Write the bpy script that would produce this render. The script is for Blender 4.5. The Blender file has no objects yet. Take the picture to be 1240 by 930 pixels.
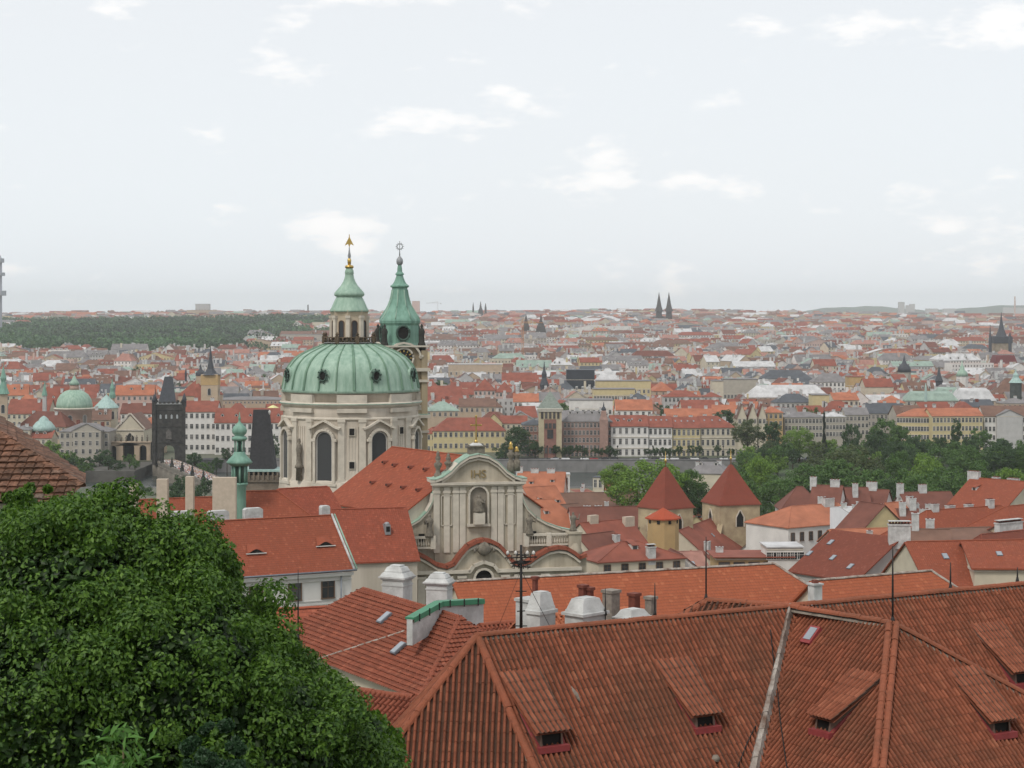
import bpy, bmesh, math, random
import numpy as np
from mathutils import Vector, Matrix
S=bpy.context.scene
COL=S.collection
R=math.radians
random.seed(7); np.random.seed(7)
# ---------------------------------------------------------------- camera
F=2337.0; CZ=75.0; HY=382.0
cam=bpy.data.objects.new('camera',bpy.data.cameras.new('camera')); COL.objects.link(cam); S.camera=cam
cam.location=(0,0,CZ); cam.rotation_euler=(R(90),0,0)
cam.data.sensor_width=36; cam.data.lens=36*F/1240
cam.data.shift_y=-(465-HY)/1240
cam.data.clip_start=0.5; cam.data.clip_end=60000
# ---------------------------------------------------------------- sky, sun, exposure
SUN_EL=R(50); SUN_AZ=R(215)      # compass direction the light comes from (behind-left of the viewer)
w=bpy.data.worlds.new('World'); S.world=w; w.use_nodes=True
nt=w.node_tree; nt.nodes.clear()
def N(nt,t,**k):
    n=nt.nodes.new(t)
    for a,b in k.items():
        if a.startswith('i_'): n.inputs[a[2:].replace('_',' ')].default_value=b
        else: setattr(n,a,b)
    return n
def L(nt,a,b): nt.links.new(a,b)
sky=N(nt,'ShaderNodeTexSky',sky_type='NISHITA',sun_disc=False,sun_elevation=SUN_EL,sun_rotation=SUN_AZ)
sky.air_density=1.0; sky.dust_density=2.0
tc=N(nt,'ShaderNodeTexCoord'); mp=N(nt,'ShaderNodeMapping'); mp.inputs['Scale'].default_value=(1,1,2.5); mp.inputs['Location'].default_value=(0.31,0,0.12)
L(nt,tc.outputs['Generated'],mp.inputs['Vector'])
n1=N(nt,'ShaderNodeTexNoise',i_Scale=15.0,i_Detail=9.0,i_Roughness=0.55); L(nt,mp.outputs[0],n1.inputs['Vector'])
r1=N(nt,'ShaderNodeMapRange',interpolation_type='SMOOTHSTEP'); r1.inputs[1].default_value=.555; r1.inputs[2].default_value=.68; L(nt,n1.outputs[0],r1.inputs[0])
n2=N(nt,'ShaderNodeTexNoise',i_Scale=2.2,i_Detail=4.0,i_Roughness=0.5); L(nt,mp.outputs[0],n2.inputs['Vector'])
sep=N(nt,'ShaderNodeSeparateXYZ'); L(nt,tc.outputs['Generated'],sep.inputs[0])
rz=N(nt,'ShaderNodeMapRange'); rz.inputs[1].default_value=0.0; rz.inputs[2].default_value=.17; L(nt,sep.outputs['Z'],rz.inputs[0])
veil=N(nt,'ShaderNodeMix',data_type='RGBA'); veil.inputs['A'].default_value=(9.7,10.4,10.95,1); veil.inputs['B'].default_value=(9.2,9.6,9.95,1)
L(nt,rz.outputs[0],veil.inputs['Factor'])
v2=N(nt,'ShaderNodeMix',data_type='RGBA'); v2.inputs['B'].default_value=(9.3,9.3,9.4,1)
m2=N(nt,'ShaderNodeMath',operation='MULTIPLY'); m2.inputs[1].default_value=.6; L(nt,n2.outputs[0],m2.inputs[0]); L(nt,m2.outputs[0],v2.inputs['Factor']); L(nt,veil.outputs['Result'],v2.inputs['A'])
mx=N(nt,'ShaderNodeMix',data_type='RGBA'); mx.inputs['Factor'].default_value=.90
L(nt,sky.outputs[0],mx.inputs['A']); L(nt,v2.outputs['Result'],mx.inputs['B'])
cl=N(nt,'ShaderNodeMix',data_type='RGBA'); cl.inputs['B'].default_value=(11.2,11.0,10.8,1)
m3=N(nt,'ShaderNodeMath',operation='MULTIPLY'); m3.inputs[1].default_value=.8; L(nt,r1.outputs[0],m3.inputs[0]); L(nt,m3.outputs[0],cl.inputs['Factor']); L(nt,mx.outputs['Result'],cl.inputs['A'])
bg=N(nt,'ShaderNodeBackground'); bg.inputs['Strength'].default_value=.1; L(nt,cl.outputs['Result'],bg.inputs['Color'])
wo=N(nt,'ShaderNodeOutputWorld'); L(nt,bg.outputs[0],wo.inputs['Surface'])
sun=bpy.data.objects.new('sun',bpy.data.lights.new('sun','SUN')); COL.objects.link(sun)
sun.data.energy=1.9; sun.data.angle=R(12); sun.data.color=(1,.94,.86)
sun.rotation_euler=(R(90)-SUN_EL,0,-SUN_AZ+math.pi)
sun.rotation_euler=Vector((math.sin(SUN_AZ)*math.cos(SUN_EL),math.cos(SUN_AZ)*math.cos(SUN_EL),math.sin(SUN_EL))).to_track_quat('Z','Y').to_euler()
S.view_settings.view_transform='Standard'; S.view_settings.look='None'; S.view_settings.exposure=0; S.view_settings.gamma=1
S.cycles.max_bounces=5; S.cycles.volume_bounces=1; S.cycles.transparent_max_bounces=6
S.cycles.use_denoising=True
# ---------------------------------------------------------------- helpers
def P(px,py,Y): return Vector(((px-620)/F*Y, Y, CZ-(py-HY)/F*Y))
def PZ(px,py,z):
    Y=(CZ-z)*F/(py-HY); return P(px,py,Y)
GY=[-800,0,15,40,60,90,130,200,280,420,600,800,838,842,1e3,1500,2000,2500,3000,4000,5000,6000,7000,9000,12000,20000,40000]
GZ=[72,72,62,50,45,40,35,26,16,9,5,2,0,0,1,3,5,9,17,38,54,63,55,55,60,50,30]
def G(x,Y):
    z=float(np.interp(Y,GY,GZ))
    if Y>2500:
        k=min(1,(Y-2500)/2000); z+=k*(4*math.sin(x/610+1)+3*math.sin(x/270+Y/500))
        z-=k*6*max(0,min(1,(x/Y-.05)/.15))
    return z
def tag(o,label=None,cat=None,group=None,kind=None):
    if label: o['label']=label
    if cat: o['category']=cat
    if group: o['group']=group
    if kind: o['kind']=kind
    return o
def empty(name,loc=(0,0,0),rz=0,label=None,cat=None,group=None):
    o=bpy.data.objects.new(name,None); COL.objects.link(o); o.location=loc; o.rotation_euler=(0,0,rz); o.empty_display_size=.5
    return tag(o,label,cat,group)
def link(name,me,parent=None,loc=None,rot=None,scale=None):
    o=bpy.data.objects.new(name,me); COL.objects.link(o); o.parent=parent
    if loc is not None:o.location=loc
    if rot is not None:o.rotation_euler=rot
    if scale is not None:o.scale=scale
    return o
class MB:
    "collects polygons (verts, faces, material slot, uv) into one mesh"
    def __init__(s): s.v=[];s.f=[];s.m=[];s.uv={};s.sm=[]
    def add(s,vs,fs,m=0,smooth=False):
        b=len(s.v); s.v+= [tuple(q) for q in vs]
        for f in fs: s.f.append(tuple(b+i for i in f)); s.m.append(m); s.sm.append(smooth)
    def poly(s,vs,m=0,uv=None):
        b=len(s.v); s.v+=[tuple(q) for q in vs]; 
        if uv: s.uv[len(s.f)]=uv
        s.f.append(tuple(range(b,b+len(vs)))); s.m.append(m); s.sm.append(False)
    def box(s,x0,x1,y0,y1,z0,z1,m=0,M=None,top=1.0):
        cx,cy=(x0+x1)/2,(y0+y1)/2
        vs=[Vector((x,y,z0)) for x,y in((x0,y0),(x1,y0),(x1,y1),(x0,y1))]+[Vector((cx+(x-cx)*top,cy+(y-cy)*top,z1)) for x,y in((x0,y0),(x1,y0),(x1,y1),(x0,y1))]
        if M is not None: vs=[M@q for q in vs]
        s.add(vs,[(3,2,1,0),(4,5,6,7),(0,1,5,4),(1,2,6,5),(2,3,7,6),(3,0,4,7)],m)
        return s
    def lathe(s,prof,n=24,c=(0,0,0),m=0,smooth=True,rot=0,sx=1,sy=1):
        vs=[];c=Vector(c)
        for r,z in prof:
            for k in range(n):
                a=rot+2*math.pi*k/n; vs.append(c+Vector((r*math.cos(a)*sx,r*math.sin(a)*sy,z)))
        fs=[(i*n+k,i*n+(k+1)%n,(i+1)*n+(k+1)%n,(i+1)*n+k) for i in range(len(prof)-1) for k in range(n)]
        fs.append(tuple((len(prof)-1)*n+k for k in range(n)));fs.append(tuple(range(n-1,-1,-1)))
        s.add(vs,fs,m,smooth); return s
    def tube(s,pts,r,n=6,m=0,smooth=True):
        pts=[Vector(p) for p in pts]; rr=r if isinstance(r,(list,tuple)) else [r]*len(pts)
        vs=[]
        for i,p in enumerate(pts):
            d=(pts[min(i+1,len(pts)-1)]-pts[max(i-1,0)]).normalized()
            a=d.orthogonal().normalized() if abs(d.z)>.9 else Vector((0,0,1)).cross(d).normalized(); b=d.cross(a)
            for k in range(n):
                t=2*math.pi*k/n; vs.append(p+(a*math.cos(t)+b*math.sin(t))*rr[i])
        fs=[(i*n+k,i*n+(k+1)%n,(i+1)*n+(k+1)%n,(i+1)*n+k) for i in range(len(pts)-1) for k in range(n)]
        fs+= [tuple(range(n-1,-1,-1)),tuple((len(pts)-1)*n+k for k in range(n))]
        s.add(vs,fs,m,smooth); return s
    def slab(s,outl,y0,y1,m=0):
        "outline in (x,z) extruded along y"
        n=len(outl); vs=[(x,y0,z) for x,z in outl]+[(x,y1,z) for x,z in outl]
        s.add(vs,[tuple(range(n)),tuple(range(2*n-1,n-1,-1))]+[(i,n+i,n+(i+1)%n,(i+1)%n) for i in range(n)],m); return s
    def band(s,path,th,y0,y1,m=0):
        "a moulding of thickness th following a path in (x,z)"
        for i in range(len(path)-1):
            a=Vector((path[i][0],0,path[i][1])); b=Vector((path[i+1][0],0,path[i+1][1])); d=(b-a).normalized(); n_=Vector((-d.z,0,d.x))*th
            a=a-d*.02;b=b+d*.02
            vs=[]
            for y in(y0,y1):
                vs+=[(q.x,y,q.z) for q in(a,b,b+n_,a+n_)]
            s.add(vs,[(0,1,2,3),(7,6,5,4),(0,4,5,1),(1,5,6,2),(2,6,7,3),(3,7,4,0)],m)
        return s
    def mesh(s,name,mats):
        me=bpy.data.meshes.new(name); me.from_pydata(s.v,[],s.f)
        for m in (mats if isinstance(mats,(list,tuple)) else [mats]): me.materials.append(m)
        me.polygons.foreach_set('material_index',s.m); me.polygons.foreach_set('use_smooth',s.sm)
        if s.uv:
            ul=me.uv_layers.new(name='UVMap')
            for fi,uv in s.uv.items():
                for li,q in zip(me.polygons[fi].loop_indices,uv): ul.data[li].uv=q
        me.update(); return me
    def build(s,name,mats,parent=None,loc=None,rot=None): return link(name,s.mesh(name,mats),parent,loc,rot)
# ---------------------------------------------------------------- materials
_mc={}
def base_mat(name):
    m=bpy.data.materials.new(name); m.use_nodes=True; t=m.node_tree; b=t.nodes['Principled BSDF']; b.inputs['Specular IOR Level'].default_value=.3
    return m,t,b
def hue(c,k): return tuple(max(0,min(1,a*k)) for a in c[:3])+(1,)
def mat(name,c,rough=.85,var=.18,scale=1.2,metal=0,bump=.0,streak=False,c2=None,spec=.3,fine=0):
    "weathered plain surface: two octaves of blotches of the material's own colour"
    key=(name,tuple(c));
    if key in _mc: return _mc[key]
    m,t,b=base_mat(name); b.inputs['Roughness'].default_value=rough; b.inputs['Metallic'].default_value=metal; b.inputs['Specular IOR Level'].default_value=spec
    tc=N(t,'ShaderNodeTexCoord'); mp=N(t,'ShaderNodeMapping'); L(t,tc.outputs['Object'],mp.inputs['Vector'])
    if streak: mp.inputs['Scale'].default_value=(1,1,.12)
    n=N(t,'ShaderNodeTexNoise',i_Scale=scale,i_Detail=5.0,i_Roughness=.62); L(t,mp.outputs[0],n.inputs['Vector'])
    r=N(t,'ShaderNodeValToRGB'); r.color_ramp.elements[0].position=.3; r.color_ramp.elements[1].position=.72
    r.color_ramp.elements[0].color=hue(c2,1) if c2 else hue(c,1-var); r.color_ramp.elements[1].color=hue(c,1+var)
    L(t,n.outputs[0],r.inputs[0]); L(t,r.outputs[0],b.inputs['Base Color'])
    if bump:
        bp=N(t,'ShaderNodeBump',i_Strength=bump,i_Distance=.05); n3=N(t,'ShaderNodeTexNoise',i_Scale=fine or scale*8,i_Detail=3.0); L(t,tc.outputs['Object'],n3.inputs['Vector']); L(t,n3.outputs[0],bp.inputs['Height']); L(t,bp.outputs[0],b.inputs['Normal'])
    _mc[key]=m; return m
def tile_mat(name,c,tw=.2,tl=.33,var=.3,bump=.5,dark=.35,stain=.5,c3=None,trough_shade=None):
    "clay tiles: UV in metres; each tile has its own shade, plus lichen and soot blotches"
    key=(name,tuple(c),tw)
    if key in _mc: return _mc[key]
    m,t,b=base_mat(name); b.inputs['Roughness'].default_value=.8; b.inputs['Specular IOR Level'].default_value=.2
    uv=N(t,'ShaderNodeUVMap'); dv=N(t,'ShaderNodeVectorMath',operation='DIVIDE'); dv.inputs[1].default_value=(tw,tl,1); L(t,uv.outputs[0],dv.inputs[0])
    fl=N(t,'ShaderNodeVectorMath',operation='FLOOR'); L(t,dv.outputs[0],fl.inputs[0])
    wn=N(t,'ShaderNodeTexWhiteNoise',noise_dimensions='2D'); L(t,fl.outputs[0],wn.inputs['Vector'])
    r=N(t,'ShaderNodeValToRGB'); e=r.color_ramp.elements; e[0].color=hue(c,1-var); e[1].color=hue(c,1+var*1.1)
    e.new(.5).color=hue(c,1); 
    e.new(.9).color=hue(c,1+var*.5)
    x=e.new(.96); x.color=hue(c3 or (c[0]*1.25,c[1]*1.45,c[2]*1.5),1)
    L(t,wn.outputs['Value'],r.inputs[0])
    tc=N(t,'ShaderNodeTexCoord'); n=N(t,'ShaderNodeTexNoise',i_Scale=.55,i_Detail=6.0,i_Roughness=.65); L(t,tc.outputs['Object'],n.inputs['Vector'])
    mr=N(t,'ShaderNodeMapRange'); mr.inputs[1].default_value=.42; mr.inputs[2].default_value=.75; mr.inputs[4].default_value=stain; L(t,n.outputs[0],mr.inputs[0])
    mx=N(t,'ShaderNodeMix',data_type='RGBA'); L(t,mr.outputs[0],mx.inputs['Factor']); L(t,r.outputs[0],mx.inputs['A']); mx.inputs['B'].default_value=hue((c[0]*.55,c[1]*.75,c[2]*.8),1)
    n4=N(t,'ShaderNodeTexNoise',i_Scale=9.0,i_Detail=4.0,i_Roughness=.7); L(t,tc.outputs['Object'],n4.inputs['Vector'])
    mr2=N(t,'ShaderNodeMapRange'); mr2.inputs[1].default_value=.3; mr2.inputs[2].default_value=.7; mr2.inputs[3].default_value=1-dark; mr2.inputs[4].default_value=1+dark*.6; L(t,n4.outputs[0],mr2.inputs[0])
    ml=N(t,'ShaderNodeMix',data_type='RGBA',blend_type='MULTIPLY'); ml.inputs['Factor'].default_value=1; L(t,mx.outputs['Result'],ml.inputs['A']); L(t,mr2.outputs[0],ml.inputs['B'])
    out=ml.outputs['Result']
    if trough_shade:  # channels between cover tiles darkened: trough shade painted into the colour
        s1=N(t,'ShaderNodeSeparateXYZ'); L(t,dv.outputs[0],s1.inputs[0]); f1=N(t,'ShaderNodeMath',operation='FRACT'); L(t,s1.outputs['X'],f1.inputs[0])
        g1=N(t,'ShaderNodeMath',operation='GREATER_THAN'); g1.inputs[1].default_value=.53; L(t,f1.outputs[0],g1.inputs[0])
        k1=N(t,'ShaderNodeMath',operation='MULTIPLY'); k1.inputs[1].default_value=trough_shade; L(t,g1.outputs[0],k1.inputs[0])
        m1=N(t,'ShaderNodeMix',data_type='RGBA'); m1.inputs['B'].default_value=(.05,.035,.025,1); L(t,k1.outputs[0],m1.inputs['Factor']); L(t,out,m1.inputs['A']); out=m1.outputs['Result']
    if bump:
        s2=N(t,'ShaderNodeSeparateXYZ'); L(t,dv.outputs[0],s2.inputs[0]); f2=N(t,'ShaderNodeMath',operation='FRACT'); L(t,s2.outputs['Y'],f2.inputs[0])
        g2=N(t,'ShaderNodeMath',operation='GREATER_THAN'); g2.inputs[1].default_value=.8; L(t,f2.outputs[0],g2.inputs[0])  # dark band along each course: overlap shadow painted into the colour
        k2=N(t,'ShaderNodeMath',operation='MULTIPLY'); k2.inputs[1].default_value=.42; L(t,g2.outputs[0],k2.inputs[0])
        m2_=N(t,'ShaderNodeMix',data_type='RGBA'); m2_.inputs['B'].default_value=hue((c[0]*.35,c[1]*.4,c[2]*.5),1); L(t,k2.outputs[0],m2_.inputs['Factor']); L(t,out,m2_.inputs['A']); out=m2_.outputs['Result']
    L(t,out,b.inputs['Base Color'])
    if bump:
        sp=N(t,'ShaderNodeSeparateXYZ'); L(t,dv.outputs[0],sp.inputs[0])
        fr=N(t,'ShaderNodeMath',operation='FRACT'); L(t,sp.outputs['X'],fr.inputs[0])
        pp=N(t,'ShaderNodeMath',operation='PINGPONG'); pp.inputs[1].default_value=.5; L(t,fr.outputs[0],pp.inputs[0])
        fy=N(t,'ShaderNodeMath',operation='FRACT'); L(t,sp.outputs['Y'],fy.inputs[0])
        ad=N(t,'ShaderNodeMath',operation='MULTIPLY_ADD'); ad.inputs[1].default_value=1.6; L(t,pp.outputs[0],ad.inputs[0]); L(t,fy.outputs[0],ad.inputs[2])
        bp=N(t,'ShaderNodeBump',i_Strength=bump,i_Distance=.05); L(t,ad.outputs[0],bp.inputs['Height']); L(t,bp.outputs[0],b.inputs['Normal'])
    _mc[key]=m; return m
def copper(name,c,c2): return mat(name,c,.6,.15,1.1,0,.15,True,c2,.4)
CREAM=(.50,.45,.35); WHITE=(.62,.60,.57); STONE=(.36,.33,.28); STONE2=(.40,.37,.32); GREYW=(.42,.41,.40)
YEL=(.50,.42,.235); PINK=(.50,.36,.31); DARK=(.045,.042,.04)
M_win=mat('window_glass_dark',(.05,.053,.058),.25,.3,.8,spec=.5)
def _winrand():
    t=M_win.node_tree; b=t.nodes['Principled BSDF']; oi=N(t,'ShaderNodeObjectInfo'); r=N(t,'ShaderNodeValToRGB'); e=r.color_ramp.elements; e[0].color=(.02,.022,.025,1); e[1].color=(.16,.15,.14,1); e.new(.55).color=(.045,.048,.052,1); e.new(.85).color=(.09,.09,.09,1)
    L(t,oi.outputs['Random'],r.inputs[0]); L(t,r.outputs[0],b.inputs['Base Color'])
_winrand()
M_dark=mat('dark_interior',(.012,.011,.01),.9,.2)
M_frame=mat('window_frame_paint',(.55,.53,.5),.7,.1)
M_frame2=mat('window_frame_brown',(.13,.08,.05),.7,.1)
M_plaster=mat('aged_stucco',(.50,.45,.38),.9,.15,.35,0,.25,True,(.37,.325,.265))
M_facade=mat('stained_facade_stucco',(.46,.41,.325),.9,.2,.5,0,.3,True,(.24,.21,.16))
M_cornice=mat('cornice_stucco',(.52,.475,.40),.9,.15,.6,0,.2)
M_stone_d=mat('sooty_stone',(.06,.055,.05),.9,.4,.8,0,.5,c2=(.022,.02,.019))
M_statue=mat('weathered_statue_stone',(.17,.15,.12),.9,.4,2.5,0,.4)
M_copper=copper('verdigris_copper',(.30,.41,.33),(.17,.28,.21))
M_copper2=copper('bright_verdigris',(.19,.33,.26),(.09,.20,.15))
M_copperL=copper('pale_verdigris_sheet',(.34,.45,.42),(.22,.34,.31))
M_gold=mat('gilded_metal',(.55,.38,.12),.35,.15,3,1.0)
M_lead=mat('grey_sheet_metal',(.27,.28,.29),.55,.15,2,.3)
M_iron=mat('dark_iron',(.03,.028,.027),.6,.2,5,.5)
M_wh=mat('white_limewash_chimney',(.54,.55,.54),.85,.12,1.1,0,.3,False,(.33,.33,.32))
M_beige=mat('beige_render_chimney',(.46,.39,.31),.9,.12,1.5)
M_brickp=mat('brick_pot',(.16,.05,.035),.9,.25,6)
M_zinc=mat('zinc_flashing',(.20,.22,.25),.5,.2,3,.4)
M_red=mat('red_painted_flashing',(.25,.045,.045),.6,.15,3)
M_mortar=mat('ridge_mortar',(.27,.24,.20),.95,.3,3,0,.5,False,(.12,.09,.07))
T_old=tile_mat('old_clay_pantiles',(.235,.075,.040),.165,.30,.25,0,.2,.85,trough_shade=.8)
T_mid=tile_mat('clay_pantiles_smooth',(.235,.07,.04),.24,.38,.16,.5,.22,.4)
T_or=tile_mat('orange_clay_tiles',(.32,.09,.042),.25,.3,.07,.45,.15,.22)
T_red=tile_mat('red_clay_tiles',(.33,.065,.03),.3,.35,.12,.4,.15,.25)
T_dk=tile_mat('dark_red_clay_tiles',(.185,.052,.032),.3,.35,.07,.4,.2,.3)
T_ref=tile_mat('brick_red_tiles',(.25,.066,.034),.3,.35,.07,.4,.2,.3)
ROOFC={'red':(.23,.07,.045),'orange':(.36,.13,.07),'dark':(.15,.055,.038),'brown':(.16,.09,.065),'grey':(.19,.18,.18),'slate':(.08,.088,.10),'white':(.50,.50,.50),'green':(.25,.33,.28),'pink':(.33,.165,.13)}
WALLC={'cream':CREAM,'white':WHITE,'grey':GREYW,'yellow':YEL,'pink':PINK,'stone':STONE,'ochre':(.42,.29,.14),'tan':(.42,.33,.24)}
def roofm(k): return mat('roof_'+k,ROOFC[k],.8,.2,.25,c2=hue(ROOFC[k],.72)) if k in ROOFC else k
def wallm(k): return mat('wall_'+k,WALLC[k],.9,.12,.3) if k in WALLC else k
# ---------------------------------------------------------------- roofs as the lower envelope of planes
def clip(poly,a,b,c):
    "keep a*x+b*y+c>=0"
    out=[]
    for i in range(len(poly)):
        p,q=poly[i],poly[(i+1)%len(poly)]; dp=a*p[0]+b*p[1]+c; dq=a*q[0]+b*q[1]+c
        if dp>=-1e-9: out.append(p)
        if (dp>1e-9 and dq<-1e-9) or (dp<-1e-9 and dq>1e-9):
            t=dp/(dp-dq); out.append((p[0]+(q[0]-p[0])*t,p[1]+(q[1]-p[1])*t))
    return out
def envelope(planes,foot):
    "planes (a,b,c): z=a*x+b*y+c"
    res=[]
    for i,p in enumerate(planes):
        po=list(foot)
        for j,q in enumerate(planes):
            if i!=j and po: po=clip(po,q[0]-p[0],q[1]-p[1],q[2]-p[2]-(1e-9 if j<i else 0))
        if len(po)>2: res.append((p,po))
    return res
def zmin(planes,x,y): return min(a*x+b*y+c for a,b,c in planes)
def inset(foot,d):
    "grow (d>0) a convex counter-clockwise footprint"
    n=len(foot);out=[]
    for i in range(n):
        p0,p,p2=Vector(foot[i-1]),Vector(foot[i]),Vector(foot[(i+1)%n])
        e1=(p-p0).normalized();e2=(p2-p).normalized(); n1=Vector((e1.y,-e1.x));n2=Vector((e2.y,-e2.x))
        k=d/(1+n1.dot(n2)); out.append(tuple(p+(n1+n2)*k))
    return out
def roof_mb(planes,foot,th=.25,mb=None,m=0):
    mb=mb or MB()
    for (a,b,c),po in envelope(planes,foot):
        g=math.hypot(a,b)
        d=(-a/g,-b/g) if g>1e-6 else (0,-1); sl=math.sqrt(1+g*g)
        top=[(x,y,a*x+b*y+c) for x,y in po]
        mb.poly(top,m,[(-x*d[1]+y*d[0],-(x*d[0]+y*d[1])*sl) for x,y in po])
        mb.poly([(x,y,z-th) for x,y,z in reversed(top)],m,[(0,0)]*len(top))
        for i in range(len(po)):
            p,q=top[i],top[(i+1)%len(po)]
            mx_,my_=(p[0]+q[0])/2,(p[1]+q[1])/2
            for k in range(len(foot)):
                A,B=foot[k],foot[(k+1)%len(foot)]
                ln=math.hypot(B[0]-A[0],B[1]-A[1])
                if ln>1e-6 and abs((B[0]-A[0])*(my_-A[1])-(B[1]-A[1])*(mx_-A[0]))/ln<1e-4:
                    mb.poly([(p[0],p[1],p[2]-th),(q[0],q[1],q[2]-th),q,p],m,[(0,0)]*4); break
    return mb
def wall_mb(planes,foot,z0=0,gap=.12,mb=None,m=0,top=None):
    mb=mb or MB()
    for i in range(len(foot)):
        A,B=foot[i],foot[(i+1)%len(foot)]; ln=math.hypot(B[0]-A[0],B[1]-A[1]); ts={0,1}
        for a in range(len(planes)):
            for b in range(a):
                p,q=planes[a],planes[b]
                fa=(p[0]-q[0])*A[0]+(p[1]-q[1])*A[1]+p[2]-q[2]; fb=(p[0]-q[0])*B[0]+(p[1]-q[1])*B[1]+p[2]-q[2]
                if fa*fb<0: ts.add(fa/(fa-fb))
        ts=sorted(ts); pts=[(A[0]+(B[0]-A[0])*t,A[1]+(B[1]-A[1])*t) for t in ts]
        tp=[(x,y,min(zmin(planes,x,y)-gap,top or 1e9)) for x,y in pts]
        mb.poly([(A[0],A[1],z0),(B[0],B[1],z0)]+tp[::-1],m,[(0,0)]*(2+len(tp)))
    return mb
# ---------------------------------------------------------------- window, chimney and dormer prototypes
_pm={}
def window_mesh(w,h,fr='l',arch=False,cross=True):
    k=('w',round(w,1),round(h,1),fr,arch,cross)
    if k in _pm: return _pm[k]
    mb=MB(); W=w/2; fw=min(.12,.1*w+.03)
    ap=[(W*math.cos(t*math.pi/8),h-W+W*math.sin(t*math.pi/8)) for t in range(9)] if arch else [(W,h),(-W,h)]
    outl=[(-W,0),(W,0)]+ap
    mb.slab(outl,-.03,.02,1)
    mb.band([(-W,0),(W,0)]+ap+[(-W,0)],-fw,-.12,.02,0)
    mb.box(-W-.15,W+.15,-.2,.02,-.12,0,0)
    if cross and not arch: mb.box(-.03,.03,-.06,0,0,h,0); mb.box(-W,W,-.065,0,h*.62,h*.62+.06,0)
    _pm[k]=mb.mesh('window',[M_frame if fr=='l' else M_frame2,M_win]); return _pm[k]
def chimney_mesh(kind,w=1,d=.7,h=2):
    k=('c',kind,round(w,1),round(d,1),round(h,1))
    if k in _pm: return _pm[k]
    mb=MB(); mt=[M_wh,M_brickp]
    if kind=='box':
        mb.box(-w/2,w/2,-d/2,d/2,-1.5,h-.12); mb.box(-w/2-.08,w/2+.08,-d/2-.08,d/2+.08,h-.12,h); n=max(1,int(w/.7))
        for i in range(n): mb.box(-w/2+w*(i+.25)/n,-w/2+w*(i+.75)/n,-d*.25,d*.25,h,h+.22,1)
    elif kind=='beige': mb.box(-w/2,w/2,-d/2,d/2,-1.5,h); mt=[M_beige]
    elif kind=='brick': mb.box(-w/2,w/2,-d/2,d/2,-1.5,h); mb.box(-w/2-.06,w/2+.06,-d/2-.06,d/2+.06,h,h+.1); mt=[M_brickp]
    elif kind=='pots':
        mb.box(-w/2,w/2,-d/2,d/2,-1.5,h); mb.box(-w/2-.1,w/2+.1,-d/2-.1,d/2+.1,h-.25,h)
        n=max(2,int(w/.45))
        for i in range(n): mb.box(-w/2+w*(i+.25)/n,-w/2+w*(i+.75)/n,-d/4,d/4,h,h+.35,1)
        mb.box(-w/2-.05,w/2+.05,-d/2,d/2,h+.36,h+.46,0)
    elif kind=='arch':
        mb.box(-w/2,w/2,-d/2,d/2,-1.5,h-.2); mb.slab([(-w/2,h-.2),(w/2,h-.2),(w*.38,h),(-w*.38,h)],-d/2,d/2)
    _pm[k]=mb.mesh('chimney',mt); return _pm[k]
def skylight_mesh():
    if 'sk' in _pm: return _pm['sk']
    mb=MB(); mb.box(-.4,.4,-.6,.6,0,.1,0); mb.box(-.33,.33,-.53,.53,.1,.13,1)
    _pm['sk']=mb.mesh('skylight',[M_zinc,mat('sky_reflecting_glass',(.25,.28,.31),.25,.1,spec=.8)]); return _pm['sk']
def dormer_mesh(rm,w=1.6,h=1.5,kind='gable'):
    k=('d',rm.name,w,h,kind)
    if k in _pm: return _pm[k]
    mb=MB(); D=3.0; W=w/2
    if kind=='gable':
        mb.slab([(-W,-1),(W,-1),(W,h*.65),(0,h),(-W,h*.65)],0,D,0)
        for s in(-1,1): mb.add([(s*(W+.15),-.2,h*.6),(0,-.2,h+.12),(0,D,h+.12),(s*(W+.15),D,h*.6),(s*(W+.15),-.2,h*.5),(0,-.2,h+.02)],[(0,1,2,3),(0,1,5,4)],1)
    else:
        mb.box(-W,W,0,D,-1,h*.7,0); mb.add([(-W-.1,-.25,h*.7),(W+.1,-.25,h*.7),(W+.1,D,h*1.3),(-W-.1,D,h*1.3)],[(0,1,2,3)],1); mb.add([(-W-.1,-.25,h*.62),(W+.1,-.25,h*.62),(W+.1,-.25,h*.7),(-W-.1,-.25,h*.7)],[(0,1,2,3)],1)
    mb.box(-W*.6,W*.6,-.04,.1,.05,h*.6,2)
    _pm[k]=mb.mesh('dormer',[M_frame,rm,M_win]); return _pm[k]
REG=[]   # footprints (x,y,radius) of everything hand placed, so that the random town keeps clear
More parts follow.
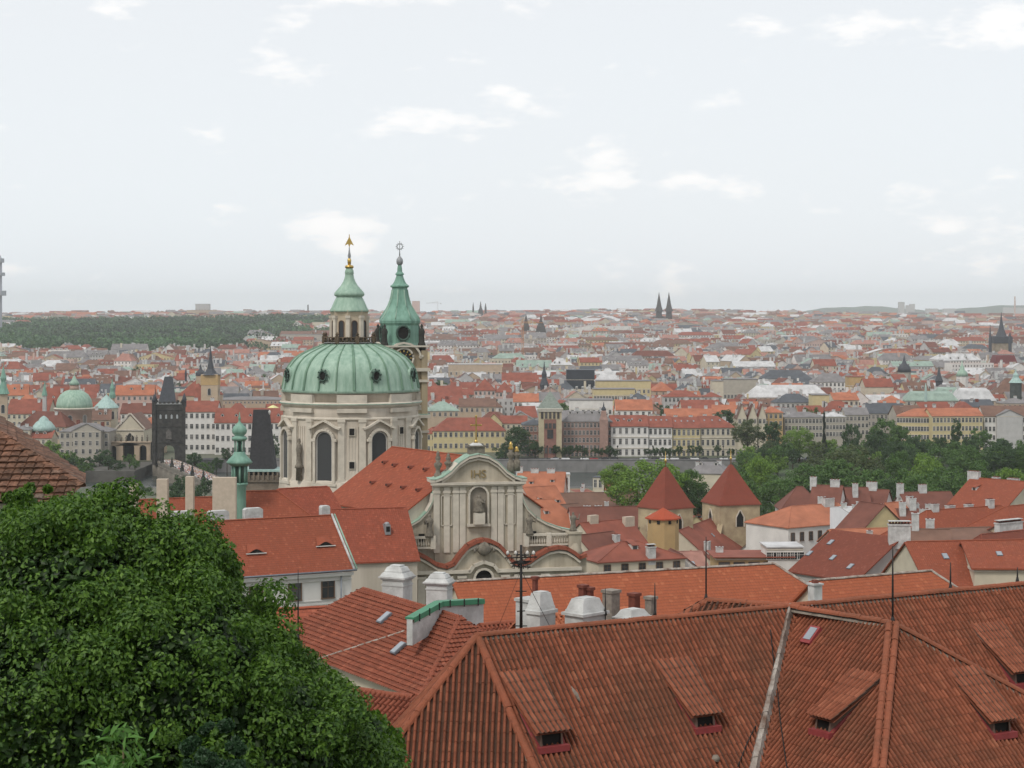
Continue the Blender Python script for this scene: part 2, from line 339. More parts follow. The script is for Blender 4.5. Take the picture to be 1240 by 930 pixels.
def block(name,label,px0,px1,pe,pr,Y,ang=0,depth=14,rt='gable',wall='cream',roof='red',win=None,fr='l',base=None,ch=(),dor=(),sky=(),ov=.4,wsz=None,group=None,sw=None,wside=0,chk='box',hipk=1.0,reg=True,skip=(),cat=None):
    """a building seen from its front: front wall runs from pixel column px0 to px1 at depth Y, turned by ang degrees,
    eaves at pixel row pe, ridge at pixel row pr"""
    cat=cat or name.replace('_',' '); a=R(ang); A=P(px0,pe,Y); ta=(px1-620)/F
    Ln=(ta*Y-A.x)/(math.cos(a)-ta*math.sin(a))
    ez=A.z
    dv=Vector((-math.sin(a),math.cos(a),0)); du=Vector((math.cos(a),math.sin(a),0))
    rd={'gable':depth/2,'hip':depth/2,'front':0,'shed':depth,'flat':0,'pyr':depth/2,'hipl':depth/2,'hipr':depth/2,'mans':depth/2,'saddle':depth/2}[rt]
    mid=A+du*(Ln/2)+dv*rd
    rz=CZ-(pr-HY)/F*mid.y
    base=G(mid.x,mid.y)-1 if base is None else base
    o=empty(name,(A.x,A.y,base),a,label,cat,group)
    H=ez-base; rh=max(.05,rz-ez); foot=[(0,0),(Ln,0),(Ln,depth),(0,depth)]
    if reg: REG.append((mid.x+dv.x*(depth/2-rd),mid.y+dv.y*(depth/2-rd),max(Ln,depth)*.55,Ln,depth,a,A.x,A.y))
    s=rh/(depth/2); 
    pl={'gable':[(0,s,H),(0,-s,H+s*depth)],'hip':[(0,s,H),(0,-s,H+s*depth),(s*hipk,0,H),(-s*hipk,0,H+s*hipk*Ln)],
     'hipl':[(0,s,H),(0,-s,H+s*depth),(s*hipk,0,H)],'hipr':[(0,s,H),(0,-s,H+s*depth),(-s*hipk,0,H+s*hipk*Ln)],
     'pyr':[(0,s,H),(0,-s,H+s*depth),(2*rh/Ln,0,H),(-2*rh/Ln,0,H+2*rh)],
     'front':[(2*rh/Ln,0,H),(-2*rh/Ln,0,H+2*rh)],'shed':[(0,rh/depth,H)],'flat':[(0,.01,H+rh)],
     'mans':[(0,s*2.2,H),(0,-s*2.2,H+s*2.2*depth),(0,s*.45,H+rh*.72),(0,-s*.45,H+rh*.72+s*.45*depth),(s*2.2,0,H),(-s*2.2,0,H+s*2.2*Ln)]}[rt]
    wm=wallm(wall); rm=roofm(roof)
    wo_=wall_mb(pl,foot,0).build('wall',wm,o)
    ro=roof_mb(pl,inset(foot,ov),.22).build('roof',rm,o)
    mb=MB(); mb.box(-.12,Ln+.12,-.12,depth+.12,H-.75-.0,H-.45,0); mb.build('cornice',M_cornice,o)
    if win:
        rows,cols=win; fh=min(3.9,max(2.4,(H-1.5)/rows)) if not sw else sw; ww,hh=wsz or (1.1,1.9)
        for r_ in range(rows):
            z=H-1.2-hh-r_*fh
            for c_ in range(cols):
                if (r_,c_) in skip: continue
                link('window',window_mesh(ww,hh,fr),o,((c_+.5)*Ln/cols,0,z))
            for c_ in range(wside):
                xx=Ln if ang<=0 and (px0+px1)/2<620 else 0
                link('window',window_mesh(ww,hh,fr),o,(xx,(c_+.5)*depth/wside,z),(0,0,R(90) if xx else R(-90)))
    for c_ in ch:
        u,v,cw,chh=c_[:4]; kk=c_[4] if len(c_)>4 else chk
        z=zmin(pl,u*Ln,v*depth); link('chimney',chimney_mesh(kk,cw,min(1.0,cw),chh),o,(u*Ln,v*depth,z))
    for u,v in dor: link('dormer',dormer_mesh(rm),o,(u*Ln,v*depth,zmin(pl,u*Ln,v*depth)))
    for u,v in sky: link('skylight',skylight_mesh(),o,(u*Ln,v*depth,zmin(pl,u*Ln,v*depth)+.02),(math.atan(pl[0][1]),0,0))
    return o,pl,Ln,H
HAZE=6e-5
# ---------------------------------------------------------------- terrain, river, haze
def ground():
    ys=[-800,-200,0,8,15,25,40,60,75,90,110,130,160,200,240,280,340,420,500,600,700,780,832,838,838.01,985,985.01,990,1050]+list(range(1150,7000,150))+list(range(7000,12000,500))+[14000,18000,25000,35000]
    us=[-3,-1.2,-.6]+[i*.02-.44 for i in range(45)]+[.6,1.2,3]
    vs=[];fs=[]
    for y in ys:
        for u in us:
            x=u*max(abs(y),300); z=G(x,y)
            if 838.005<y<985.005: z=-9
            if y<0: z=72-.0*y
            vs.append((x,y,z))
    n=len(us)
    for i in range(len(ys)-1):
        for j in range(n-1): fs.append((i*n+j,i*n+j+1,(i+1)*n+j+1,(i+1)*n+j))
    mb=MB(); mb.add(vs,fs,0); m=mat('town_ground',(.10,.10,.075),.95,.4,.01,c2=(.05,.07,.035))
    tag(mb.build('ground',m),kind='structure')
ground()
M_water,t,b=base_mat('river_water'); b.inputs['Base Color'].default_value=(.035,.045,.04,1); b.inputs['Roughness'].default_value=.25
tc=N(t,'ShaderNodeTexCoord'); n=N(t,'ShaderNodeTexNoise',i_Scale=.6,i_Detail=4.0); L(t,tc.outputs['Object'],n.inputs['Vector']); bp=N(t,'ShaderNodeBump',i_Strength=.6,i_Distance=.3); L(t,n.outputs[0],bp.inputs['Height']); L(t,bp.outputs[0],b.inputs['Normal'])
mb=MB(); mb.add([(-900,838.2,-5),(900,838.2,-5),(900,984.8,-5),(-900,984.8,-5)],[(0,1,2,3)]); tag(mb.build('river',M_water),kind='structure')
M_quay=mat('quay_stone',(.19,.185,.18),.9,.2,.2,0,.3)
mb=MB(); mb.box(-160,900,984.4,985.3,-9,1.35); mb.box(-160,900,984.1,985.6,1.35,1.6)
for i in range(70): mb.box(-158+i*15,-157.3+i*15,984.0,984.4,-9,1.35)
tag(mb.build('embankment_wall',M_quay),'long grey stone quay wall on the far bank of the river','river wall')
mb=MB(); mb.box(-900,900,837.4,838.4,-9,.6); tag(mb.build('river_wall',M_quay),'low stone wall along the near bank of the river','river wall')
M_road=mat('asphalt',(.055,.055,.056),.9,.15,.3)
mb=MB(); mb.add([(-160,987,1.02),(900,987,1.02),(900,1002,1.02),(-160,1002,1.02)],[(0,1,2,3)]); tag(mb.build('embankment_road',M_road),kind='structure')
mb=MB()
for i in range(60): mb.add([(-155+i*12,994.4,1.03),(-150+i*12,994.4,1.03),(-150+i*12,994.6,1.03),(-155+i*12,994.6,1.03)],[(0,1,2,3)])
tag(mb.build('road_marking',mat('road_paint',(.7,.7,.68))),kind='structure')
hz=bpy.data.materials.new('haze_air'); hz.use_nodes=True; t=hz.node_tree; t.nodes.clear()
pv=N(t,'ShaderNodeVolumePrincipled'); pv.inputs['Color'].default_value=(.93,.97,1,1); pv.inputs['Density'].default_value=HAZE; pv.inputs['Anisotropy'].default_value=.2
ho=N(t,'ShaderNodeOutputMaterial'); L(t,pv.outputs[0],ho.inputs['Volume'])
mb=MB(); mb.box(-51000,51000,-1000,17000,-10.5,260); tag(mb.build('haze',hz),kind='stuff')
# far blue hills on the right skyline
def hill(name,px0,px1,pk,Y,amp,col):
    mb=MB(); n=60; vs=[]
    for i in range(n+1):
        px=px0+(px1-px0)*i/n; e=math.sin(math.pi*i/n)**.5
        q=P(px,pk-amp*(math.sin(i*.35+px0)+.5*math.sin(i*.9))*.5,Y); z=45+(q.z-45)*e
        vs+=[(q.x*.9,Y-2500,30),(q.x,Y,z),(q.x*1.1,Y+2500,30)]
    mb.add(vs,[(3*i+j,3*i+3+j,3*i+4+j,3*i+1+j) for i in range(n) for j in(0,1)],0,True)
    tag(mb.build(name,col),kind='structure')
M_hill=mat('distant_woods',(.05,.075,.045),.95,.3,.002)
hill('hills',945,1150,371,13200,1.0,M_hill); hill('hills',1080,1420,370,12800,1.5,M_hill); hill('hills',480,640,380,13000,1,M_hill); hill('hills',800,900,375,13400,.6,M_hill)

M_isl=mat('island_grass',(.05,.075,.03),.95,.3,.03)
mb=MB(); mb.box(112,420,858,984.0,-9,.2); tag(mb.build('island',M_isl),kind='structure')
mb=MB(); mb.box(-330,-181,925,984.0,-9,.4); tag(mb.build('quay_terrace',mat('dark_quay_stone',(.085,.08,.07),.95,.3,.2)),kind='structure')
# ---------------------------------------------------------------- real tile relief
PROF=[(0,-.02),(.04,.04),(.14,.07),(.27,.082),(.40,.07),(.50,.04),(.55,-.02),(.78,-.045)]
PROF2=[(0,0),(.25,.03),(.5,.045),(.75,.03)]
def relief_roof(planes,foot,tw=.2,tl=.33,prof=PROF,amp=1.0,name='roof',mats=None,parent=None,keep=None,lift0=.028):
    bmA=bmesh.new(); uvl=bmA.loops.layers.uv.new('UVMap')
    for fi,((a,b,c),po) in enumerate(envelope(planes,foot)):
        if keep and planes.index((a,b,c)) not in keep: continue
        g=math.hypot(a,b); d=(-a/g,-b/g); rr=(-d[1],d[0]); cs=1/math.sqrt(1+g*g); sn=g*cs
        ss=[x*rr[0]+y*rr[1] for x,y in po]; tt=[(x*d[0]+y*d[1])/cs for x,y in po]
        s0=math.floor(min(ss)/tw)*tw; nc=int((max(ss)-s0)/tw)+1; t0=math.floor(min(tt)/tl)*tl; nr=int((max(tt)-t0)/tl)+1
        fr=np.array([p[0] for p in prof]); hh=np.array([p[1] for p in prof])*amp*tw/.2
        sv=(np.arange(nc)[:,None]*tw+fr[None,:]*tw).ravel()+s0; hv=np.tile(hh,nc); k=len(sv)
        colj=np.repeat(np.random.normal(0,.003,nc),len(fr))
        V=[];UV=[]
        rowj=np.zeros(nc)
        for r in range(nr):
            j=np.repeat(np.random.normal(0,.0035,nc),len(fr)); jt=np.repeat(np.random.normal(0,.006,nc),len(fr))
            for q,(tq,lift,sc) in enumerate(((0,0.0,.94),(1,lift0,1.0))):
                t=t0+(r+tq)*tl+(jt if q else 0); h=hv*sc+lift+j*(1 if hv is None else 1)+.01
                wob=.012*np.sin(t*.9+sv*.35)+.02*np.sin(sv*.21+fi)
                s=sv+colj+ .01*np.sin(t*1.3+sv)
                X=rr[0]*s+d[0]*t*cs; Y=rr[1]*s+d[1]*t*cs
                Z=a*X+b*Y+c; h=h+wob
                X=X+d[0]*sn*h; Y=Y+d[1]*sn*h; Z=Z+cs*h
                V.append(np.stack([X,Y,Z],1)); UV.append(np.stack([sv,np.full(k,t0+(r+tq)*tl-(1e-3 if q else -1e-3))],1))
        V=np.concatenate(V); UV=np.concatenate(UV)
        bm=bmesh.new(); u2=bm.loops.layers.uv.new('UVMap')
        vs=[bm.verts.new(p) for p in V.tolist()]
        for r in range(2*nr-1):
            for i in range(k-1):
                q=(r*k+i,r*k+i+1,(r+1)*k+i+1,(r+1)*k+i)
                f=bm.faces.new((vs[q[0]],vs[q[3]],vs[q[2]],vs[q[1]])); f.smooth=False
                um=(UV[q[0]][0]+UV[q[1]][0])/2
                for l,vi in zip(f.loops,(q[0],q[3],q[2],q[1])): l[u2].uv=(um,UV[vi][1] if r%2==0 else UV[q[0]][1])
        n=len(po)
        for i in range(n):
            A,B=po[i],po[(i+1)%n]; e=(B[0]-A[0],B[1]-A[1]); 
            if math.hypot(*e)<1e-6: continue
            bmesh.ops.bisect_plane(bm,geom=bm.verts[:]+bm.edges[:]+bm.faces[:],plane_co=(A[0],A[1],0),plane_no=(e[1],-e[0],0),clear_outer=True)
        bmesh.ops.recalc_face_normals(bm,faces=bm.faces)
        if bm.faces and sum(f.normal.z for f in bm.faces)<0: bmesh.ops.reverse_faces(bm,faces=bm.faces)
        tmp=bpy.data.meshes.new('t'); bm.to_mesh(tmp); bm.free(); bmA.from_mesh(tmp); bpy.data.meshes.remove(tmp)
    me=bpy.data.meshes.new(name); bmA.to_mesh(me); bmA.free()
    for m in mats: me.materials.append(m)
    o=link(name,me,parent); return o
def ridge_mb(pts,r=.13,seg=.4,mb=None,m=0):
    mb=mb or MB()
    for A,B in zip(pts[:-1],pts[1:]):
        A,B=Vector(A),Vector(B); Ln=(B-A).length; n=max(1,int(Ln/seg)); d=(B-A)/Ln; s=d.cross(Vector((0,0,1))).normalized(); up=s.cross(d)
        for i in range(n):
            p=A+(B-A)*(i/n)-d*.03; q=A+(B-A)*((i+1)/n)+d*.03; j=random.gauss(0,.006)
            vs=[]
            for pt,rad in((p,r*.96),(q,r*1.03)):
                for k in range(7):
                    t=math.pi*k/6; vs.append(pt+s*(math.cos(t)*rad)+up*(math.sin(t)*rad*.9-.03+j))
            mb.add(vs,[(k,k+1,8+k,7+k) for k in range(6)]+[tuple(range(6,-1,-1)),tuple(range(7,14))],m,False)
    return mb
def rblock(name,label,px0,py0,px1,py1,Y0,hw=5,tan=.85,hip=(0,0),wall='cream',roof='red',base=None,ch=(),dor=(),sky=(),relief=None,hipk=1.2,ov=.35,e=(0,0),cat='house',group=None,win=(),ridge=True,hwb=None,mort=None,drop=None):
    """house given by its level ridge: pixel (px0,py0) at depth Y0 to pixel (px1,py1)"""
    z=CZ-(py0-HY)/F*Y0; A=P(px0,py0,Y0)
    B=PZ(px1,py1,z) if Y0>0 else None
    if abs(B.y-A.y)>200: raise ValueError(name)
    return rb2(name,label,A,B,hw,tan,hip,wall,roof,base,ch,dor,sky,relief,hipk,ov,e,cat,group,win,ridge,hwb,mort)
def rb2(name,label,A,B,hw=5,tan=.85,hip=(0,0),wall='cream',roof='red',base=None,ch=(),dor=(),sky=(),relief=None,hipk=1.2,ov=.35,e=(0,0),cat='house',group=None,win=(),ridge=True,hwb=None,mort=None):
    d=Vector((B.x-A.x,B.y-A.y)); Ln=d.length; a=math.atan2(d.y,d.x); z=A.z; hwb=hwb or hw
    mid=(A+B)/2; base=G(mid.x,mid.y)-1.5 if base is None else base
    o=empty(name,(A.x,A.y,base),a,label,cat,group); Hr=z-base
    u0=-e[0]-(hw*tan/(tan*hipk) if hip[0] else 0); u1=Ln+e[1]+(hw/hipk if hip[1] else 0)
    foot=[(u0,-hw),(u1,-hw),(u1,hwb),(u0,hwb)]
    pl=[(0,tan,Hr),(0,-tan,Hr)]
    if hip[0]: pl.append((tan*hipk,0,Hr))
    if hip[1]: pl.append((-tan*hipk,0,Hr+tan*hipk*Ln))
    wm=wallm(wall); rm=roof if not isinstance(roof,str) else roofm(roof)
    wall_mb(pl,foot).build('wall',wm,o)
    fo=inset(foot,ov)
    if relief: 
        relief_roof(pl,fo,relief,relief*1.6,PROF if relief<.23 else PROF2,1,'roof',[rm],o,None)
    else: roof_mb(pl,fo,.2).build('roof',rm,o)
    if ridge:
        pts=[[(u0 if not hip[0] else 0,0,Hr+.02),(u1 if not hip[1] else Ln,0,Hr+.02)]]
        for i,(hh,uu,ue) in enumerate(((hip[0],0,u0),(hip[1],Ln,u1))):
            if hh:
                for s in(-1,1): pts.append([(uu,0,Hr),(ue,s*hw,Hr-hw*tan)])
        mb=MB()
        for q in pts: ridge_mb(q,.14,.45,mb)
        mb.build('ridge_tiles',[mort or rm],o)
    REG.append((mid.x,mid.y,max(Ln/2,hw)+2,Ln,hw*2,a,mid.x,mid.y))
    for c_ in ch:
        u,v,cw,chh=c_[:4]; kk=c_[4] if len(c_)>4 else 'box'
        link('chimney',chimney_mesh(kk,cw,min(1.2,cw),chh),o,(u*Ln,v*hw,Hr-abs(v)*hw*tan),(0,0,c_[5] if len(c_)>5 else 0))
    for u,v in dor: link('dormer',dormer_mesh(rm,1.4,1.3,'shed'),o,(u*Ln,v*hw,Hr-abs(v)*hw*tan-.1))
    for u,v in sky: link('skylight',skylight_mesh(),o,(u*Ln,v*hw,Hr-abs(v)*hw*tan+.03),(math.atan(tan)*(1 if v<0 else -1),0,0))
    for w_ in win:
        side,n,dz,ww,hh=w_[:5]; fr=w_[5] if len(w_)>5 else 'l'
        ez=Hr-hw*tan
        for i in range(n):
            t=(i+.5)/n
            if side=='f': link('window',window_mesh(ww,hh,fr),o,(u0+(u1-u0)*t,-hw,ez-dz))
            if side=='l': link('window',window_mesh(ww,hh,fr),o,(u0,-hw+2*hw*t,ez-dz),(0,0,R(-90)))
            if side=='r': link('window',window_mesh(ww,hh,fr),o,(u1,-hw+2*hw*t,ez-dz),(0,0,R(90)))
    return o
# ---------------------------------------------------------------- foreground house
def pl_at(p,fall,tan):
    "plane through p falling along fall"
    f=Vector(fall).normalized(); a,b=-tan*f.x,-tan*f.y
    return (a,b,p.z-a*p.x-b*p.y)
def hitp(px,py,pl):
    "where the sight line through a pixel meets a plane (a,b,c) given in world coordinates"
    dx=(px-620)/F; dz=-(py-HY)/F; a,b,c=pl
    Y=(c-CZ)/(dz-a*dx-b); return Vector((dx*Y,Y,CZ+dz*Y))
zr=65.87
A0=PZ(578,772,zr); J0=PZ(957,737,zr); R0=PZ(1330,700.5,zr); T0=PZ(1081,757,zr)
rd=Vector((R0.x-A0.x,R0.y-A0.y)).normalized(); nf=Vector((rd.y,-rd.x))
pM=pl_at(A0,nf,1.0); pMb=pl_at(A0,-nf,.8); pE=pl_at(A0,(-.04,-1),1.19); pB=pl_at(A0,(-1,.05),1.2)
wd=Vector((T0.x-J0.x,T0.y-J0.y)).normalized(); lf=Vector((wd.y,-wd.x))
if lf.x>0: lf=-lf
lf=(lf*.3-rd*.7).normalized()
pWl=pl_at(T0,lf,.85); pWe=pl_at(T0,nf+Vector((.12,0)),1.0); pWr=pl_at(T0,-lf,.62)
house=empty('tiled_house',(A0.x,A0.y,48),0,'big near house under weathered brown-red clay tiles filling the lower right, with black-mouthed dormers','house')
def toL(pl,o=house): return (pl[0],pl[1],pl[2]+pl[0]*o.location.x+pl[1]*o.location.y-o.location.z)
def LP(v,o=house): return Vector(v)-o.location
q=lambda x,y:(x-A0.x,y-A0.y)
fM=[q(-4.6,46),q(9,44.0),q(34,50),q(34,85),q(-4.6,62)]
fM=[q(-4.2,49.3),q(1.5,47.3),q(32,64.3),q(25,80),q(-4.2,62)]
PL1=[toL(p) for p in(pM,pMb,pE,pB)]
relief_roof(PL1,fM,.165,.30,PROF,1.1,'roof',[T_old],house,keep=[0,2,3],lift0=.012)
b_=MB(); 
for (a,b,c),po in envelope(PL1,fM):
    if (a,b,c)==PL1[1]: b_.poly([(x,y,a*x+b*y+c) for x,y in po],0,[(x,y) for x,y in po])
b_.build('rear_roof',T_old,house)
wall_mb(PL1,inset(fM,-.5),0).build('wall',wallm('cream'),house)
PL2=[toL(p) for p in(pWl,pWe,pWr)]
back=J0+Vector((-wd.x,-wd.y,0))*.6
def wq(s,t): v=Vector((T0.x,T0.y))+wd*s+lf*t; return q(v.x,v.y)
fW=[wq(-4.6,9.5),wq(-4.6,-9),wq(9,-9),wq(9,9.5)]
ar=sum(fW[i][0]*fW[(i+1)%4][1]-fW[(i+1)%4][0]*fW[i][1] for i in range(4))
if ar<0: fW=fW[::-1]
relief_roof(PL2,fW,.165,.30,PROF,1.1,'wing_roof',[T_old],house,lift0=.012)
def isect(p1,p2,P0,t):
    "walk along the crossing line of two planes from P0, t metres downhill"
    d=Vector((p1[0],p1[1],-1)).cross(Vector((p2[0],p2[1],-1))).normalized()
    if d.z>0: d=-d
    return P0+d*t
hipE=isect(pM,pE,A0,9); hipL=isect(pE,pB,A0,7); hW1=isect(pWl,pWe,T0,10); hW2=isect(pWe,pWr,T0,9); val=isect(pM,pWl,J0+Vector((0,0,-.0)),9); hB=isect(pB,pMb,A0,4)
mb=MB(); 
UZ=Vector((0,0,.075))
for a_,b_ in((A0,R0),(A0,hipE),(A0,hipL),(A0,hB),(J0,T0),(T0,hW2)): ridge_mb([LP(a_)+UZ,LP(b_)+UZ],.125,.4,mb)
off=Vector((.11,0,0)); 
for s in(-1,1): ridge_mb([LP(T0)+off*s+UZ,LP(hW1)+off*s+UZ],.10,.36,mb)
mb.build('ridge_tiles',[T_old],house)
# mortar bedding beside the ridges and the pale valley
mb=MB()
for a_,b_ in((A0,R0),(A0,hipE),(J0,T0),(T0,hW2)):
    a_,b_=LP(a_),LP(b_); n=int((b_-a_).length/.25)
    for i in range(n):
        p=a_+(b_-a_)*(i/n); r_=random.uniform(.05,.09)
        pass
    ridge_mb([a_-Vector((0,0,.05)),b_-Vector((0,0,.05))],.10,50,mb)
mb.build('mortar_bedding',[M_mortar],house)
mb=MB(); a_,b_=LP(J0),LP(val); n=40
s=Vector((rd.x,rd.y,0))
for i in range(n):
    p=a_+(b_-a_)*(i/n); p2=a_+(b_-a_)*((i+1.05)/n); w0=.03+.10*(i/n)+.012*math.sin(i*1.7); h=.17+.01*math.sin(i*2.3)
    U=Vector((0,0,h)); mb.add([p-s*w0+U,p+s*w0+U,p2+s*w0+U,p2-s*w0+U,p-s*(w0+.1)-U*.3,p2-s*(w0+.1)-U*.3,p+s*(w0+.1)-U*.3,p2+s*(w0+.1)-U*.3],[(0,1,2,3),(4,0,3,5),(1,6,7,2)])
M_vall=mat('patched_valley_mortar',(.40,.37,.33),.9,.15,1.9,0,.6,False,(.14,.085,.06),fine=12)
mb.build('valley_mortar',[M_vall],house)
M_cheek=mat('dormer_cheek_boards',(.17,.11,.085),.85,.3,2)
def roof_dormer(px,py,pl,fall,w=.62,h=.42,L_=1.75,wt=1.7,parent=house,skew=0):
    "low catslide dormer; (px,py) is the middle of the sill"
    c=hitp(px,py,pl); f=Vector(fall).normalized(); tan=math.hypot(pl[0],pl[1]); cs=1/math.sqrt(1+tan*tan); sn=tan*cs
    dn=Vector((f.x*cs,f.y*cs,-sn)); s_=Vector((-f.y,f.x,0)); nn=s_.cross(dn); nn=nn if nn.z>0 else -nn
    up=Vector((0,0,1)); fo=Vector((f.x,f.y,0))
    e0=c+up*(h+.12)+fo*.02   # eave line centre
    top=c-dn*(L_)+nn*.06
    hw_=w/2
    mb=MB(); O=lambda v:LP(v,parent)
    # cheeks
    for sg in(-1,1):
        a1=c+s_*sg*hw_+fo*.0; b1=e0+s_*sg*hw_; t1=top+s_*sg*(wt/2)
        q_=[O(a1-dn*-.12),O(b1),O(t1)]; q2=[v-Vector(s_)*sg*.06 for v in q_]
        mb.add(q_+q2,[(0,1,2),(5,4,3),(0,3,4,1),(1,4,5,2),(0,2,5,3)],0)
    d_=mb.build('dormer',[M_cheek],parent)
    mb=MB()
    for sg in(-1,1):
        a1=c+s_*sg*(hw_+.03); t1=top+s_*sg*(wt/2+.04); mb.tube([O(a1+nn*.03),O((a1*.55+t1*.45)+nn*.03)],[.09,.02],4)
    mb.build('flashing',[M_red],d_)
    # catslide roof: tiled, widening towards its top
    mb=MB(); nc=int(wt/.175); nr=6
    for r_ in range(nr):
        for i in range(nc):
            def pt(u,v,hh): 
                W_=(wt*(1-v)+(w+.42)*v)/2
                base=top*(1-v)+(e0+fo*.16)*v; base=base+nn*(.02*math.sin(v*math.pi)*-1)
                return O(base+s_*((u*2-1)*W_)+nn*hh)
            v0,v1=r_/nr,(r_+1.04)/nr; vs=[];K=5
            for v,l in((v0,.03),(v1,.06)):
                for k in range(K):
                    fk=k/(K-1); vs.append(pt((i+fk*.62)/nc,v,l*.5+.075*math.sin(math.pi*fk)))
                vs.append(pt((i+1)/nc,v,l-.01))
            K+=1
            q_m=random.choice([0,0,0,2]); mb.add(vs,[(k,k+1,K+k+1,K+k) for k in range(K-2)],q_m,True); mb.add([vs[K-2],vs[K-1],vs[2*K-1],vs[2*K-2]],[(0,1,3,2)] if False else [(0,1,2,3)],1)
    vs=[O(top-s_*wt/2-nn*.09),O(top+s_*wt/2-nn*.09),O(e0+fo*.14+s_*(w/2+.2)-nn*.09),O(e0+fo*.14-s_*(w/2+.2)-nn*.09)]
    mb.add(vs,[(0,1,2,3)])
    ro=mb.build('roof',[mat('dormer_tile_clay',(.22,.07,.037),.85,.22,6),mat('tile_channel_shade',(.085,.045,.03),.95,.3,5),mat('dormer_tile_clay_pale',(.27,.092,.05),.85,.22,6)],d_)  # gap faces between the tiles take a darker clay, painted channel shade
    mb=MB(); fr=[O(c-s_*hw_+up*.06+fo*.0),O(c+s_*hw_+up*.06),O(e0+s_*hw_-fo*.03),O(e0-s_*hw_-fo*.03)]; bk=[v-fo*.5 for v in fr]
    mb.add(fr+bk,[(0,1,2,3),(4,5,6,7),(0,4,7,3),(1,2,6,5),(0,1,5,4),(3,7,6,2)]); mb.build('opening',[M_dark],d_)
    mb=MB(); M4=Matrix.Translation(O(c))@Matrix((( s_.x,fo.x,0,0),(s_.y,fo.y,0,0),(0,0,1,0),(0,0,0,1)))
    mb.box(-hw_-.12,hw_+.12,-.08,.22,-.1,.07,0,M4)
    mb.build('sill',[M_red,M_frame2],d_)
    return d_
roof_dormer(667,905,pM,nf,.72,.33,2.5,1.3)
roof_dormer(853,882,pM,nf,.66,.30,2.4,1.3)
roof_dormer(1238,829,pM,nf,.7,.32,2.4,1.4)
roof_dormer(998,887,pWl,lf,.62,.32,2.3,1.3)
roof_dormer(1212,889,pWe,nf,.66,.30,2.3,1.3)
# skylight with red surround on the wing
c=hitp(985,773,pWl); mb=MB(); cs=.7071; dn=Vector((lf.x*cs,lf.y*cs,-cs)); s_=Vector((-lf.y,lf.x,0)); nn=dn.cross(s_); nn=nn if nn.z>0 else -nn
M4=Matrix.Translation(LP(c))@Matrix(((s_.x,dn.x,nn.x,0),(s_.y,dn.y,nn.y,0),(s_.z,dn.z,nn.z,0),(0,0,0,1)))
mb.box(-.22,.22,-.32,.32,-.02,.2,0,M4); mb.box(-.15,.15,-.25,.2,.2,.22,1,M4)
mb.build('skylight',[M_red,mat('sky_reflecting_glass',(.25,.28,.31),.15,.1,spec=.8)],house)
# lightning conductor wires on the roof
mb=MB()
def onp(px,py,pl,h=.14): v=hitp(px,py,pl); return LP(v)+Vector((0,0,h))
mb.tube([onp(933,768,pM),onp(936,800,pM),onp(940,836,pM)],.018,5)
mb.tube([onp(941,838,pWl),onp(945,880,pWl),onp(952,930,pWl),onp(955,945,pWl)],.018,5)
mb.tube([onp(893,935,pM),onp(905,905,pM),onp(915,885,pM)],.02,5)
mb.build('lightning_conductor',[M_iron],house)
mb=MB(); mb.tube([onp(690,834,pM,.05),onp(697,845,pM,.09),onp(703,852,pM,.05)],[.05,.08,.03],6); mb.build('vent_tile',[M_mortar],house); mb=MB(); mb.tube([onp(866,921,pM,.05),onp(867,927,pM,.2)],[.12,.12],6)
mb.build('vent_tile',[M_mortar],house)
# masts
def mast(label,px,pyb,pyt,Y,r=.03,arms=(),name='lightning_rod',cat='lightning rod',group=None):
    B=P(px,pyb,Y); T=P(px,pyt,Y); o=MB(); h=T.z-B.z
    o.tube([(0,0,-1.0),(0,0,h*.5),(0,0,h)],[r,r,r*.5],6)
    o.tube([(0,0,0),(0,0,.25)],[r*3,r*1.3],6)
    ob=o.build(name,M_iron,None,B); tag(ob,label,cat,group); return ob
mast('tall thin iron rod rising from the hip peak of the near tiled wing',1081,757,661,T0.y)
mast('slim iron rod on the small dark tiled hip roof behind the main ridge',855,728,650,66,.028)
mast('short iron rod standing on the near ridge right of the wing',1151,716,681,A0.y+9.4,.028)
mast('short thin rod at the right end of the near ridge',1232,708,687,65.2,.028)
mast('thin iron rod in front of the orange roof beside small white chimney',793,748,706,64,.026)
mast('thin iron rod left of the grey brick chimney stub before the orange roof',733,745,712,63,.02)
mast('thin rod in front of the white wall with two brown windows',361,775,690,88,.035)
# roof aerial
AB=P(631,766,56.2); ae=empty('tv_aerial',AB,0,'black roof aerial mast with crossed bars and stays at the left of the near ridge','aerial')
mb=MB(); mb.tube([(0,0,-.6),(0,0,2.55)],[.05,.035],8); mb.build('mast',M_iron,ae)
H=lambda py:(766-py)/F*56.2
def arm(h,w,a,n,el):
    mb=MB(); d=Vector((math.cos(a),math.sin(a),0)); s_=Vector((-d.y,d.x,0)); c=Vector((0,0,h))
    mb.tube([c-d*w/2,c+d*w/2],.018,5)
    for i in range(n):
        p=c+d*w*((i+.5)/n-.5); mb.tube([p-s_*el/2+Vector((0,0,.0)),p+s_*el/2],.011,4)
        mb.tube([p-Vector((0,0,.07)),p+Vector((0,0,.09))],.016,4)
    mb.build('cross_arm',M_iron,ae)
arm(H(675),.98,.25,7,.35); arm(H(681),.8,1.3,5,.5); arm(H(686),.6,-.5,4,.3); arm(H(672),.5,2.2,3,.3); arm(H(716),.32,0,1,.2); arm(H(740),.25,.4,1,.2); arm(H(758),.36,0,1,.2)
mb=MB()
for a in((-.75,-.3,.0),(.9,.5,.1)): mb.tube([(0,0,H(690)),(a[0]*.45,a[1]*.5,H(725)),(a[0],a[1],H(766))],.008,4)
mb.build('stay_wire',M_iron,ae)
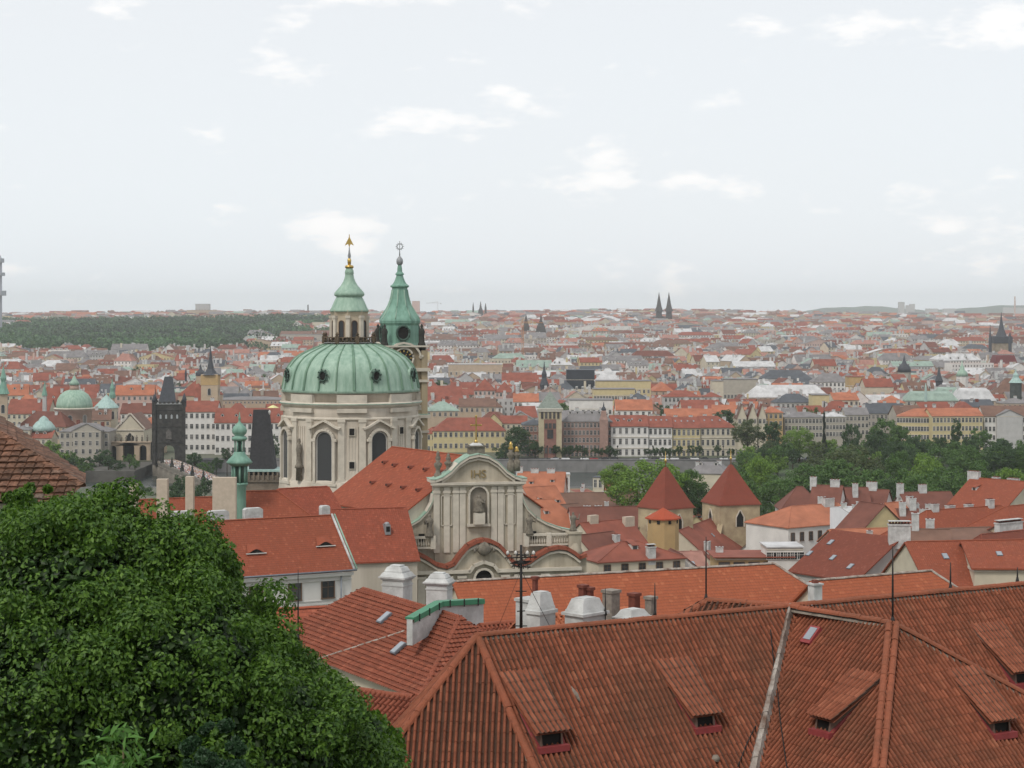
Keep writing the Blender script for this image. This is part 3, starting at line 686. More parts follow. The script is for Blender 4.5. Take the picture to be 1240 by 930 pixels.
for x in(-.3,-.12,.14,.28): mb=MB(); mb.lathe([(.03,-.04),(.05,0),(.04,.05),(.01,.08)],8,(x*1.3,0,H(671)+.02)); mb.build('insulator',M_frame,ae)
# ---------------------------------------------------------------- left neighbour roof corner
def WL(o,v): return Matrix.Rotation(-o.rotation_euler.z,3,'Z')@(Vector(v)-Vector(o.location))
def poly_roof_house(name,label,pls,foot,tw,matl,base,cat='house',relief=True,ridges=(),wall='cream',prof=PROF,lift=.028):
    o=empty(name,(foot[0][0],foot[0][1],base),0,label,cat)
    pls=[toL(p,o) for p in pls]; f=[(x-o.location.x,y-o.location.y) for x,y in foot]
    ar=sum(f[i][0]*f[(i+1)%len(f)][1]-f[(i+1)%len(f)][0]*f[i][1] for i in range(len(f)))
    if ar<0: f=f[::-1]
    if relief: relief_roof(pls,f,tw,tw*1.65 if lift<.04 else .25,prof,1,'roof',[matl],o,None,lift)
    else: roof_mb(pls,f,.2).build('roof',matl,o)
    wall_mb(pls,inset(f,-.35),0,.2).build('wall',wallm(wall),o)
    if ridges:
        mb=MB()
        for a_,b_ in ridges: ridge_mb([Vector(a_)-o.location,Vector(b_)-o.location],.13,.4,mb)
        mb.build('ridge_tiles',[matl],o)
    return o
T_lich=tile_mat('lichened_old_tiles',(.165,.082,.052),.22,.25,.5,0,.7,1.0,(.13,.12,.10))
H0=P(-60,488,47.4); H1=P(98,588,44.3)
K=PZ(90,572,H1.z)
pF=pl_at(H1,(.02,-1),(H0.z-H1.z)/(47.4-44.3))
v1=H0-H1; v2=K-H1; nn=v1.cross(v2); nn=nn if nn.z>0 else -nn; pR=(-nn.x/nn.z,-nn.y/nn.z,H1.z+(nn.x*H1.x+nn.y*H1.y)/nn.z)
foot=[(-17,43.6),(H1.x-.15,43.6),(H1.x+.1,H1.y),(K.x+.2,K.y+.4),(-17,58)]
nh=poly_roof_house('roof_corner_house','near house corner at the left edge, mossy flat tiles on its hip roof',[pF,pR],foot,.22,T_lich,52,ridges=[(H0,H1)],lift=.05,prof=[(0,0),(.1,.012),(.5,.018),(.9,.012),(.96,-.012)])
# ---------------------------------------------------------------- roofs between the near house and the church
zc=CZ-331/F*96
C0=PZ(440,713,zc); fC=Vector((-.87,-.49)).normalized(); rC=Vector((-fC.y,fC.x))
if rC.y>0: rC=-rC
C1=C0+Vector((rC.x,rC.y,0))*10.3
pC1=pl_at(C0,fC,.72); 
e_c=hitp(484,841,pC1)
pC2=pl_at(C1,-fC,.6)
pC2=pl_at(C1,(.50,-.87),.8)
pC3=pl_at(C0,-rC,.8)
pC4=pl_at(C0,-fC,.9)
def wC(s,t): v=Vector((C0.x,C0.y))+rC*s+fC*t; return (v.x,v.y)
te=(Vector((e_c.x,e_c.y))-Vector((C0.x,C0.y))).dot(fC)
oc=poly_roof_house('tiled_house','red-brown tiled house with two skylights behind the big tree, tall white chimney on its ridge',[pC1,pC2,pC3,pC4],[wC(-8,te),wC(-8,-8),wC(20,-8),wC(20,te)],.22,T_mid,40,ridges=[(C0,C1),(C1,isect(pC1,pC2,C1,8)),(C0,isect(pC1,pC3,C0,7))],prof=PROF2,lift=.055)
for px,py in((466,752),(483,789)):
    c=hitp(px,py,pC1); sk=link('skylight',skylight_mesh(),oc,c-oc.location+Vector((0,0,.12)))
    f3=Vector((fC.x*.81,fC.y*.81,-.585)); s3=Vector((-fC.y,fC.x,0)); n3=s3.cross(f3)
    if n3.z<0: s3=-s3; n3=-n3
    sk.rotation_euler=Matrix((( s3.x,f3.x,n3.x),(s3.y,f3.y,n3.y),(s3.z,f3.z,n3.z))).to_euler(); sk.scale=(.62,.62,1)
mb=MB(); a_=hitp(372,804,pC1)-oc.location; b_=hitp(489,766,pC1)-oc.location; ridge_mb([a_+Vector((0,0,.08)),b_+Vector((0,0,.08))],.07,.5,mb); mb.build('mortar_line',[M_vall],oc)
def big_chimney(o,px,pyb,pyt,Y,wpx,kind=0,rot=.5,dk=.8):
    "white rendered stack with a stepped moulded cap; position from the foot pixel"
    B=P(px,pyb,Y); h=(pyb-pyt)/F*Y; w=wpx/F*Y; mb=MB(); M4=Matrix.Translation(WL(o,B))@Matrix.Rotation(rot,4,'Z'); s=w/2*.78; d=s*dk
    def st(k,z0,z1,top=1): mb.box(-s*k,s*k,-d*k,d*k,z0,z1,0,M4,top)
    st(1,-2.0,h*.52); st(1.06,h*.52,h*.56); st(.98,h*.56,h*.66); st(1.12,h*.66,h*.70); st(1.26,h*.70,h*.74); st(1.18,h*.74,h*.83,.82); st(.86,h*.83,h*.87); st(.84,h*.87,h*.96,.8); st(.5,h*.96,h)
    ob=mb.build('chimney',[M_wh],o); 
    mb=MB(); mb.box(-s*1.12,s*1.12,-d*1.12,d*1.12,-.5,h*.045,0,M4); mb.build('flashing',[M_zinc],ob)
    return ob
big_chimney(oc,481,735,684,94.5,37,rot=-.45)
big_chimney(oc,532,735,693,99,34,rot=-.3)
# white parapet with green sheet cap
pw=empty('parapet',P(500,758,88),0,'white parapet wall with bright green sheet-metal cap and dark clamps on the tiled roof','parapet')
pts=[P(496,750,85.5),P(532,730,88.5),P(583,727,90.5)]
mb=MB();m2=MB();m3=MB()
G_cap=mat('green_painted_sheet',(.05,.20,.11),.5,.15,2)
for a_,b_ in zip(pts[:-1],pts[1:]):
    a_=a_-pw.location;b_=b_-pw.location; d=(b_-a_).normalized(); s_=Vector((-d.y,d.x,0)).normalized()*.14
    for m_,z0,z1,k in((mb,-1.15,0,1),(m2,0,.09,1.6)):
        vs=[a_-s_*k+Vector((0,0,z0)),b_-s_*k+Vector((0,0,z0)),b_+s_*k+Vector((0,0,z0)),a_+s_*k+Vector((0,0,z0))]; vs+=[v+Vector((0,0,z1-z0)) for v in vs]
        m_.add(vs,[(3,2,1,0),(4,5,6,7),(0,1,5,4),(1,2,6,5),(2,3,7,6),(3,0,4,7)])
    # the cap hangs over the front
    vs=[a_-s_*1.7+Vector((0,0,-.14)),b_-s_*1.7+Vector((0,0,-.14)),b_-s_*1.6+Vector((0,0,.09)),a_-s_*1.6+Vector((0,0,.09))]; m2.add(vs,[(0,1,2,3)])
    for i in range(3):
        c=a_+(b_-a_)*((i+.5)/3)-s_*1.75; c_=MB(); c_.box(c.x-.03,c.x+.03,c.y-.02,c.y+.05,c.z-.2,c.z+.14); c_.build('clamp',M_iron,pw)
mb.build('wall',M_wh,pw); m2.build('cap',G_cap,pw)
# lighter red roof in front of the white convent wall
rblock('low_tiled_house','low roof of lighter red tiles just in front of the white wall with brown windows',250,742,440,733,118,5,.75,roof=tile_mat('fresh_red_tiles',(.31,.085,.048),.25,.35,.12,.5,.2,.3),base=30)
rblock('low_tiled_house','shaded low roof wedged under the eaves of the skylight house beside the tree',380,828,500,845,70,3.4,.5,roof=T_mid,base=40,relief=.22)
# roofs right behind the near ridge, with the white chimneys
o=rb2('tiled_house','tiled wing joining the skylight house, running behind the near hip towards the white chimneys',C1+Vector((.9,.5,-.45)),C1+Vector((.87,.5,0))*9+Vector((0,0,-.45)),5,.8,roof=T_mid,relief=.22,base=42,ridge=True)
o2=rblock('tiled_house','orange pantiled roof between the two big white chimneys behind the near ridge',640,748,760,738,70,4,.7,roof=tile_mat('orange_pantiles',(.36,.12,.06),.22,.35,.2,0,.3,.3),relief=.22,base=42)
def fat_chimney(o,px,pyb,pyt,Y,wpx,rot=.3,side=1):
    B=P(px,pyb,Y); h=(pyb-pyt)/F*Y; w=wpx/F*Y; M4=Matrix.Translation(WL(o,B))@Matrix.Rotation(rot,4,'Z'); mb=MB(); s=w/2
    mb.box(-s,s,-s*.7,s*.7,-1.5,h*.5,0,M4); mb.box(-s*1.14,s*1.14,-s*.85,s*.85,h*.5,h*.58,0,M4); mb.box(-s*1.0,s*1.0,-s*.72,s*.72,h*.58,h*.66,0,M4,.95); mb.box(-s*.92,s*.92,-s*.66,s*.66,h*.66,h*.97,0,M4,.72); mb.box(-s*.5,s*.5,-s*.4,s*.4,h*.97,h,0,M4)
    return mb.build('chimney',[M_wh],o)
fat_chimney(o,655,768,716,63,30,.35); fat_chimney(o2,709,764,723,63,42,.3); fat_chimney(o2,766,758,737,63.5,36,.3)
for px,pb,pt,wp,k in((640,768,724,22,'box'),(706,745,708,8,'brick'),(740,748,714,15,'stub'),(768,742,718,10,'brick'),(788,748,722,10,'stub'),(648,722,698,5,'brick'),(714,742,711,7,'brick')):
    B=P(px,pb,66); w_=wp/F*66; mb=MB(); hh=(pb-pt)/F*66
    mb.box(-w_/2,w_/2,-w_/2,w_/2,-1,hh-.1); mb.box(-w_/2-.04,w_/2+.04,-w_/2-.04,w_/2+.04,hh-.1,hh)
    mb.build('chimney',{'box':M_wh,'brick':M_brickp,'stub':mat('old_grey_brick',(.24,.21,.18),.9,.3,5,0,.4)}[k],o2,WL(o2,B),(0,0,.3))
# dark hip roof behind
rblock('small_tiled_house','small dark tiled hip roof poking up behind the near ridge, thin rod on it',856,727,952,734,66,3.2,.62,(1,0),roof=T_old,relief=.2,base=48)
# long orange house
ol=rblock('long_tiled_house','long orange-tiled house crossing the picture behind the near ridge, pale ridge line',553,704,938,682.5,140,10,.8,(0,1),roof=T_or,base=34,hipk=1.0,mort=M_vall,sky=((.02,.2),))
mb=MB(); 
lb=rblock('long_tiled_house','lower orange-tiled house continuing right of the long one, with a small white chimney',985,703,1128,691,140,8,.8,(0,1),roof=T_or,base=36,mort=M_vall)
B=P(987,727,134); link('chimney',chimney_mesh('box',.7,.7,1.2),lb,WL(lb,B))
# ---------------------------------------------------------------- trees
def leafmat(name,c,c2,patch=None):
    m,t,b=base_mat(name); b.inputs['Roughness'].default_value=.5; b.inputs['Specular IOR Level'].default_value=.35
    g=N(t,'ShaderNodeNewGeometry'); r=N(t,'ShaderNodeValToRGB'); r.color_ramp.elements[0].color=hue(c,1); r.color_ramp.elements[1].color=hue(c2,1); L(t,g.outputs['Random Per Island'],r.inputs[0])
    out=r.outputs[0]
    if patch:
        tc=N(t,'ShaderNodeTexCoord'); nz=N(t,'ShaderNodeTexNoise',i_Scale=patch,i_Detail=3.0); L(t,tc.outputs['Object'],nz.inputs['Vector']); mr=N(t,'ShaderNodeMapRange'); mr.inputs[1].default_value=.35; mr.inputs[2].default_value=.65; mr.inputs[3].default_value=.45; mr.inputs[4].default_value=1.9; L(t,nz.outputs[0],mr.inputs[0])
        mm=N(t,'ShaderNodeMix',data_type='RGBA',blend_type='MULTIPLY'); mm.inputs['Factor'].default_value=1; L(t,out,mm.inputs['A']); L(t,mr.outputs[0],mm.inputs['B']); out=mm.outputs['Result']
    L(t,out,b.inputs['Base Color'])
    tr=N(t,'ShaderNodeBsdfTranslucent'); L(t,out,tr.inputs['Color']); ms=N(t,'ShaderNodeMixShader'); ms.inputs[0].default_value=.33
    L(t,b.outputs[0],ms.inputs[1]); L(t,tr.outputs[0],ms.inputs[2]); L(t,ms.outputs[0],t.nodes['Material Output'].inputs['Surface']); return m
def leaves_mesh(name,pos,nrm,size,matl,elong=1.5,drop=.5,seed=1,fold=True):
    rng=np.random.default_rng(seed); n=len(pos)
    t=rng.normal(size=(n,3)); t[:,2]-=drop; t/=np.linalg.norm(t,axis=1)[:,None]
    nr=nrm+rng.normal(size=(n,3))*.55; nr/=np.linalg.norm(nr,axis=1)[:,None]
    t-=nr*(t*nr).sum(1)[:,None]; t/=np.linalg.norm(t,axis=1)[:,None]+1e-9; s=np.cross(nr,t)
    sz=(size*rng.uniform(.6,1.3,n))[:,None]; Lh=sz*elong/2; W=sz/2
    a=pos-t*Lh; b_=pos+s*W*.9+t*Lh*.1+nr*W*.25*(1 if fold else 0); c=pos+t*Lh-nr*Lh*.25; d=pos-s*W*.9+t*Lh*.1+nr*W*.25*(1 if fold else 0)
    V=np.stack([a,b_,c,d],1).reshape(-1,3)
    me=bpy.data.meshes.new(name)
    if fold: idx=(np.arange(n)[:,None]*4+np.array([0,1,2,0,2,3])[None]).ravel(); k=3; nf=2*n
    else: idx=np.arange(4*n); k=4; nf=n
    me.vertices.add(4*n); me.vertices.foreach_set('co',V.ravel().astype(np.float32))
    me.loops.add(len(idx)); me.loops.foreach_set('vertex_index',idx.astype(np.int32)); me.polygons.add(nf)
    me.polygons.foreach_set('loop_start',np.arange(0,len(idx),k,dtype=np.int32)); me.polygons.foreach_set('loop_total',np.full(nf,k,dtype=np.int32))
    me.materials.append(matl); me.update(calc_edges=True); return me
def crown_points(n,lobes,seed=1,shell=.35):
    "points near the surface of many overlapping lobes: (cx,cy,cz,rx,ry,rz)"
    rng=np.random.default_rng(seed); lo=np.array(lobes); wgt=lo[:,3]*lo[:,5]; k=rng.choice(len(lo),n,p=wgt/wgt.sum())
    d=rng.normal(size=(n,3)); d/=np.linalg.norm(d,axis=1)[:,None]; r=1-shell*rng.random(n)**1.6
    ph=rng.random(3)*6; bump=1+.10*np.sin(d[:,0]*7+ph[0]+k)*np.sin(d[:,2]*6+ph[1]+k)+.06*np.sin(d[:,1]*13+k*2)
    return lo[k,:3]+d*lo[k,3:]*(r*bump)[:,None],d
def sub_lobes(lobes,m,rs,seed):
    "scatter small twig clusters over the big lobes so that the crown breaks into clumps"
    rng=np.random.default_rng(seed); out=[]
    lo=np.array(lobes); w_=lo[:,3]*lo[:,5]
    for i in range(m):
        k=rng.choice(len(lo),p=w_/w_.sum()); d=rng.normal(size=3); d/=np.linalg.norm(d); r=rng.uniform(.78,1.05)
        c=lo[k,:3]+d*lo[k,3:]*r; s=rs*rng.uniform(.6,1.35); out.append((*c,s,s,s*.8))
    return out
M_bark=mat('bark',(.06,.045,.03),.95,.3,3,0,.6)
def trunk_mb(h,r,limbs,seed=3,ll=1e9):
    rng=random.Random(seed); mb=MB(); mb.tube([(0,0,-1),(0,0,h*.3),(.03*h,0,h*.65),(0,.02*h,h)],[r*1.3,r,r*.75,r*.4],8)
    for i in range(limbs):
        a=i*2.4+rng.random(); z=h*rng.uniform(.35,.95); l=min(h*rng.uniform(.35,.6),ll*rng.uniform(.6,1)); z=max(z,h-ll) if ll<1e8 else z
        mb.tube([(0,0,z),(math.cos(a)*l*.5,math.sin(a)*l*.5,z+l*.35),(math.cos(a)*l,math.sin(a)*l,z+l*.8)],[r*.5,r*.32,r*.1],6)
    return mb
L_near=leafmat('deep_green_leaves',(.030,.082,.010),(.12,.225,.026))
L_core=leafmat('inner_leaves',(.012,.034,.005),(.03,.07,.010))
def near_tree():
    Y0=36; cen=P(120,815,Y0); gz=G(cen.x,Y0)
    o=empty('broadleaf_tree',(cen.x,Y0,gz),0,'huge dense dark green broadleaf tree filling the lower left corner','tree')
    trunk_mb(cen.z-gz-1,.45,9,5,3.5).build('trunk',M_bark,o)
    def lp(px,py,r,dy=0,rz=None): q=P(px,py,Y0+dy)-o.location; R_=r/F*Y0; return (q.x,q.y,q.z,R_,R_,(rz or r)/F*Y0)
    lob=[lp(190,630,28,.1),lp(218,648,24,.2),lp(80,625,28,.1),lp(130,655,61,0,58),lp(65,680,49,-1),lp(200,690,61,-.5),lp(95,760,143,-1),lp(235,765,68,-.3),lp(275,735,35,.5),lp(0,740,113,-.5),lp(300,800,53,-.8),lp(200,860,143,-2.2),lp(350,850,58,-.6),lp(408,902,60,-.3),lp(446,905,34,.4),lp(60,890,163,-2.5),lp(310,920,113,-2),lp(-60,850,143,0),lp(320,722,19,.3),lp(140,618,30,.2),lp(262,680,19,.4),lp(-60,715,38,0),lp(0,705,33,0),lp(420,960,63,0),(0,1.5,0,6.2,3.5,5.0)]
    twigs=sub_lobes(lob,900,.42,4)
    p1,d1=crown_points(420000,twigs,5,.5)
    p2,d2=crown_points(60000,lob[:-1],6,.35)
    pos=np.concatenate([p1,p2]); nr=np.concatenate([d1,d2]); nr[:,2]+=.5
    # keep only the part of the crown that could be seen from the terrace side
    keep=(pos[:,1]<2.0)&(pos[:,2]>-9); pos=pos[keep]; nr=nr[keep]
    link('crown',leaves_mesh('crown',pos,nr,.06,L_near,1.7,.9,7),o)
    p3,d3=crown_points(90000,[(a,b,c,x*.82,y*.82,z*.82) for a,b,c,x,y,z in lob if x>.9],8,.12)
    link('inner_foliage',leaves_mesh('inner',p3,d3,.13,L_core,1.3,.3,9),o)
    # far half so that the crown is closed from behind
    p4,d4=crown_points(50000,[(a,b+3.5,c-.8,x*.95,y,z*.9) for a,b,c,x,y,z in lob[:15]],18,.2)
    link('rear_foliage',leaves_mesh('rear',p4,d4,.13,L_near,1.3,.3,19),o)
near_tree()
# sapling shoot with long leaves at the bottom edge
L_sap=leafmat('young_leaves',(.06,.15,.02),(.11,.25,.05))
def sapling(px,py,Y,label):
    B=P(px,py,Y); g=G(B.x,Y); o=empty('sapling',(B.x,B.y,g),0,label,'sapling'); zt=B.z-g
    mb=MB(); mb.tube([(0.05,0,0),(0,0,zt*.6),(.02,0,zt)],[.05,.03,.01],6); mb.build('stem',mat('green_stem',(.12,.10,.05),.8),o)
    rng=np.random.default_rng(3); c=[]
    for (dx,dz,n) in ((0,-.03,34),(-.2,-.3,30),(.16,-.26,26),(-.02,-.42,40)):
        c.append(np.array([dx,0,zt+dz])+rng.normal(size=(n,3))*np.array([.09,.09,.05]))
    c=np.concatenate(c); d=np.tile([0,-.3,1.],(len(c),1)); link('foliage',leaves_mesh('foliage',c,d,.05,L_sap,3.2,1.3,4),o)
sapling(147,885,19,'pale green sapling shoot with drooping leaves low in front of the big tree')
L_dull=leafmat('dull_shrub_leaves',(.02,.05,.02),(.04,.09,.035))
def shrub(label,px,py,Y,rpx,hpx,n,size,matl,name='shrub',cat='shrub',seed=1):
    B=P(px,py,Y); g=G(B.x,Y); o=empty(name,(B.x,B.y,g),0,label,cat); r=rpx/F*Y; h=hpx/F*Y; zc_=B.z-g-h
    lob=[(0,0,zc_,r,r,h)]+[(random.uniform(-.6,.6)*r,random.uniform(-.6,.2)*r,zc_+random.uniform(-.5,.5)*h,r*.45,r*.45,h*.4) for _ in range(7)]
    p1,d1=crown_points(n,sub_lobes(lob,60,r*.16,seed),seed,.5); link('crown',leaves_mesh('crown',p1,d1,size,matl,1.6,.4,seed),o)
    trunk_mb(max(1,zc_-h*.3),r*.07,4,3,r*.7).build('trunk',M_bark,o)
shrub('small leafy tree top against the mossy tiles at the left edge',40,588,40,45,30,9000,.10,L_near,'small_tree','tree',3)
shrub('dull green conical treetop at the bottom edge right of the sapling',262,872,26,45,80,12000,.06,L_dull,'small_tree','tree',5)
# ---------------------------------------------------------------- the great domed church
def adopt(o,par):
    bpy.context.view_layer.update()
    Mx=par.matrix_world.inverted()@o.matrix_world
    for c in list(o.children):
        mb_=Mx@c.matrix_basis; c.parent=par; c.matrix_basis=mb_
    bpy.data.objects.remove(o)
YD=330.0; SD=F/YD
ch0=P(425,600,YD); church=empty('domed_church',(ch0.x,YD,13),0,'great church with pale green copper dome, stone drum, orange nave and curved front gable','church')
bpy.context.view_layer.update()
zd=lambda py,Y=YD: CZ-(py-HY)/F*Y-13
def pp(l,Y=YD,k=1): return [(r/F*Y*k,zd(py,Y)) for r,py in l]
# drum
mb=MB(); mb.lathe([(12.3,0),(12.3,zd(588)),(12.2,zd(586)),(12.2,zd(578)),(11.65,zd(576)),(11.5,zd(500)),(11.6,zd(489))],48,m=0)
drum=mb.build('drum',M_plaster,church)
mb=MB(); mb.lathe(pp([(81,492),(84,489),(86,486.5),(85.5,485),(82,484)]),48); mb.build('cornice',[M_cornice],drum)
mb=MB(); mb.lathe(pp([(80.5,486),(80.5,475),(82,474),(84,473)]),48); mb.build('attic',M_plaster,drum)
mb=MB(); mb.lathe(pp([(84.5,487.4),(86.5,486.4),(85,485.0)]),48); mb.build('copper_edge',M_copper,drum)
mb=MB(); mb.lathe(pp([(82.5,505),(83.5,503),(81,501)]),48); mb.lathe(pp([(85,580),(86,577),(83,575)]),48); mb.build('string_course',M_cornice,drum)
for k in range(8):
    A_=R(-90+22.5*0+k*45-11)         # the windows look towards the viewer at px 393 and 452
    def at(a,r,z): return (math.cos(a)*r,math.sin(a)*r,z)
    a=A_-R(0); 
for k in range(8):
    a=R(-90-17+k*45.0); Rr=11.70; rot=(0,0,a+R(90))
    wz=zd(578); wh=(578-519)/SD; ww=2.55
    wn=link('window',window_mesh(ww,wh,'l',True),drum,(math.cos(a)*Rr,math.sin(a)*Rr,wz),rot)
    mb=MB(); hW=ww/2
    # surround: jambs, arch and curved hood
    ap=[(-hW-.25,0),(-hW-.25,wh-hW)]+[((hW+.25)*math.cos(t),wh-hW+(hW+.25)*math.sin(t)) for t in [math.pi*(1-i/10) for i in range(11)]]+[(hW+.25,0)]
    mb.band(ap,.42,-.5,.15); mb.box(-hW-.9,hW+.9,-.55,.1,-.5,-.05); mb.box(-hW-.95,-hW-.2,-.55,.1,wh-hW-.2,wh-hW+.25); mb.box(hW+.2,hW+.95,-.55,.1,wh-hW-.2,wh-hW+.25)
    hd=[(-hW-1.5,wh+.5),(-hW-.7,wh+.75),(-hW*.5,wh+1.5),(0,wh+1.8),(hW*.5,wh+1.5),(hW+.7,wh+.75),(hW+1.5,wh+.5)]
    mb.band(hd,.32,-.6,.15)
    mb.build('window_surround',M_cornice,drum,(math.cos(a)*Rr,math.sin(a)*Rr,wz),rot)
    # paired pilasters on the pier to the right of each window
    mb=MB(); a2=a+R(22.5)
    for s in(-1,1):
        for w_,dd,z0,z1 in((.55,.26,zd(575),zd(506)),(.66,.36,zd(507),zd(503)),(.66,.4,zd(579),zd(574))):
            x=s*1.75; mb.box(x-w_,x+w_,-dd,.5,z0,z1)
    for z0,z1,o_ in((zd(496),zd(491),.42),(zd(485),zd(475),.28)): mb.box(-2.5,2.5,-o_,.6,z0,z1)
    for j in range(-2,3): mb.box(j*.5-.06,j*.5+.06,-.12,.5,zd(570),zd(512))
    mb.build('pilaster_pair',M_cornice,drum,(math.cos(a2)*11.5,math.sin(a2)*11.5,0),(0,0,a2+R(90)))
    for zz,w_ in((zd(518),.95),(zd(557),.95)):
        if k in(0,1): 
            mb=MB(); mb.box(-.42,.42,-.2,.1,-.55,.55,0); mb.box(-.55,.55,-.16,.05,-.68,.68,1); mb.build('small_window',[M_dark,M_cornice],drum,(math.cos(a2)*11.62,math.sin(a2)*11.62,zz),(0,0,a2+R(90)))
    mb=MB(); mb.box(-.45,.45,-.35,.1,-.22,.22); mb.build('attic_vent',M_dark,drum,(math.cos(a2)*11.35,math.sin(a2)*11.35,zd(480)),(0,0,a2+R(90)))
    # statue in a niche between two piers
    if k==7:
        a3=a2; mb=MB(); mb.lathe([(.55,0),(.5,2.0),(.75,2.1),(.7,2.5),(.5,2.7),(.42,4.2),(.55,5.2),(.3,6.0),(.18,6.1),(.3,6.4),(.25,6.8),(.05,7)],8,sy=.8); mb.build('statue',M_statue,drum,(math.cos(a3)*12.3,math.sin(a3)*12.3,zd(576)),(0,0,.3))
# dome
def domer(t): return 82.5*math.cos(t)**.93
dp=[(84,473.5),(82.5,470),(81.5,465),(80,457),(78,449),(75,443),(71,437.5),(66,432.5),(60,428.5),(53,425),(45,421.7),(38,418.8),(33,416.6),(20,415)]
mb=MB(); mb.lathe(pp(dp),64); dome=mb.build('dome',M_copper,church)
mb=MB(); n=24
rp=pp(dp[1:])
mbs=[]
for k in range(n):
    a=2*math.pi*(k+.5)/n
    mb=MB()
    w_=.16 if k%3 else .26
    vs=[]
    for i,(r,z) in enumerate(rp):
        t=Vector((-math.sin(a),math.cos(a),0))*w_*(.4+.6*r/11.5); c=Vector((math.cos(a)*(r+.02),math.sin(a)*(r+.02),z)); o_=Vector((math.cos(a),math.sin(a),.35)).normalized()*.2
        vs+=[c-t,c-t*.6+o_,c+t*.6+o_,c+t]
    mb.add(vs,[(4*i+j,4*i+j+1,4*i+5+j,4*i+4+j) for i in range(len(rp)-1) for j in range(3)])
    mb.build('rib',copper('rib_copper',(.15,.25,.17),(.09,.17,.12)),dome)
# oculus dormers
for k in range(8):
    a=R(-90-19+k*45); r=11.05; z=zd(453); o_=MB()
    ring=[]
    for i in range(17):
        t=2*math.pi*i/16; ring.append((.62*math.cos(t),-.55,.85*math.sin(t)))
    o_.tube(ring,.16,6,0)
    for i in range(8):
        t=2*math.pi*i/8+.2; o_.lathe([(.02,-.16),(.16,-.05),(.14,.1),(.02,.18)],6,(.88*math.cos(t),-.55,1.1*math.sin(t)))
    o_.slab([(.58*math.cos(2*math.pi*i/16),.8*math.sin(2*math.pi*i/16)) for i in range(16)],-.5,1.6,1)
    o_.slab([(1.15*math.cos(2*math.pi*i/16),1.3*math.sin(2*math.pi*i/16)) for i in range(16)],-.25,1.6,2)
    o_.build('oculus',[mat('dark_copper_ornament',(.05,.09,.07),.7,.3,3),M_dark,M_copper],dome,(math.cos(a)*r,math.sin(a)*r,z),(R(-14)*0,0,a+R(90)))
    mb=MB(); q_=[(-1.9,-2.2),(-1.6,.6),(-.9,1.9),(0,2.3),(.9,1.9),(1.6,.6),(1.9,-2.2)]
# lantern
LX=(-2/SD)
lan=MB(); lan.lathe(pp([(24,418),(24,414),(24,412),(22,411)]),16,(LX,0,0)); lan.lathe(pp([(22.6,412),(22,408),(21.6,383),(22.3,381),(23,378.5),(23.5,377),(23.6,376)]),8,(LX,0,0),smooth=False,rot=R(22.5+22.5))
lant=lan.build('lantern',mat('lantern_stone',(.46,.39,.29),.9,.2,.5,0,.2),church)
for k in range(8):
    a=R(-90+13+k*45-22.5+9); mb=MB(); 
for k in range(8):
    a=R(-67.5+k*45-45*0); a=R(-90+k*45)+R(0)
for k in range(8):
    a=R(k*45+0+22.5*0); r=16.3/SD; rot=(0,0,a+R(90))
    link('lantern_window',window_mesh(1.1,(407-388)/SD,'b',True),lant,(LX+math.cos(a)*(r-.55),math.sin(a)*(r-.55),zd(408)),rot) if False else None
for k in range(8):
    a=R(k*45+22.5); ri=21.9/SD*math.cos(R(22.5)); 
    link('lantern_window',window_mesh(.85,2.75,'b',True),lant,(LX+math.cos(a)*ri,math.sin(a)*ri,zd(408)),(0,0,a+R(90)))
    a2=a+R(22.5); mb=MB(); mb.box(-.32,.32,-.3,.3,zd(409),zd(383)); mb.box(-.42,.42,-.42,.3,zd(385.5),zd(382)); mb.build('lantern_pier',M_cornice,lant,(LX+math.cos(a2)*21.8/SD,math.sin(a2)*21.8/SD,0),(0,0,a2+R(90)))
# balustrade round the lantern
mb=MB(); rb=32/SD; mb.lathe([(rb-.15,zd(415.5)),(rb+.1,zd(415.3)),(rb+.1,zd(414)),(rb-.15,zd(414))],16,(LX,0,0)); mb.lathe([(rb-.12,zd(409.2)),(rb+.12,zd(409.2)),(rb+.12,zd(408)),(rb-.12,zd(408))],16,(LX,0,0))
for i in range(40): a=2*math.pi*i/40; mb.lathe([(.08,zd(414)),(.16,zd(412)),(.08,zd(409))],6,(LX+rb*math.cos(a),rb*math.sin(a),0))
for i in range(8): a=2*math.pi*(i+.5)/8; mb.box(LX+rb*math.cos(a)-.3,LX+rb*math.cos(a)+.3,rb*math.sin(a)-.3,rb*math.sin(a)+.3,zd(415.5),zd(406.5)); mb.lathe([(.1,zd(406.5)),(.3,zd(405)),(.12,zd(403)),(.02,zd(401))],8,(LX+rb*math.cos(a),rb*math.sin(a),0))
mb.build('balustrade',mat('lichened_balustrade',(.10,.075,.05),.9,.4,2,0,.3),lant)
mb=MB(); mb.lathe(pp([(15,416),(32.8,415.2),(32.8,414.4)]),24,(LX,0,0)); mb.build('walkway',M_lead,lant)
mb=MB(); mb.lathe(pp([(23.8,377.5),(23.5,375.5),(21.5,372),(19,366),(16.5,361),(15.5,359.5),(17.5,358.5),(18.5,357),(18,354.5),(15,351),(10.5,346),(7.5,341),(5.6,336),(5.4,334),(5.0,332),(5.6,331),(5.2,328),(4.2,326),(4,324),(3,322)]),16,(LX,0,0),rot=R(11.25))
cap=mb.build('lantern_roof',M_copper,lant)
mb=MB(); mb.lathe(pp([(3,325.5),(5,324.5),(5.3,323),(5,321.8),(3,321)]),12,(LX,0,0)); mb.lathe(pp([(1.6,321),(2.2,318),(2.4,315),(1.2,312)]),10,(LX,0,0)); mb.build('gilded_collar',M_gold,cap)
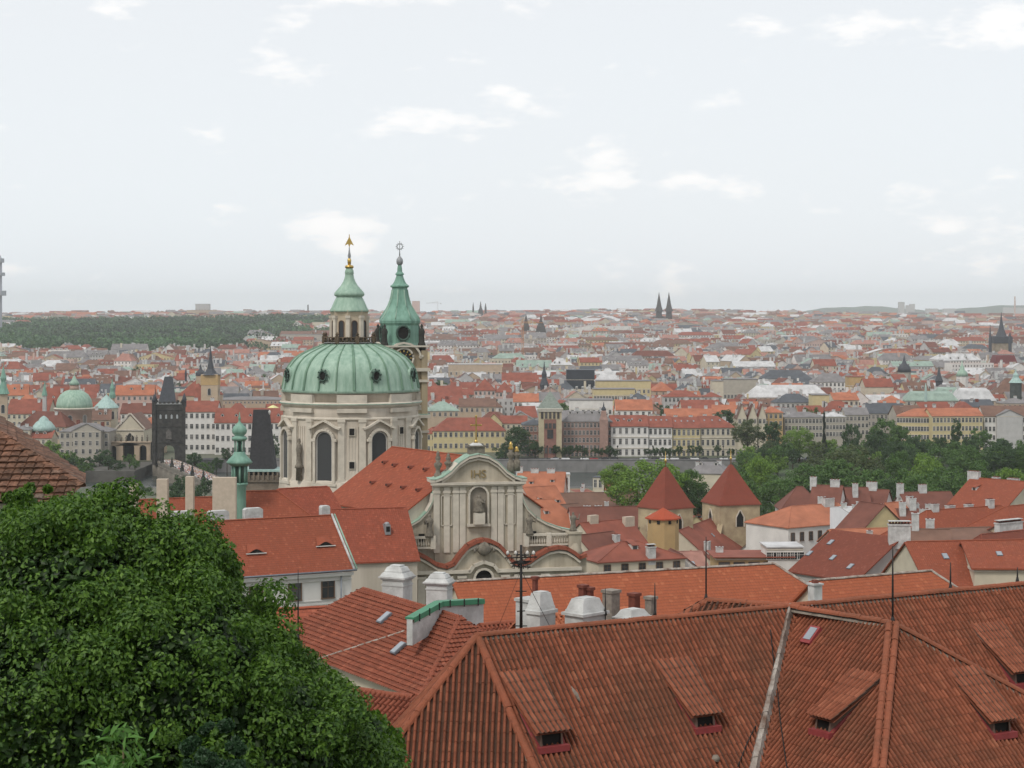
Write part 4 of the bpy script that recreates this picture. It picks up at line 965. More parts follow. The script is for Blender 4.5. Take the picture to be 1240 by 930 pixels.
mb=MB(); mb.lathe(pp([(1.9,318),(1.5,312),(2.0,310),(1.2,306),(.5,300),(.4,285)]),8,(LX,0,0)); mb.build('spire_rod',M_lead,cap)
mb=MB()
for s in(-1,1): mb.slab([(LX,zd(286)),(LX+s*1.8/SD,zd(290)),(LX+s*5.5/SD,zd(297.5)),(LX+s*1.6/SD,zd(295.5)),(LX,zd(299))][::s],-.08,.08)
mb.box(LX-.07,LX+.07,-.07,.07,zd(299),zd(284)); mb.build('gilded_finial',M_gold,cap)
# nave
R1=P(568,552,276); zz=R1.z; R2=PZ(475,541,zz)
R2=P(475,541,R1.y*(552-HY)/(541-HY))
nv=rb2('nave','x',R1+Vector((.5,-1.5,0)),R2,11.5,.66,(0,0),M_plaster,T_ref2:=tile_mat('nave_orange_tiles',(.275,.068,.033),.3,.35,.12,.4,.18,.35),16,ridge=True,ov=.3)
for u in(.12,.32,.52,.74,.9):
    for v in((.3,.62) if u<.8 else (.28,)):
        mb=MB(); mb.add([(-.8,-.9,-.05),(.8,-.9,-.05),(.28,1.5,1.25),(-.28,1.5,1.25),(0,-.0,.3)],[(0,1,2,3)])
        L_=(R2-R1).length
        mb=MB(); mb.slab([(-.3,0),(.3,0),(.22,.3),(0,.4),(-.22,.3)],-.5,1.6,0); mb.slab([(-.24,.03),(.24,.03),(.15,.26),(0,.34),(-.15,.26)],-.54,-.5,1)
        mb.build('roof_vent',[T_dk,M_dark],nv,(u*L_,v*11.5,R1.z-16-v*11.5*.66),(0,0,math.pi))
adopt(nv,church)
ai=rblock('aisle','x',402,617,490,614.5,262,7.5,.8,roof=tile_mat('aisle_tiles',(.25,.062,.034),.3,.35,.12,.4,.18,.3),base=16,ridge=True,wall=M_plaster)
mb=MB(); mb.box(.0,.7,-.6,1.2,-.3,1.0,0); mb.box(.1,.6,-.65,-.55,.1,.8,1); mb.lathe([(.45,1.0),(.3,1.25),(.05,1.35)],8,(.35,.2,0)); mb.build('dormer',[M_lead,M_dark],ai,(6.5,-3.6,262*0+P(402,617,262).z-16-3.6*.8),(0,0,0))
adopt(ai,church)
# ---------------------------------------------------------------- curved front gable
YF=270.0; fa=R(12); SF=F/YF*math.cos(fa)
fr0=P(579,690,YF); fz=lambda py: CZ-(py-HY)/F*YF-13; fx=lambda px:(px-579)/SF
fro=empty('front',fr0,fa); fro.location.z=13
bpy.context.view_layer.update()
up=[(521,583),(527,583),(536,580),(546,573),(556,562.5),(567,555.5),(579,553)]
upm=up+[(1158-x,y) for x,y in up[-2::-1]]
path=[(fx(x),fz(y)) for x,y in upm]
mb=MB(); mb.slab([(fx(527),fz(700)),(fx(631),fz(700)),(fx(631),fz(583))]+path[-3:1:-1]+[(fx(527),fz(583))],0,2.4,0); 
fs=mb.build('facade',M_facade,fro)
mb=MB(); mb.band(path,.38,-.75,2.4); mb.band([(fx(x),fz(y+4)) for x,y in upm[2:-2]],.3,-.45,0); mb.box(fx(522),fx(636),-.7,.1,fz(586.5),fz(583.5)); mb.box(fx(524),fx(634),-.45,.1,fz(588.5),fz(586.5)); mb.build('pediment_moulding',M_cornice,fs)
mb=MB(); mb.band([(x,z+.39) for x,z in path],.1,-.8,2.9); mb.build('copper_cover',M_copper,fs)
vol=[(527,598),(525,609),(519,620),(509,630),(495,638),(478,644.5),(463,648)]
for s in(0,1):
    g=lambda x: x if not s else 1158-x
    q_=[(fx(g(x)),fz(y)) for x,y in vol]
    mb=MB(); mb.slab((q_+[(fx(g(463)),fz(700)),(fx(g(527)),fz(700))])[::(1 if s else -1)],.3,1.6,0)
    v_=mb.build('volute_wall',M_facade,fs)
    mb=MB(); mb.band(q_ if s else q_[::-1],.3,.0,1.8); mb.build('volute_moulding',M_cornice,v_)
    mb=MB(); mb.band([(x,z+.31) for x,z in (q_ if s else q_[::-1])],.08,-.05,1.9); mb.build('copper_cover',M_copper,v_)
    mb=MB(); xs=sorted((fx(g(515)),fx(g(508)))); mb.box(xs[0],xs[1],.22,.35,fz(655),fz(645)); mb.build('small_window',M_dark,v_)
    # balustrade
    ba=MB(); x0,x1=sorted((fx(g(468)),fx(g(523)))); ba.box(x0,x1,-1.3,-.8,fz(661.5),fz(659.5)); ba.box(x0,x1,-1.35,-.75,fz(649.5),fz(647))
    nb=18
    for i in range(nb): 
        xc=x0+(x1-x0)*(i+.5)/nb; ba.lathe([(.07,fz(659.5)),(.16,fz(656.5)),(.06,fz(652)),(.1,fz(649.5))],6,(xc,-1.05,0))
    for xc in(x0,(x0+x1)/2,x1): ba.box(xc-.35,xc+.35,-1.45,-.65,fz(662),fz(646.4))
    ba.build('balustrade',M_cornice,fs)
    # corner pedestal with statue
    mb=MB(); xc=fx(g(464)); mb.box(xc-.9,xc+.9,-1.6,1.4,fz(700),fz(648)); mb.box(xc-1.05,xc+1.05,-1.75,1.5,fz(648),fz(645.5)); 
    mb.lathe([(1.3,fz(676)),(1.2,fz(668)),(.8,fz(660)),(.5,fz(655))],10,(xc,-.9,0))
    pd=mb.build('corner_pedestal',M_facade,fs)
    for (sx_,pt,pb,nm) in((464,622 if s else 628,645.5,'statue'),(519,622 if s else 620,648,'statue')):
        h=fz(pt)-fz(pb); mb=MB(); r=h*.2
        mb.lathe([(r*1.1,0),(r*1.0,h*.1),(r*.75,h*.3),(r*.62,h*.5),(r*.95,h*.68),(r*.85,h*.78),(r*.3,h*.83),(r*.38,h*.9),(r*.3,h*.97),(r*.05,h)],9,sy=.75)
        mb.tube([(0,-.1,h*.72),(r*1.3*(1 if s else -1),-.3,h*.6),(r*1.5*(1 if s else -1),-.4,h*.9)],[r*.3,r*.24,r*.15],5)
        mb.build(nm,M_statue,fs,(fx(g(sx_)),-.4 if sx_==464 else -1.2,fz(pb)),(0,0,.3))
    # urn finials
    for x_,pt,pb,gd in(((533.5,546,578,0),(546,549,572,0)) if not s else ((622,536,566,1),(629,542,562,1))):
        h=fz(pt)-fz(pb); mb=MB(); mb.lathe([(.55,-1.2),(.55,h*.12),(.35,h*.15),(.3,h*.3),(.55,h*.42),(.6,h*.5),(.25,h*.58),(.4,h*.66)],8); mt=1 if gd else 0
        mb.lathe([(.25,h*.62),(.4,h*.72),(.2,h*.82),(.28,h*.88),(.04,h)],8,m=mt); mb.build('urn_finial',[M_statue,M_gold],fs,(fx(x_) ,1.9,fz(pb)))
# lower storey with the wavy cornice
low=[(457,676),(466,679),(473,673),(482,667.5),(492,666),(503,668),(514,674),(526,682),(538,685),(548,681),(556,670),(565,660),(574,655.5),(582,654)]
lw=low+[(1164-x,y-(1 if x<530 else 0)) for x,y in low[-2::-1]]
lp_=[(fx(x),fz(y)) for x,y in lw]
mb=MB(); 
mb.slab([(lp_[0][0],0),(lp_[-1][0],0)]+lp_[::-1],-2.0,1.5,0); ls=mb.build('lower_wall',M_facade,fro)
mb=MB(); mb.band(lp_,.5,-2.6,-.8); mb.build('tiled_coping',tile_mat('coping_tiles',(.25,.075,.045),.3,.3,.2,0,.3,.3),ls)
mb=MB(); mb.band([(fx(x),fz(y+4.5)) for x,y in lw[1:-1]],.3,-2.35,-2.0); 
mb.band([(fx(472),fz(691)),(fx(566),fz(691)),(fx(571),fz(684)),(fx(582),fz(680)),(fx(593),fz(684)),(fx(598),fz(691)),(fx(700),fz(691))],.45,-2.6,-2.0); mb.build('cornice',M_cornice,ls)
mb=MB(); rr_=10/SF
arc=[(fx(582)+rr_*math.cos(math.pi*i/10),fz(698)+rr_*math.sin(math.pi*i/10)) for i in range(11)]
mb.slab([(fx(582)-rr_,fz(730)),(fx(582)+rr_,fz(730))]+arc,-2.04,-1.9,0); mb.band([arc[0],*arc[1:]][::-1],.3,-2.5,-2.0,1); mb.build('arched_window',[M_dark,M_cornice],ls)
mb=MB(); c_=(fx(582),fz(663)); mb.lathe([(.1,-.9),(.8,-.5),(1.1,0),(.9,.5),(.5,.9),(.1,1.1)],8,(c_[0],-2.7,c_[1]),sy=.5)
for i in range(6): t=R(20+i*28); mb.lathe([(.05,-.3),(.3,0),(.05,.4)],5,(c_[0]+1.3*math.cos(t)*1.1,-2.7,c_[1]+.8*math.sin(t)-.4))
mb.build('cartouche',M_statue,ls)
for x_ in(474,508,540,556,608,624,656,692): mb=MB(); mb.box(fx(x_)-.5,fx(x_)+.5,-2.3,-1.9,0,fz(694)); mb.box(fx(x_)-.65,fx(x_)+.65,-2.4,-1.9,fz(697),fz(694)); mb.build('pilaster',M_cornice,ls)
for x_ in(529,541,552,560,598,606,618,629): 
    mb=MB(); mb.box(fx(x_)-.42,fx(x_)+.42,-.2,0,fz(668),fz(589)); mb.box(fx(x_)-.52,fx(x_)+.52,-.3,0,fz(596.5),fz(593.5)); mb.build('pilaster',M_cornice,fs)
for x0_,x1_ in((535,547),(611,623)): mb=MB(); mb.band([(fx(x0_),fz(635)),(fx(x0_),fz(600)),(fx(x1_),fz(600)),(fx(x1_),fz(635)),(fx(x0_),fz(635))],.1,-.2,0); mb.build('wall_panel',M_cornice,fs)
# niche and its statue
mb=MB(); xa,xb=fx(566),fx(592); 
arc=[(fx(579)+(xb-xa)/2*.8*math.cos(math.pi*i/8),fz(600)+(xb-xa)/2*.8*math.sin(math.pi*i/8)) for i in range(9)]
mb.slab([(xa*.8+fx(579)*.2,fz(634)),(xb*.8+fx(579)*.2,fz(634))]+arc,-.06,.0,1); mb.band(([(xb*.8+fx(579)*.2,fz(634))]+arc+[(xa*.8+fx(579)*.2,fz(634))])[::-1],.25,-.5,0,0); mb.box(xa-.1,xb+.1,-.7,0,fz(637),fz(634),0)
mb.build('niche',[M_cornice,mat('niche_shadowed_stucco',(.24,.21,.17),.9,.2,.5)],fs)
h=fz(599)-fz(620); mb=MB(); mb.box(-.75,.75,-.5,.5,fz(634)-fz(620),0,1); mb.lathe([(.85,0),(.8,h*.15),(.62,h*.4),(.75,h*.62),(.62,h*.76),(.22,h*.81),(.3,h*.88),(.27,h*.95),(.03,h)],10,sy=.7); mb.tube([(0,-.3,h*.7),(.7,-.5,h*.55),(.8,-.5,h*.9)],[.2,.16,.1],5)
mb.build('statue',[M_statue,M_cornice],fs,(fx(579),-.75,fz(620)))
tx=bpy.data.curves.new('ihs','FONT'); tx.body='IHS'; tx.size=1.6; tx.extrude=.06; tx.align_x='CENTER'
to=bpy.data.objects.new('ihs',tx); COL.objects.link(to); bpy.context.view_layer.update(); me=bpy.data.meshes.new_from_object(to); bpy.data.objects.remove(to); me.materials.clear(); me.materials.append(mat('dull_gilding',(.30,.225,.11),.6,.2,3,.3))
link('gilded_letters',me,fs,(fx(579),-.12,fz(578.5)),(R(90),0,0))
mb=MB(); mb.box(-1.1,1.1,-.9,.9,-1.6,fz(540)-fz(553)); mb.box(-1.3,1.3,-1.1,1.1,fz(541.5)-fz(553),fz(540)-fz(553)); mb.box(-.9,.9,-.7,.7,fz(540)-fz(553),fz(537)-fz(553),1,None,.5); mb.build('gable_block',[M_statue,M_wh],fs,(fx(579),1.5,fz(553)))
mb=MB(); hh=fz(505)-fz(537); mb.box(-.09,.09,-.08,.08,0,hh); mb.box(-.7,.7,-.08,.08,hh*.64,hh*.70); 
for a_ in(-.8,.8): mb.lathe([(.02,-.15),(.14,0),(.02,.15)],6,(a_*.9,0,hh*.67))
mb.lathe([(.02,-.2),(.2,0),(.02,.25)],6,(0,0,hh)); mb.lathe([(.3,-.1),(.25,.3),(.05,.5)],8); mb.build('gilded_cross',M_gold,fs,(fx(579),1.5,fz(537)))
adopt(fro,church)
# ---------------------------------------------------------------- bell tower
YT=350; ST=F/YT; tc0=P(484,600,YT); tw=empty('bell_tower',(tc0.x,YT,13),R(14),'slender baroque bell tower with flared green copper roof and black clock face behind the dome','tower')
zt=lambda py: zd(py,YT)
mb=MB(); hw=25/ST; mb.box(-hw,hw,-hw,hw,0,zt(419)); 
for sx,sy in((-1,-1),(1,-1),(1,1),(-1,1)):
    mb.box(sx*hw-.55,sx*hw+.55,sy*hw-.55,sy*hw+.55,0,zt(424))
body=mb.build('body',mat('tower_stone',(.33,.27,.18),.9,.25,.4,0,.3,True,(.20,.16,.11)),tw)
for a_,b_,k in((449,445,1.13),(462,459,1.08),(505,501,1.14),(523,520,1.08),(420,418,1.08)):
    mb=MB(); mb.box(-hw*k-.5,hw*k+.5,-hw*k-.5,hw*k+.5,zt(a_),zt(b_)); mb.build('cornice',M_cornice,body)
mb=MB(); mb.box(-hw*1.1-.5,hw*1.1+.5,-hw*1.1-.5,hw*1.1+.5,zt(500.9),zt(500)); mb.build('copper_edge',M_copper,body)
for k in range(4):
    a=R(-90+90*k); rot=(0,0,a+R(90)); c=Vector((math.cos(a)*hw,math.sin(a)*hw,zt(433)))
    n_=24; mb=MB(); r=10.5/ST
    mb.slab([(r*math.cos(2*math.pi*i/n_),r*math.sin(2*math.pi*i/n_)) for i in range(n_)],-.35,0,0)
    ck=mb.build('clock_face',mat('black_clock_dial',(.015,.014,.013),.6,.2,3),body,c,rot)
    mb=MB(); ringp=[(r*1.1*math.cos(2*math.pi*i/n_),-.38,r*1.1*math.sin(2*math.pi*i/n_)) for i in range(n_+1)]; mb.tube(ringp,.2,6); mb.build('clock_frame',M_cornice,ck)
    mb=MB()
    for i in range(12):
        t=2*math.pi*i/12; M4=Matrix.Rotation(-t,4,'Y'); mb.box(-.09,.09,-.42,-.36,r*.68,r*.93,0,M4)
    mb.build('hour_mark',M_gold,ck)
    for t,l in((.6,.55),(2.6,.75)): mb=MB(); mb.box(-.06,.06,-.46,-.4,-.15,r*l,0,Matrix.Rotation(t,4,'Y')); mb.build('clock_hand',M_gold,ck)
    mb=MB(); mb.band([(-hw*.95,zt(431)-c.z)]+[(hw*.78*math.cos(math.pi*(1-i/8)),hw*.7*math.sin(math.pi*(1-i/8))-.1) for i in range(9)]+[(hw*.95,zt(431)-c.z)],.35,-.7,0); mb.build('arched_moulding',M_cornice,body,c,rot)
    mb=MB(); link('belfry_window',window_mesh(2.0,5.2,'b',True),body,(math.cos(a)*hw,math.sin(a)*hw,zt(496)),rot)
    a2=a+R(45); rr=hw*1.28; h=3.6; mb=MB(); mb.lathe([(.7,-1.6),(.7,0),(.55,.3),(.45,h*.4),(.6,h*.6),(.4,h*.75),(.2,h*.78),(.28,h*.88),(.05,h)],8); mb.build('statue',mat('black_stone_figure',(.035,.035,.03),.9,.4,3),body,(math.cos(a2)*rr,math.sin(a2)*rr,zt(416)),rot)
tp=lambda l:[(r/ST,zt(y)) for r,y in l]
mb=MB(); mb.lathe(tp([(25,420),(24.5,417),(23.3,415),(23.2,394),(25,391),(25.2,388.5)]),8,rot=R(22.5),smooth=False); bs=mb.build('copper_stage',M_copper2,tw)
for k in range(4):
    a=R(-90+90*k); mb=MB(); r=1.0
    mb.slab([(r*math.cos(2*math.pi*i/14),r*1.1*math.sin(2*math.pi*i/14)) for i in range(14)],-.2,0,0); mb.tube([(1.15*r*math.cos(2*math.pi*i/14),-.2,1.3*r*math.sin(2*math.pi*i/14)) for i in range(15)],.22,6,1); mb.slab([(-.35,-1.9),(.35,-1.9),(.6,-1.2),(-.6,-1.2)],-.3,0,1)
    mb.build('oval_opening',[M_dark,mat('dark_copper_ornament',(.05,.09,.07),.7,.3,3)],bs,(math.cos(a)*23.2/ST*.925,math.sin(a)*23.2/ST*.925,zt(403)),(0,0,a+R(90)))
mb=MB(); mb.lathe(tp([(25.5,388.5),(24.6,386),(21.5,381),(17.6,375),(14.4,369.5),(12,363),(10.5,357),(9.6,351),(9.4,348.5),(11.4,347.5),(11.6,346),(8.6,343.8),(6.6,340.5),(5,336.5),(4,333.5),(5.4,332.6),(5.2,331.4),(3.2,329),(2.8,324),(2.1,321)]),8,rot=R(22.5),smooth=False)
rf=mb.build('flared_roof',M_copper2,tw)
for k in range(8):
    a=R(22.5+45*k); pr=tp([(24.6,386),(21.5,381),(17.6,375),(14.4,369.5),(12,363),(10.5,357),(9.6,351)]); mb=MB(); mb.tube([(math.cos(a)*r,math.sin(a)*r,z) for r,z in pr],.11,5); mb.build('rib',M_copper,rf)
mb=MB(); mb.lathe(tp([(2,321.5),(3.8,319),(4.2,316.5),(3.8,314),(2,311.5),(.8,310)]),12); mb.build('finial_ball',M_lead,rf)
mb=MB(); mb.lathe(tp([(.8,311),(.5,303),(.45,292)]),6); 
c=(0,0,zt(298.5)); mb.tube([(.5*math.cos(t),0,c[2]+.5*math.sin(t)) for t in [2*math.pi*i/12 for i in range(13)]],.09,5)
for i in range(12): t=2*math.pi*i/12; mb.tube([(.5*math.cos(t),0,c[2]+.5*math.sin(t)),(.82*math.cos(t),0,c[2]+.82*math.sin(t))],[.08,.02],4)
mb.build('star_finial',M_lead,rf)
# ---------------------------------------------------------------- convent range in front of the church
cv=rblock('convent_range','long convent wing with orange-red roof, two eyebrow dormers and white wall with brown windows',128,638,400,623.8,225,6.6,.85,wall='white',roof=T_ref,base=22,ridge=True)
Lc=(P(400,623.8,225*(638-HY)/(623.8-HY))-P(128,638,225)).length
ca=cv.rotation_euler.z; zc0=P(128,638,225).z-22
def col_u(px,v):    # distance along the ridge of the point seen at pixel column px on the line v metres off the ridge
    tx_=(px-620)/F; A=P(128,638,225); d=Vector((math.cos(ca),math.sin(ca))); n_=Vector((-d.y,d.x))*v
    return (tx_*(A.y+n_.y)-(A.x+n_.x))/(d.x-tx_*d.y)
for px,v in((310,-4.3),(394,-3.9)):
    mb=MB(); w_=1.05; pr=[(w_*(i/6-1),.42*(.5-.5*math.cos(math.pi*i/6))) for i in range(13)]; pr=[(x,z) for x,z in pr]
    mb.slab(pr,-.05,.02,1)
    vs=[];
    for x,z in pr: vs+=[(x*1.05,-.12,z+.05),(x*.75,1.1,1.1*.85+.04)]
    mb.add(vs,[(2*i,2*i+2,2*i+3,2*i+1) for i in range(12)],0); mb.box(-1.25,1.25,-.3,-.02,-.08,0,2)
    mb.build('eyebrow_dormer',[T_ref,M_dark,M_frame],cv,(col_u(px,v),v,zc0-abs(v)*.85+.1))
for px in(262,310,357,397): link('window',window_mesh(1.5,2.0,'b'),cv,(col_u(px,-6.6),-6.62,zc0-6.6*.85-3.5))
mb=MB(); ez=zc0-6.6*.85; mb.box(-.2,Lc+.1,-7.1,-6.6,ez-.95,ez-.55,0); mb.box(0,Lc,-6.75,-6.6,ez-1.5,ez-1.35,0); mb.box(0,Lc,-6.75,-6.6,ez-4.3,ez-4.1,0); mb.box(0,Lc,-6.72,-6.6,ez-3.85,ez-3.75,0); mb.build('cornice',M_frame,cv)
mb=MB(); mb.tube([(-.3,-7.3,ez-.32),(Lc+.4,-7.3,ez-.32)],.12,6); mb.build('gutter',M_zinc,cv)
mb=MB(); x_=col_u(412,-6.6); mb.tube([(x_,-6.9,ez-.4),(x_,-6.85,ez-9)],.09,6); mb.build('downpipe',M_zinc,cv)
mb=MB(); a_=(Lc+.2,0,zc0+.1); b_=(Lc+.2,-7.0,zc0-7.0*.85+.1); mb.tube([a_,b_],[.16,.16],5); mb.tube([(a_[0]+.35,0,a_[2]),(b_[0]+.35,-7,b_[2])],.12,5,1); mb.build('verge_flashing',[M_wh,M_copper],cv)
for px,w_,h_ in((219,2.4,1.9),(264,2.5,1.75),(306,2.3,1.85),(393,1.1,1.7)):
    link('chimney',chimney_mesh('arch',w_,1.0,h_),cv,(col_u(px,1.2),1.2,zc0-.6))
ww_=rblock('side_wing','low beige church annexe with an arched window between the white wall and the tall chimney',424,672,480,668,262,4,.5,wall=M_plaster,roof=T_ref,base=22,ridge=False)
link('window',window_mesh(2.3,2.3,'b',True),ww_,(2.6,-4.02,P(424,672,262).z-22-5.3))
# roofs behind the convent range
hA=rblock('tiled_house','red roof with beige box chimneys behind the convent wing, left of the green turret',150,606,297,600,262,7,.7,roof=T_ref,base=18)
hB=rblock('tiled_house','red roof directly right of the green copper turret at the foot of the drum',296,595,336,594,268,8,.8,(0,1),roof=T_ref,base=18,hipk=1)
hC=rblock('tiled_house','low red roof against the left foot of the church drum',338,592,396,589,276,8,.7,(1,0),roof=tile_mat('aisle_tiles',(.25,.062,.034),.3,.35,.12,.4,.18,.3),base=18,hipk=.9)
for o_,px,pb,pt,w_ in((hA,197,606,580,13),(hA,230,616,577,9.5),(hA,272,612,578,28),(hA,162,606,586,9)):
    B=P(px,pb,256); w2=w_/F*256; mb=MB(); hh=(pb-pt)/F*256; mb.box(-w2/2,w2/2,-.6,.6,-3,hh); mb.build('chimney',M_beige,o_,WL(o_,B),(0,0,-o_.rotation_euler.z))
# green copper turret
tY=264; tt=P(290,600,tY); tu=empty('copper_turret',(tt.x,tY,22),0,'small green copper turret with open columned lantern and onion cap beside the dark tower roof','turret')
ut=lambda l:[(r/F*tY,CZ-(y-HY)/F*tY-22) for r,y in l]
mb=MB(); mb.lathe([(.9,0)]+ut([(8,606),(8,590),(10,587),(10.5,585),(8,584.5)]),12); mb.build('base',M_copper2,tu)
for k in range(8): a=R(45*k+10); pr=ut([(8.6,585),(8.6,563)]); mb=MB(); mb.tube([(math.cos(a)*pr[0][0],math.sin(a)*pr[0][0],pr[0][1]),(math.cos(a)*pr[1][0],math.sin(a)*pr[1][0],pr[1][1])],.14,6); mb.build('column',M_copper2,tu)
mb=MB(); mb.lathe(ut([(5,585),(5,562)]),10); mb.build('core',mat('dark_copper_ornament',(.05,.09,.07),.7,.3,3),tu)
mb=MB(); mb.lathe(ut([(10.5,564),(15,561),(16,559.5),(13,556),(9,552),(7,548.5),(6.5,547)]),12); mb.build('skirt_roof',M_copper2,tu)
for k in range(6): a=R(60*k+10); pr=ut([(5.4,548),(5.4,533)]); mb=MB(); mb.tube([(math.cos(a)*pr[0][0],math.sin(a)*pr[0][0],pr[0][1]),(math.cos(a)*pr[1][0],math.sin(a)*pr[1][0],pr[1][1])],.12,6); mb.build('column',M_copper2,tu)
mb=MB(); mb.lathe(ut([(3,548),(3,532)]),8); mb.build('core',mat('dark_copper_ornament',(.05,.09,.07),.7,.3,3),tu)
mb=MB(); mb.lathe(ut([(6,534),(9.5,532),(9.5,530),(6,528),(6,527),(8.6,524.5),(9.2,521),(7.5,517),(4,513.5),(1.5,511),(1,508),(2,506.5),(1,505),(.4,499)]),12); mb.build('onion_cap',M_copper2,tu)
# ---------------------------------------------------------------- Lesser Town roofs on the right
TOWN=[]
def rb(label,*a,**k):
    o=rblock('house',label,*a,**k); TOWN.append(o); return o
def gtower(label,px,pa,pe,hwpx,Y,rot,hw2=None,wm='tan'):
    "gothic church tower with a tall hipped red roof, flared at the eaves"
    B=P(px,pe,Y); g=G(B.x,Y)-1; o=empty('church_tower',(B.x,Y,g),R(rot),label,'tower'); h=hwpx/F*Y/(math.cos(R(rot))+math.sin(R(rot))); H=B.z-g; A=CZ-(pa-HY)/F*Y-g
    mb=MB(); mb.box(-h,h,-h,h,0,H); mb.build('body',mat('yellowish_sandstone',(.40,.33,.21),.9,.2,.35,0,.3,c2=(.26,.20,.13)),o)
    mb=MB(); mb.lathe([(h*1.5,H-.5),(h*1.48,H-.2),(h*1.12,H+(A-H)*.22),(h*.1,A),(h*.02,A+.1)],4,rot=R(45),smooth=False); mb.build('roof',T_dk2,o)
    mb=MB(); mb.lathe([(.12,A),(.1,A+1.2),(.35,A+1.5),(.3,A+1.9),(.06,A+2.2),(.05,A+4)],8); mb.build('finial',M_gold,o)
    for k in range(4):
        a=R(-90+90*k); mb=MB(); mb.band([(-1,0),(-1,2.4),(0,4.2),(1,2.4),(1,0)],.25,-.25,.05,0); mb.slab([(-.9,0),(.9,0),(.9,2.4),(0,4),(-.9,2.4)],-.06,.05,1)
        mb.build('lancet_window',[M_cornice,M_dark],o,(math.cos(a)*h,math.sin(a)*h,H-6.0),(0,0,a+R(90)))
        a2=a+R(45); mb=MB(); mb.box(-.7,.7,-1.6,.4,0,H*.62); mb.add([(-.7,-1.6,H*.62),(.7,-1.6,H*.62),(.7,0,H*.75),(-.7,0,H*.75)],[(0,1,2,3)]); mb.build('buttress',mat('yellowish_sandstone',(.40,.33,.21)),o,(math.cos(a2)*h*1.36,math.sin(a2)*h*1.36,0),(0,0,a2+R(90)))
    REG.append((B.x,Y,8,8,8,0,B.x,Y)); return o
T_dk2=tile_mat('spire_red_tiles',(.19,.048,.03),.35,.35,.16,.4,.2,.3)
gtower('stout gothic stone tower with steep dark red roof and gold finial behind the yellow turret',806,566,612,33,480,38)
gtower('gothic stone tower with dark red tent roof standing right of its twin, before the trees',885,563,607,33,500,18)
# yellow turret
tp0=P(803,652,455); o=empty('turret',(tp0.x,455,G(0,455)),0,'round yellow stair turret with red conical cap in front of the left gothic tower','turret')
g=o.location.z; zq=lambda py,Y=455: CZ-(py-HY)/F*Y-g
mb=MB(); mb.lathe([(3.7,0),(3.7,zq(627))],8,smooth=False); mb.build('wall',wallm('ochre'),o)
mb=MB(); mb.lathe([(4.3,zq(628)),(4.25,zq(626.5)),(.15,zq(615))],8,smooth=False); mb.build('roof',T_red,o)
for k in range(8): a=R(22.5+45*k); mb=MB(); mb.box(-.35,.35,-.1,.1,-.4,.4); mb.build('window',M_dark,o,(math.cos(a)*3.45,math.sin(a)*3.45,zq(631)),(0,0,a+R(90)))
rb('orange-roofed house directly right of the yellow round turret, grey chimney in front',822,642,862,627,470,9,.85,(0,1),roof='red',ch=((.1,-.7,2,2.6,'box'),),sky=((.6,-.4),(.3,-.5)))
rb('cream house with orange hipped roof and one dark attic hatch, below the yellow turret',752,656,772,655,375,5.6,.5,(1,1),wall='cream',roof='red',win=(('f',5,2.3,1.3,1.5,'b'),),dor=((.5,-.45),),ch=((1.1,-.9,1.6,2.0,'pots'),),hipk=.75)
rb('low house with salmon-pink roof right of the cream house',808,668,848,667,395,8,.5,(0,0),roof='pink',sky=((.6,-.5),),win=(('f',4,2.2,1.2,1.4),),wall='white')
rb('small house with dark red gable roof between the cream house and the salmon roof',812,664,826,671,385,5,.8,roof='dark',wall='white')
blk,_,_,_=block('house','long flat house with orange parapet strip and dark attic openings left of the white building',868,958,674,669,400,2,10,'shed','ochre','red',win=(1,5),wsz=(2.2,1.4),ov=.8,fr='b',ch=((.1,.7,1.5,1.2,'box'),))
rb('dark brown roofed house with tall cream chimney left of the cream house',700,648,742,643,400,8,.8,roof='dark',ch=((.2,-.9,1.4,3.4,'pots'),(.85,-.3,1.2,1.5)))
rb('orange gabled roof behind the balustrade end, with two grey chimneys',703,633,762,628,440,7,.8,roof='red',ch=((.25,0,2.4,1.5,'stubc'),(.72,0,2.6,1.6,'stubc')) if False else ((.25,0,2.4,1.5,'beige'),(.9,-.2,2.8,1.8,'beige')))
rb('dark red roof stretching left of the yellow turret',690,614,772,613,500,8,.7,roof='dark',wall='white',ch=((.55,.1,1,1.8),))
rb('long dark red barrack roof with a cream gable end facing right',672,597,762,595.5,600,9,.75,roof='brown',wall='cream',win=(('f',9,2.4,1.2,1.6,'b'),),ch=((.35,-.95,2,3.2,'box'),(.5,-.95,2,3.2,'box')),e=(0,3))
rb('orange-roofed house with three white chimneys on its ridge behind the church gable',628,571,684,571.5,640,8,.75,roof='orange',wall='pink',ch=((.02,0,2.2,1.6),(.35,0,2.6,1.0),(.7,0,2.6,1.0)),dor=((.3,-.6),(.75,-.5)))
rb('steep orange roof just right of the church gable, with dark hatches',634,590,672,588,585,9,.85,roof='orange',wall='pink',dor=((.3,-.5),(.8,-.6)))
rb('orange roof sloping down beside the church volute',630,606,668,604,500,10,.85,(0,1),roof='orange',dor=((.6,-.4),))
rb('dark red roof behind the right statue of the church front',668,612,700,609,520,7,.8,roof='brown',ch=((.6,-.8,3,2.4,'box'),))
o,_,_,_=block('house','tiny white and green glazed lift tower rising above the orange roofs beside the river',678,690,574,572,660,0,7,'pyr','white','white',win=(2,1),wsz=(2,2.5),ov=.2)
TOWN.append(o)
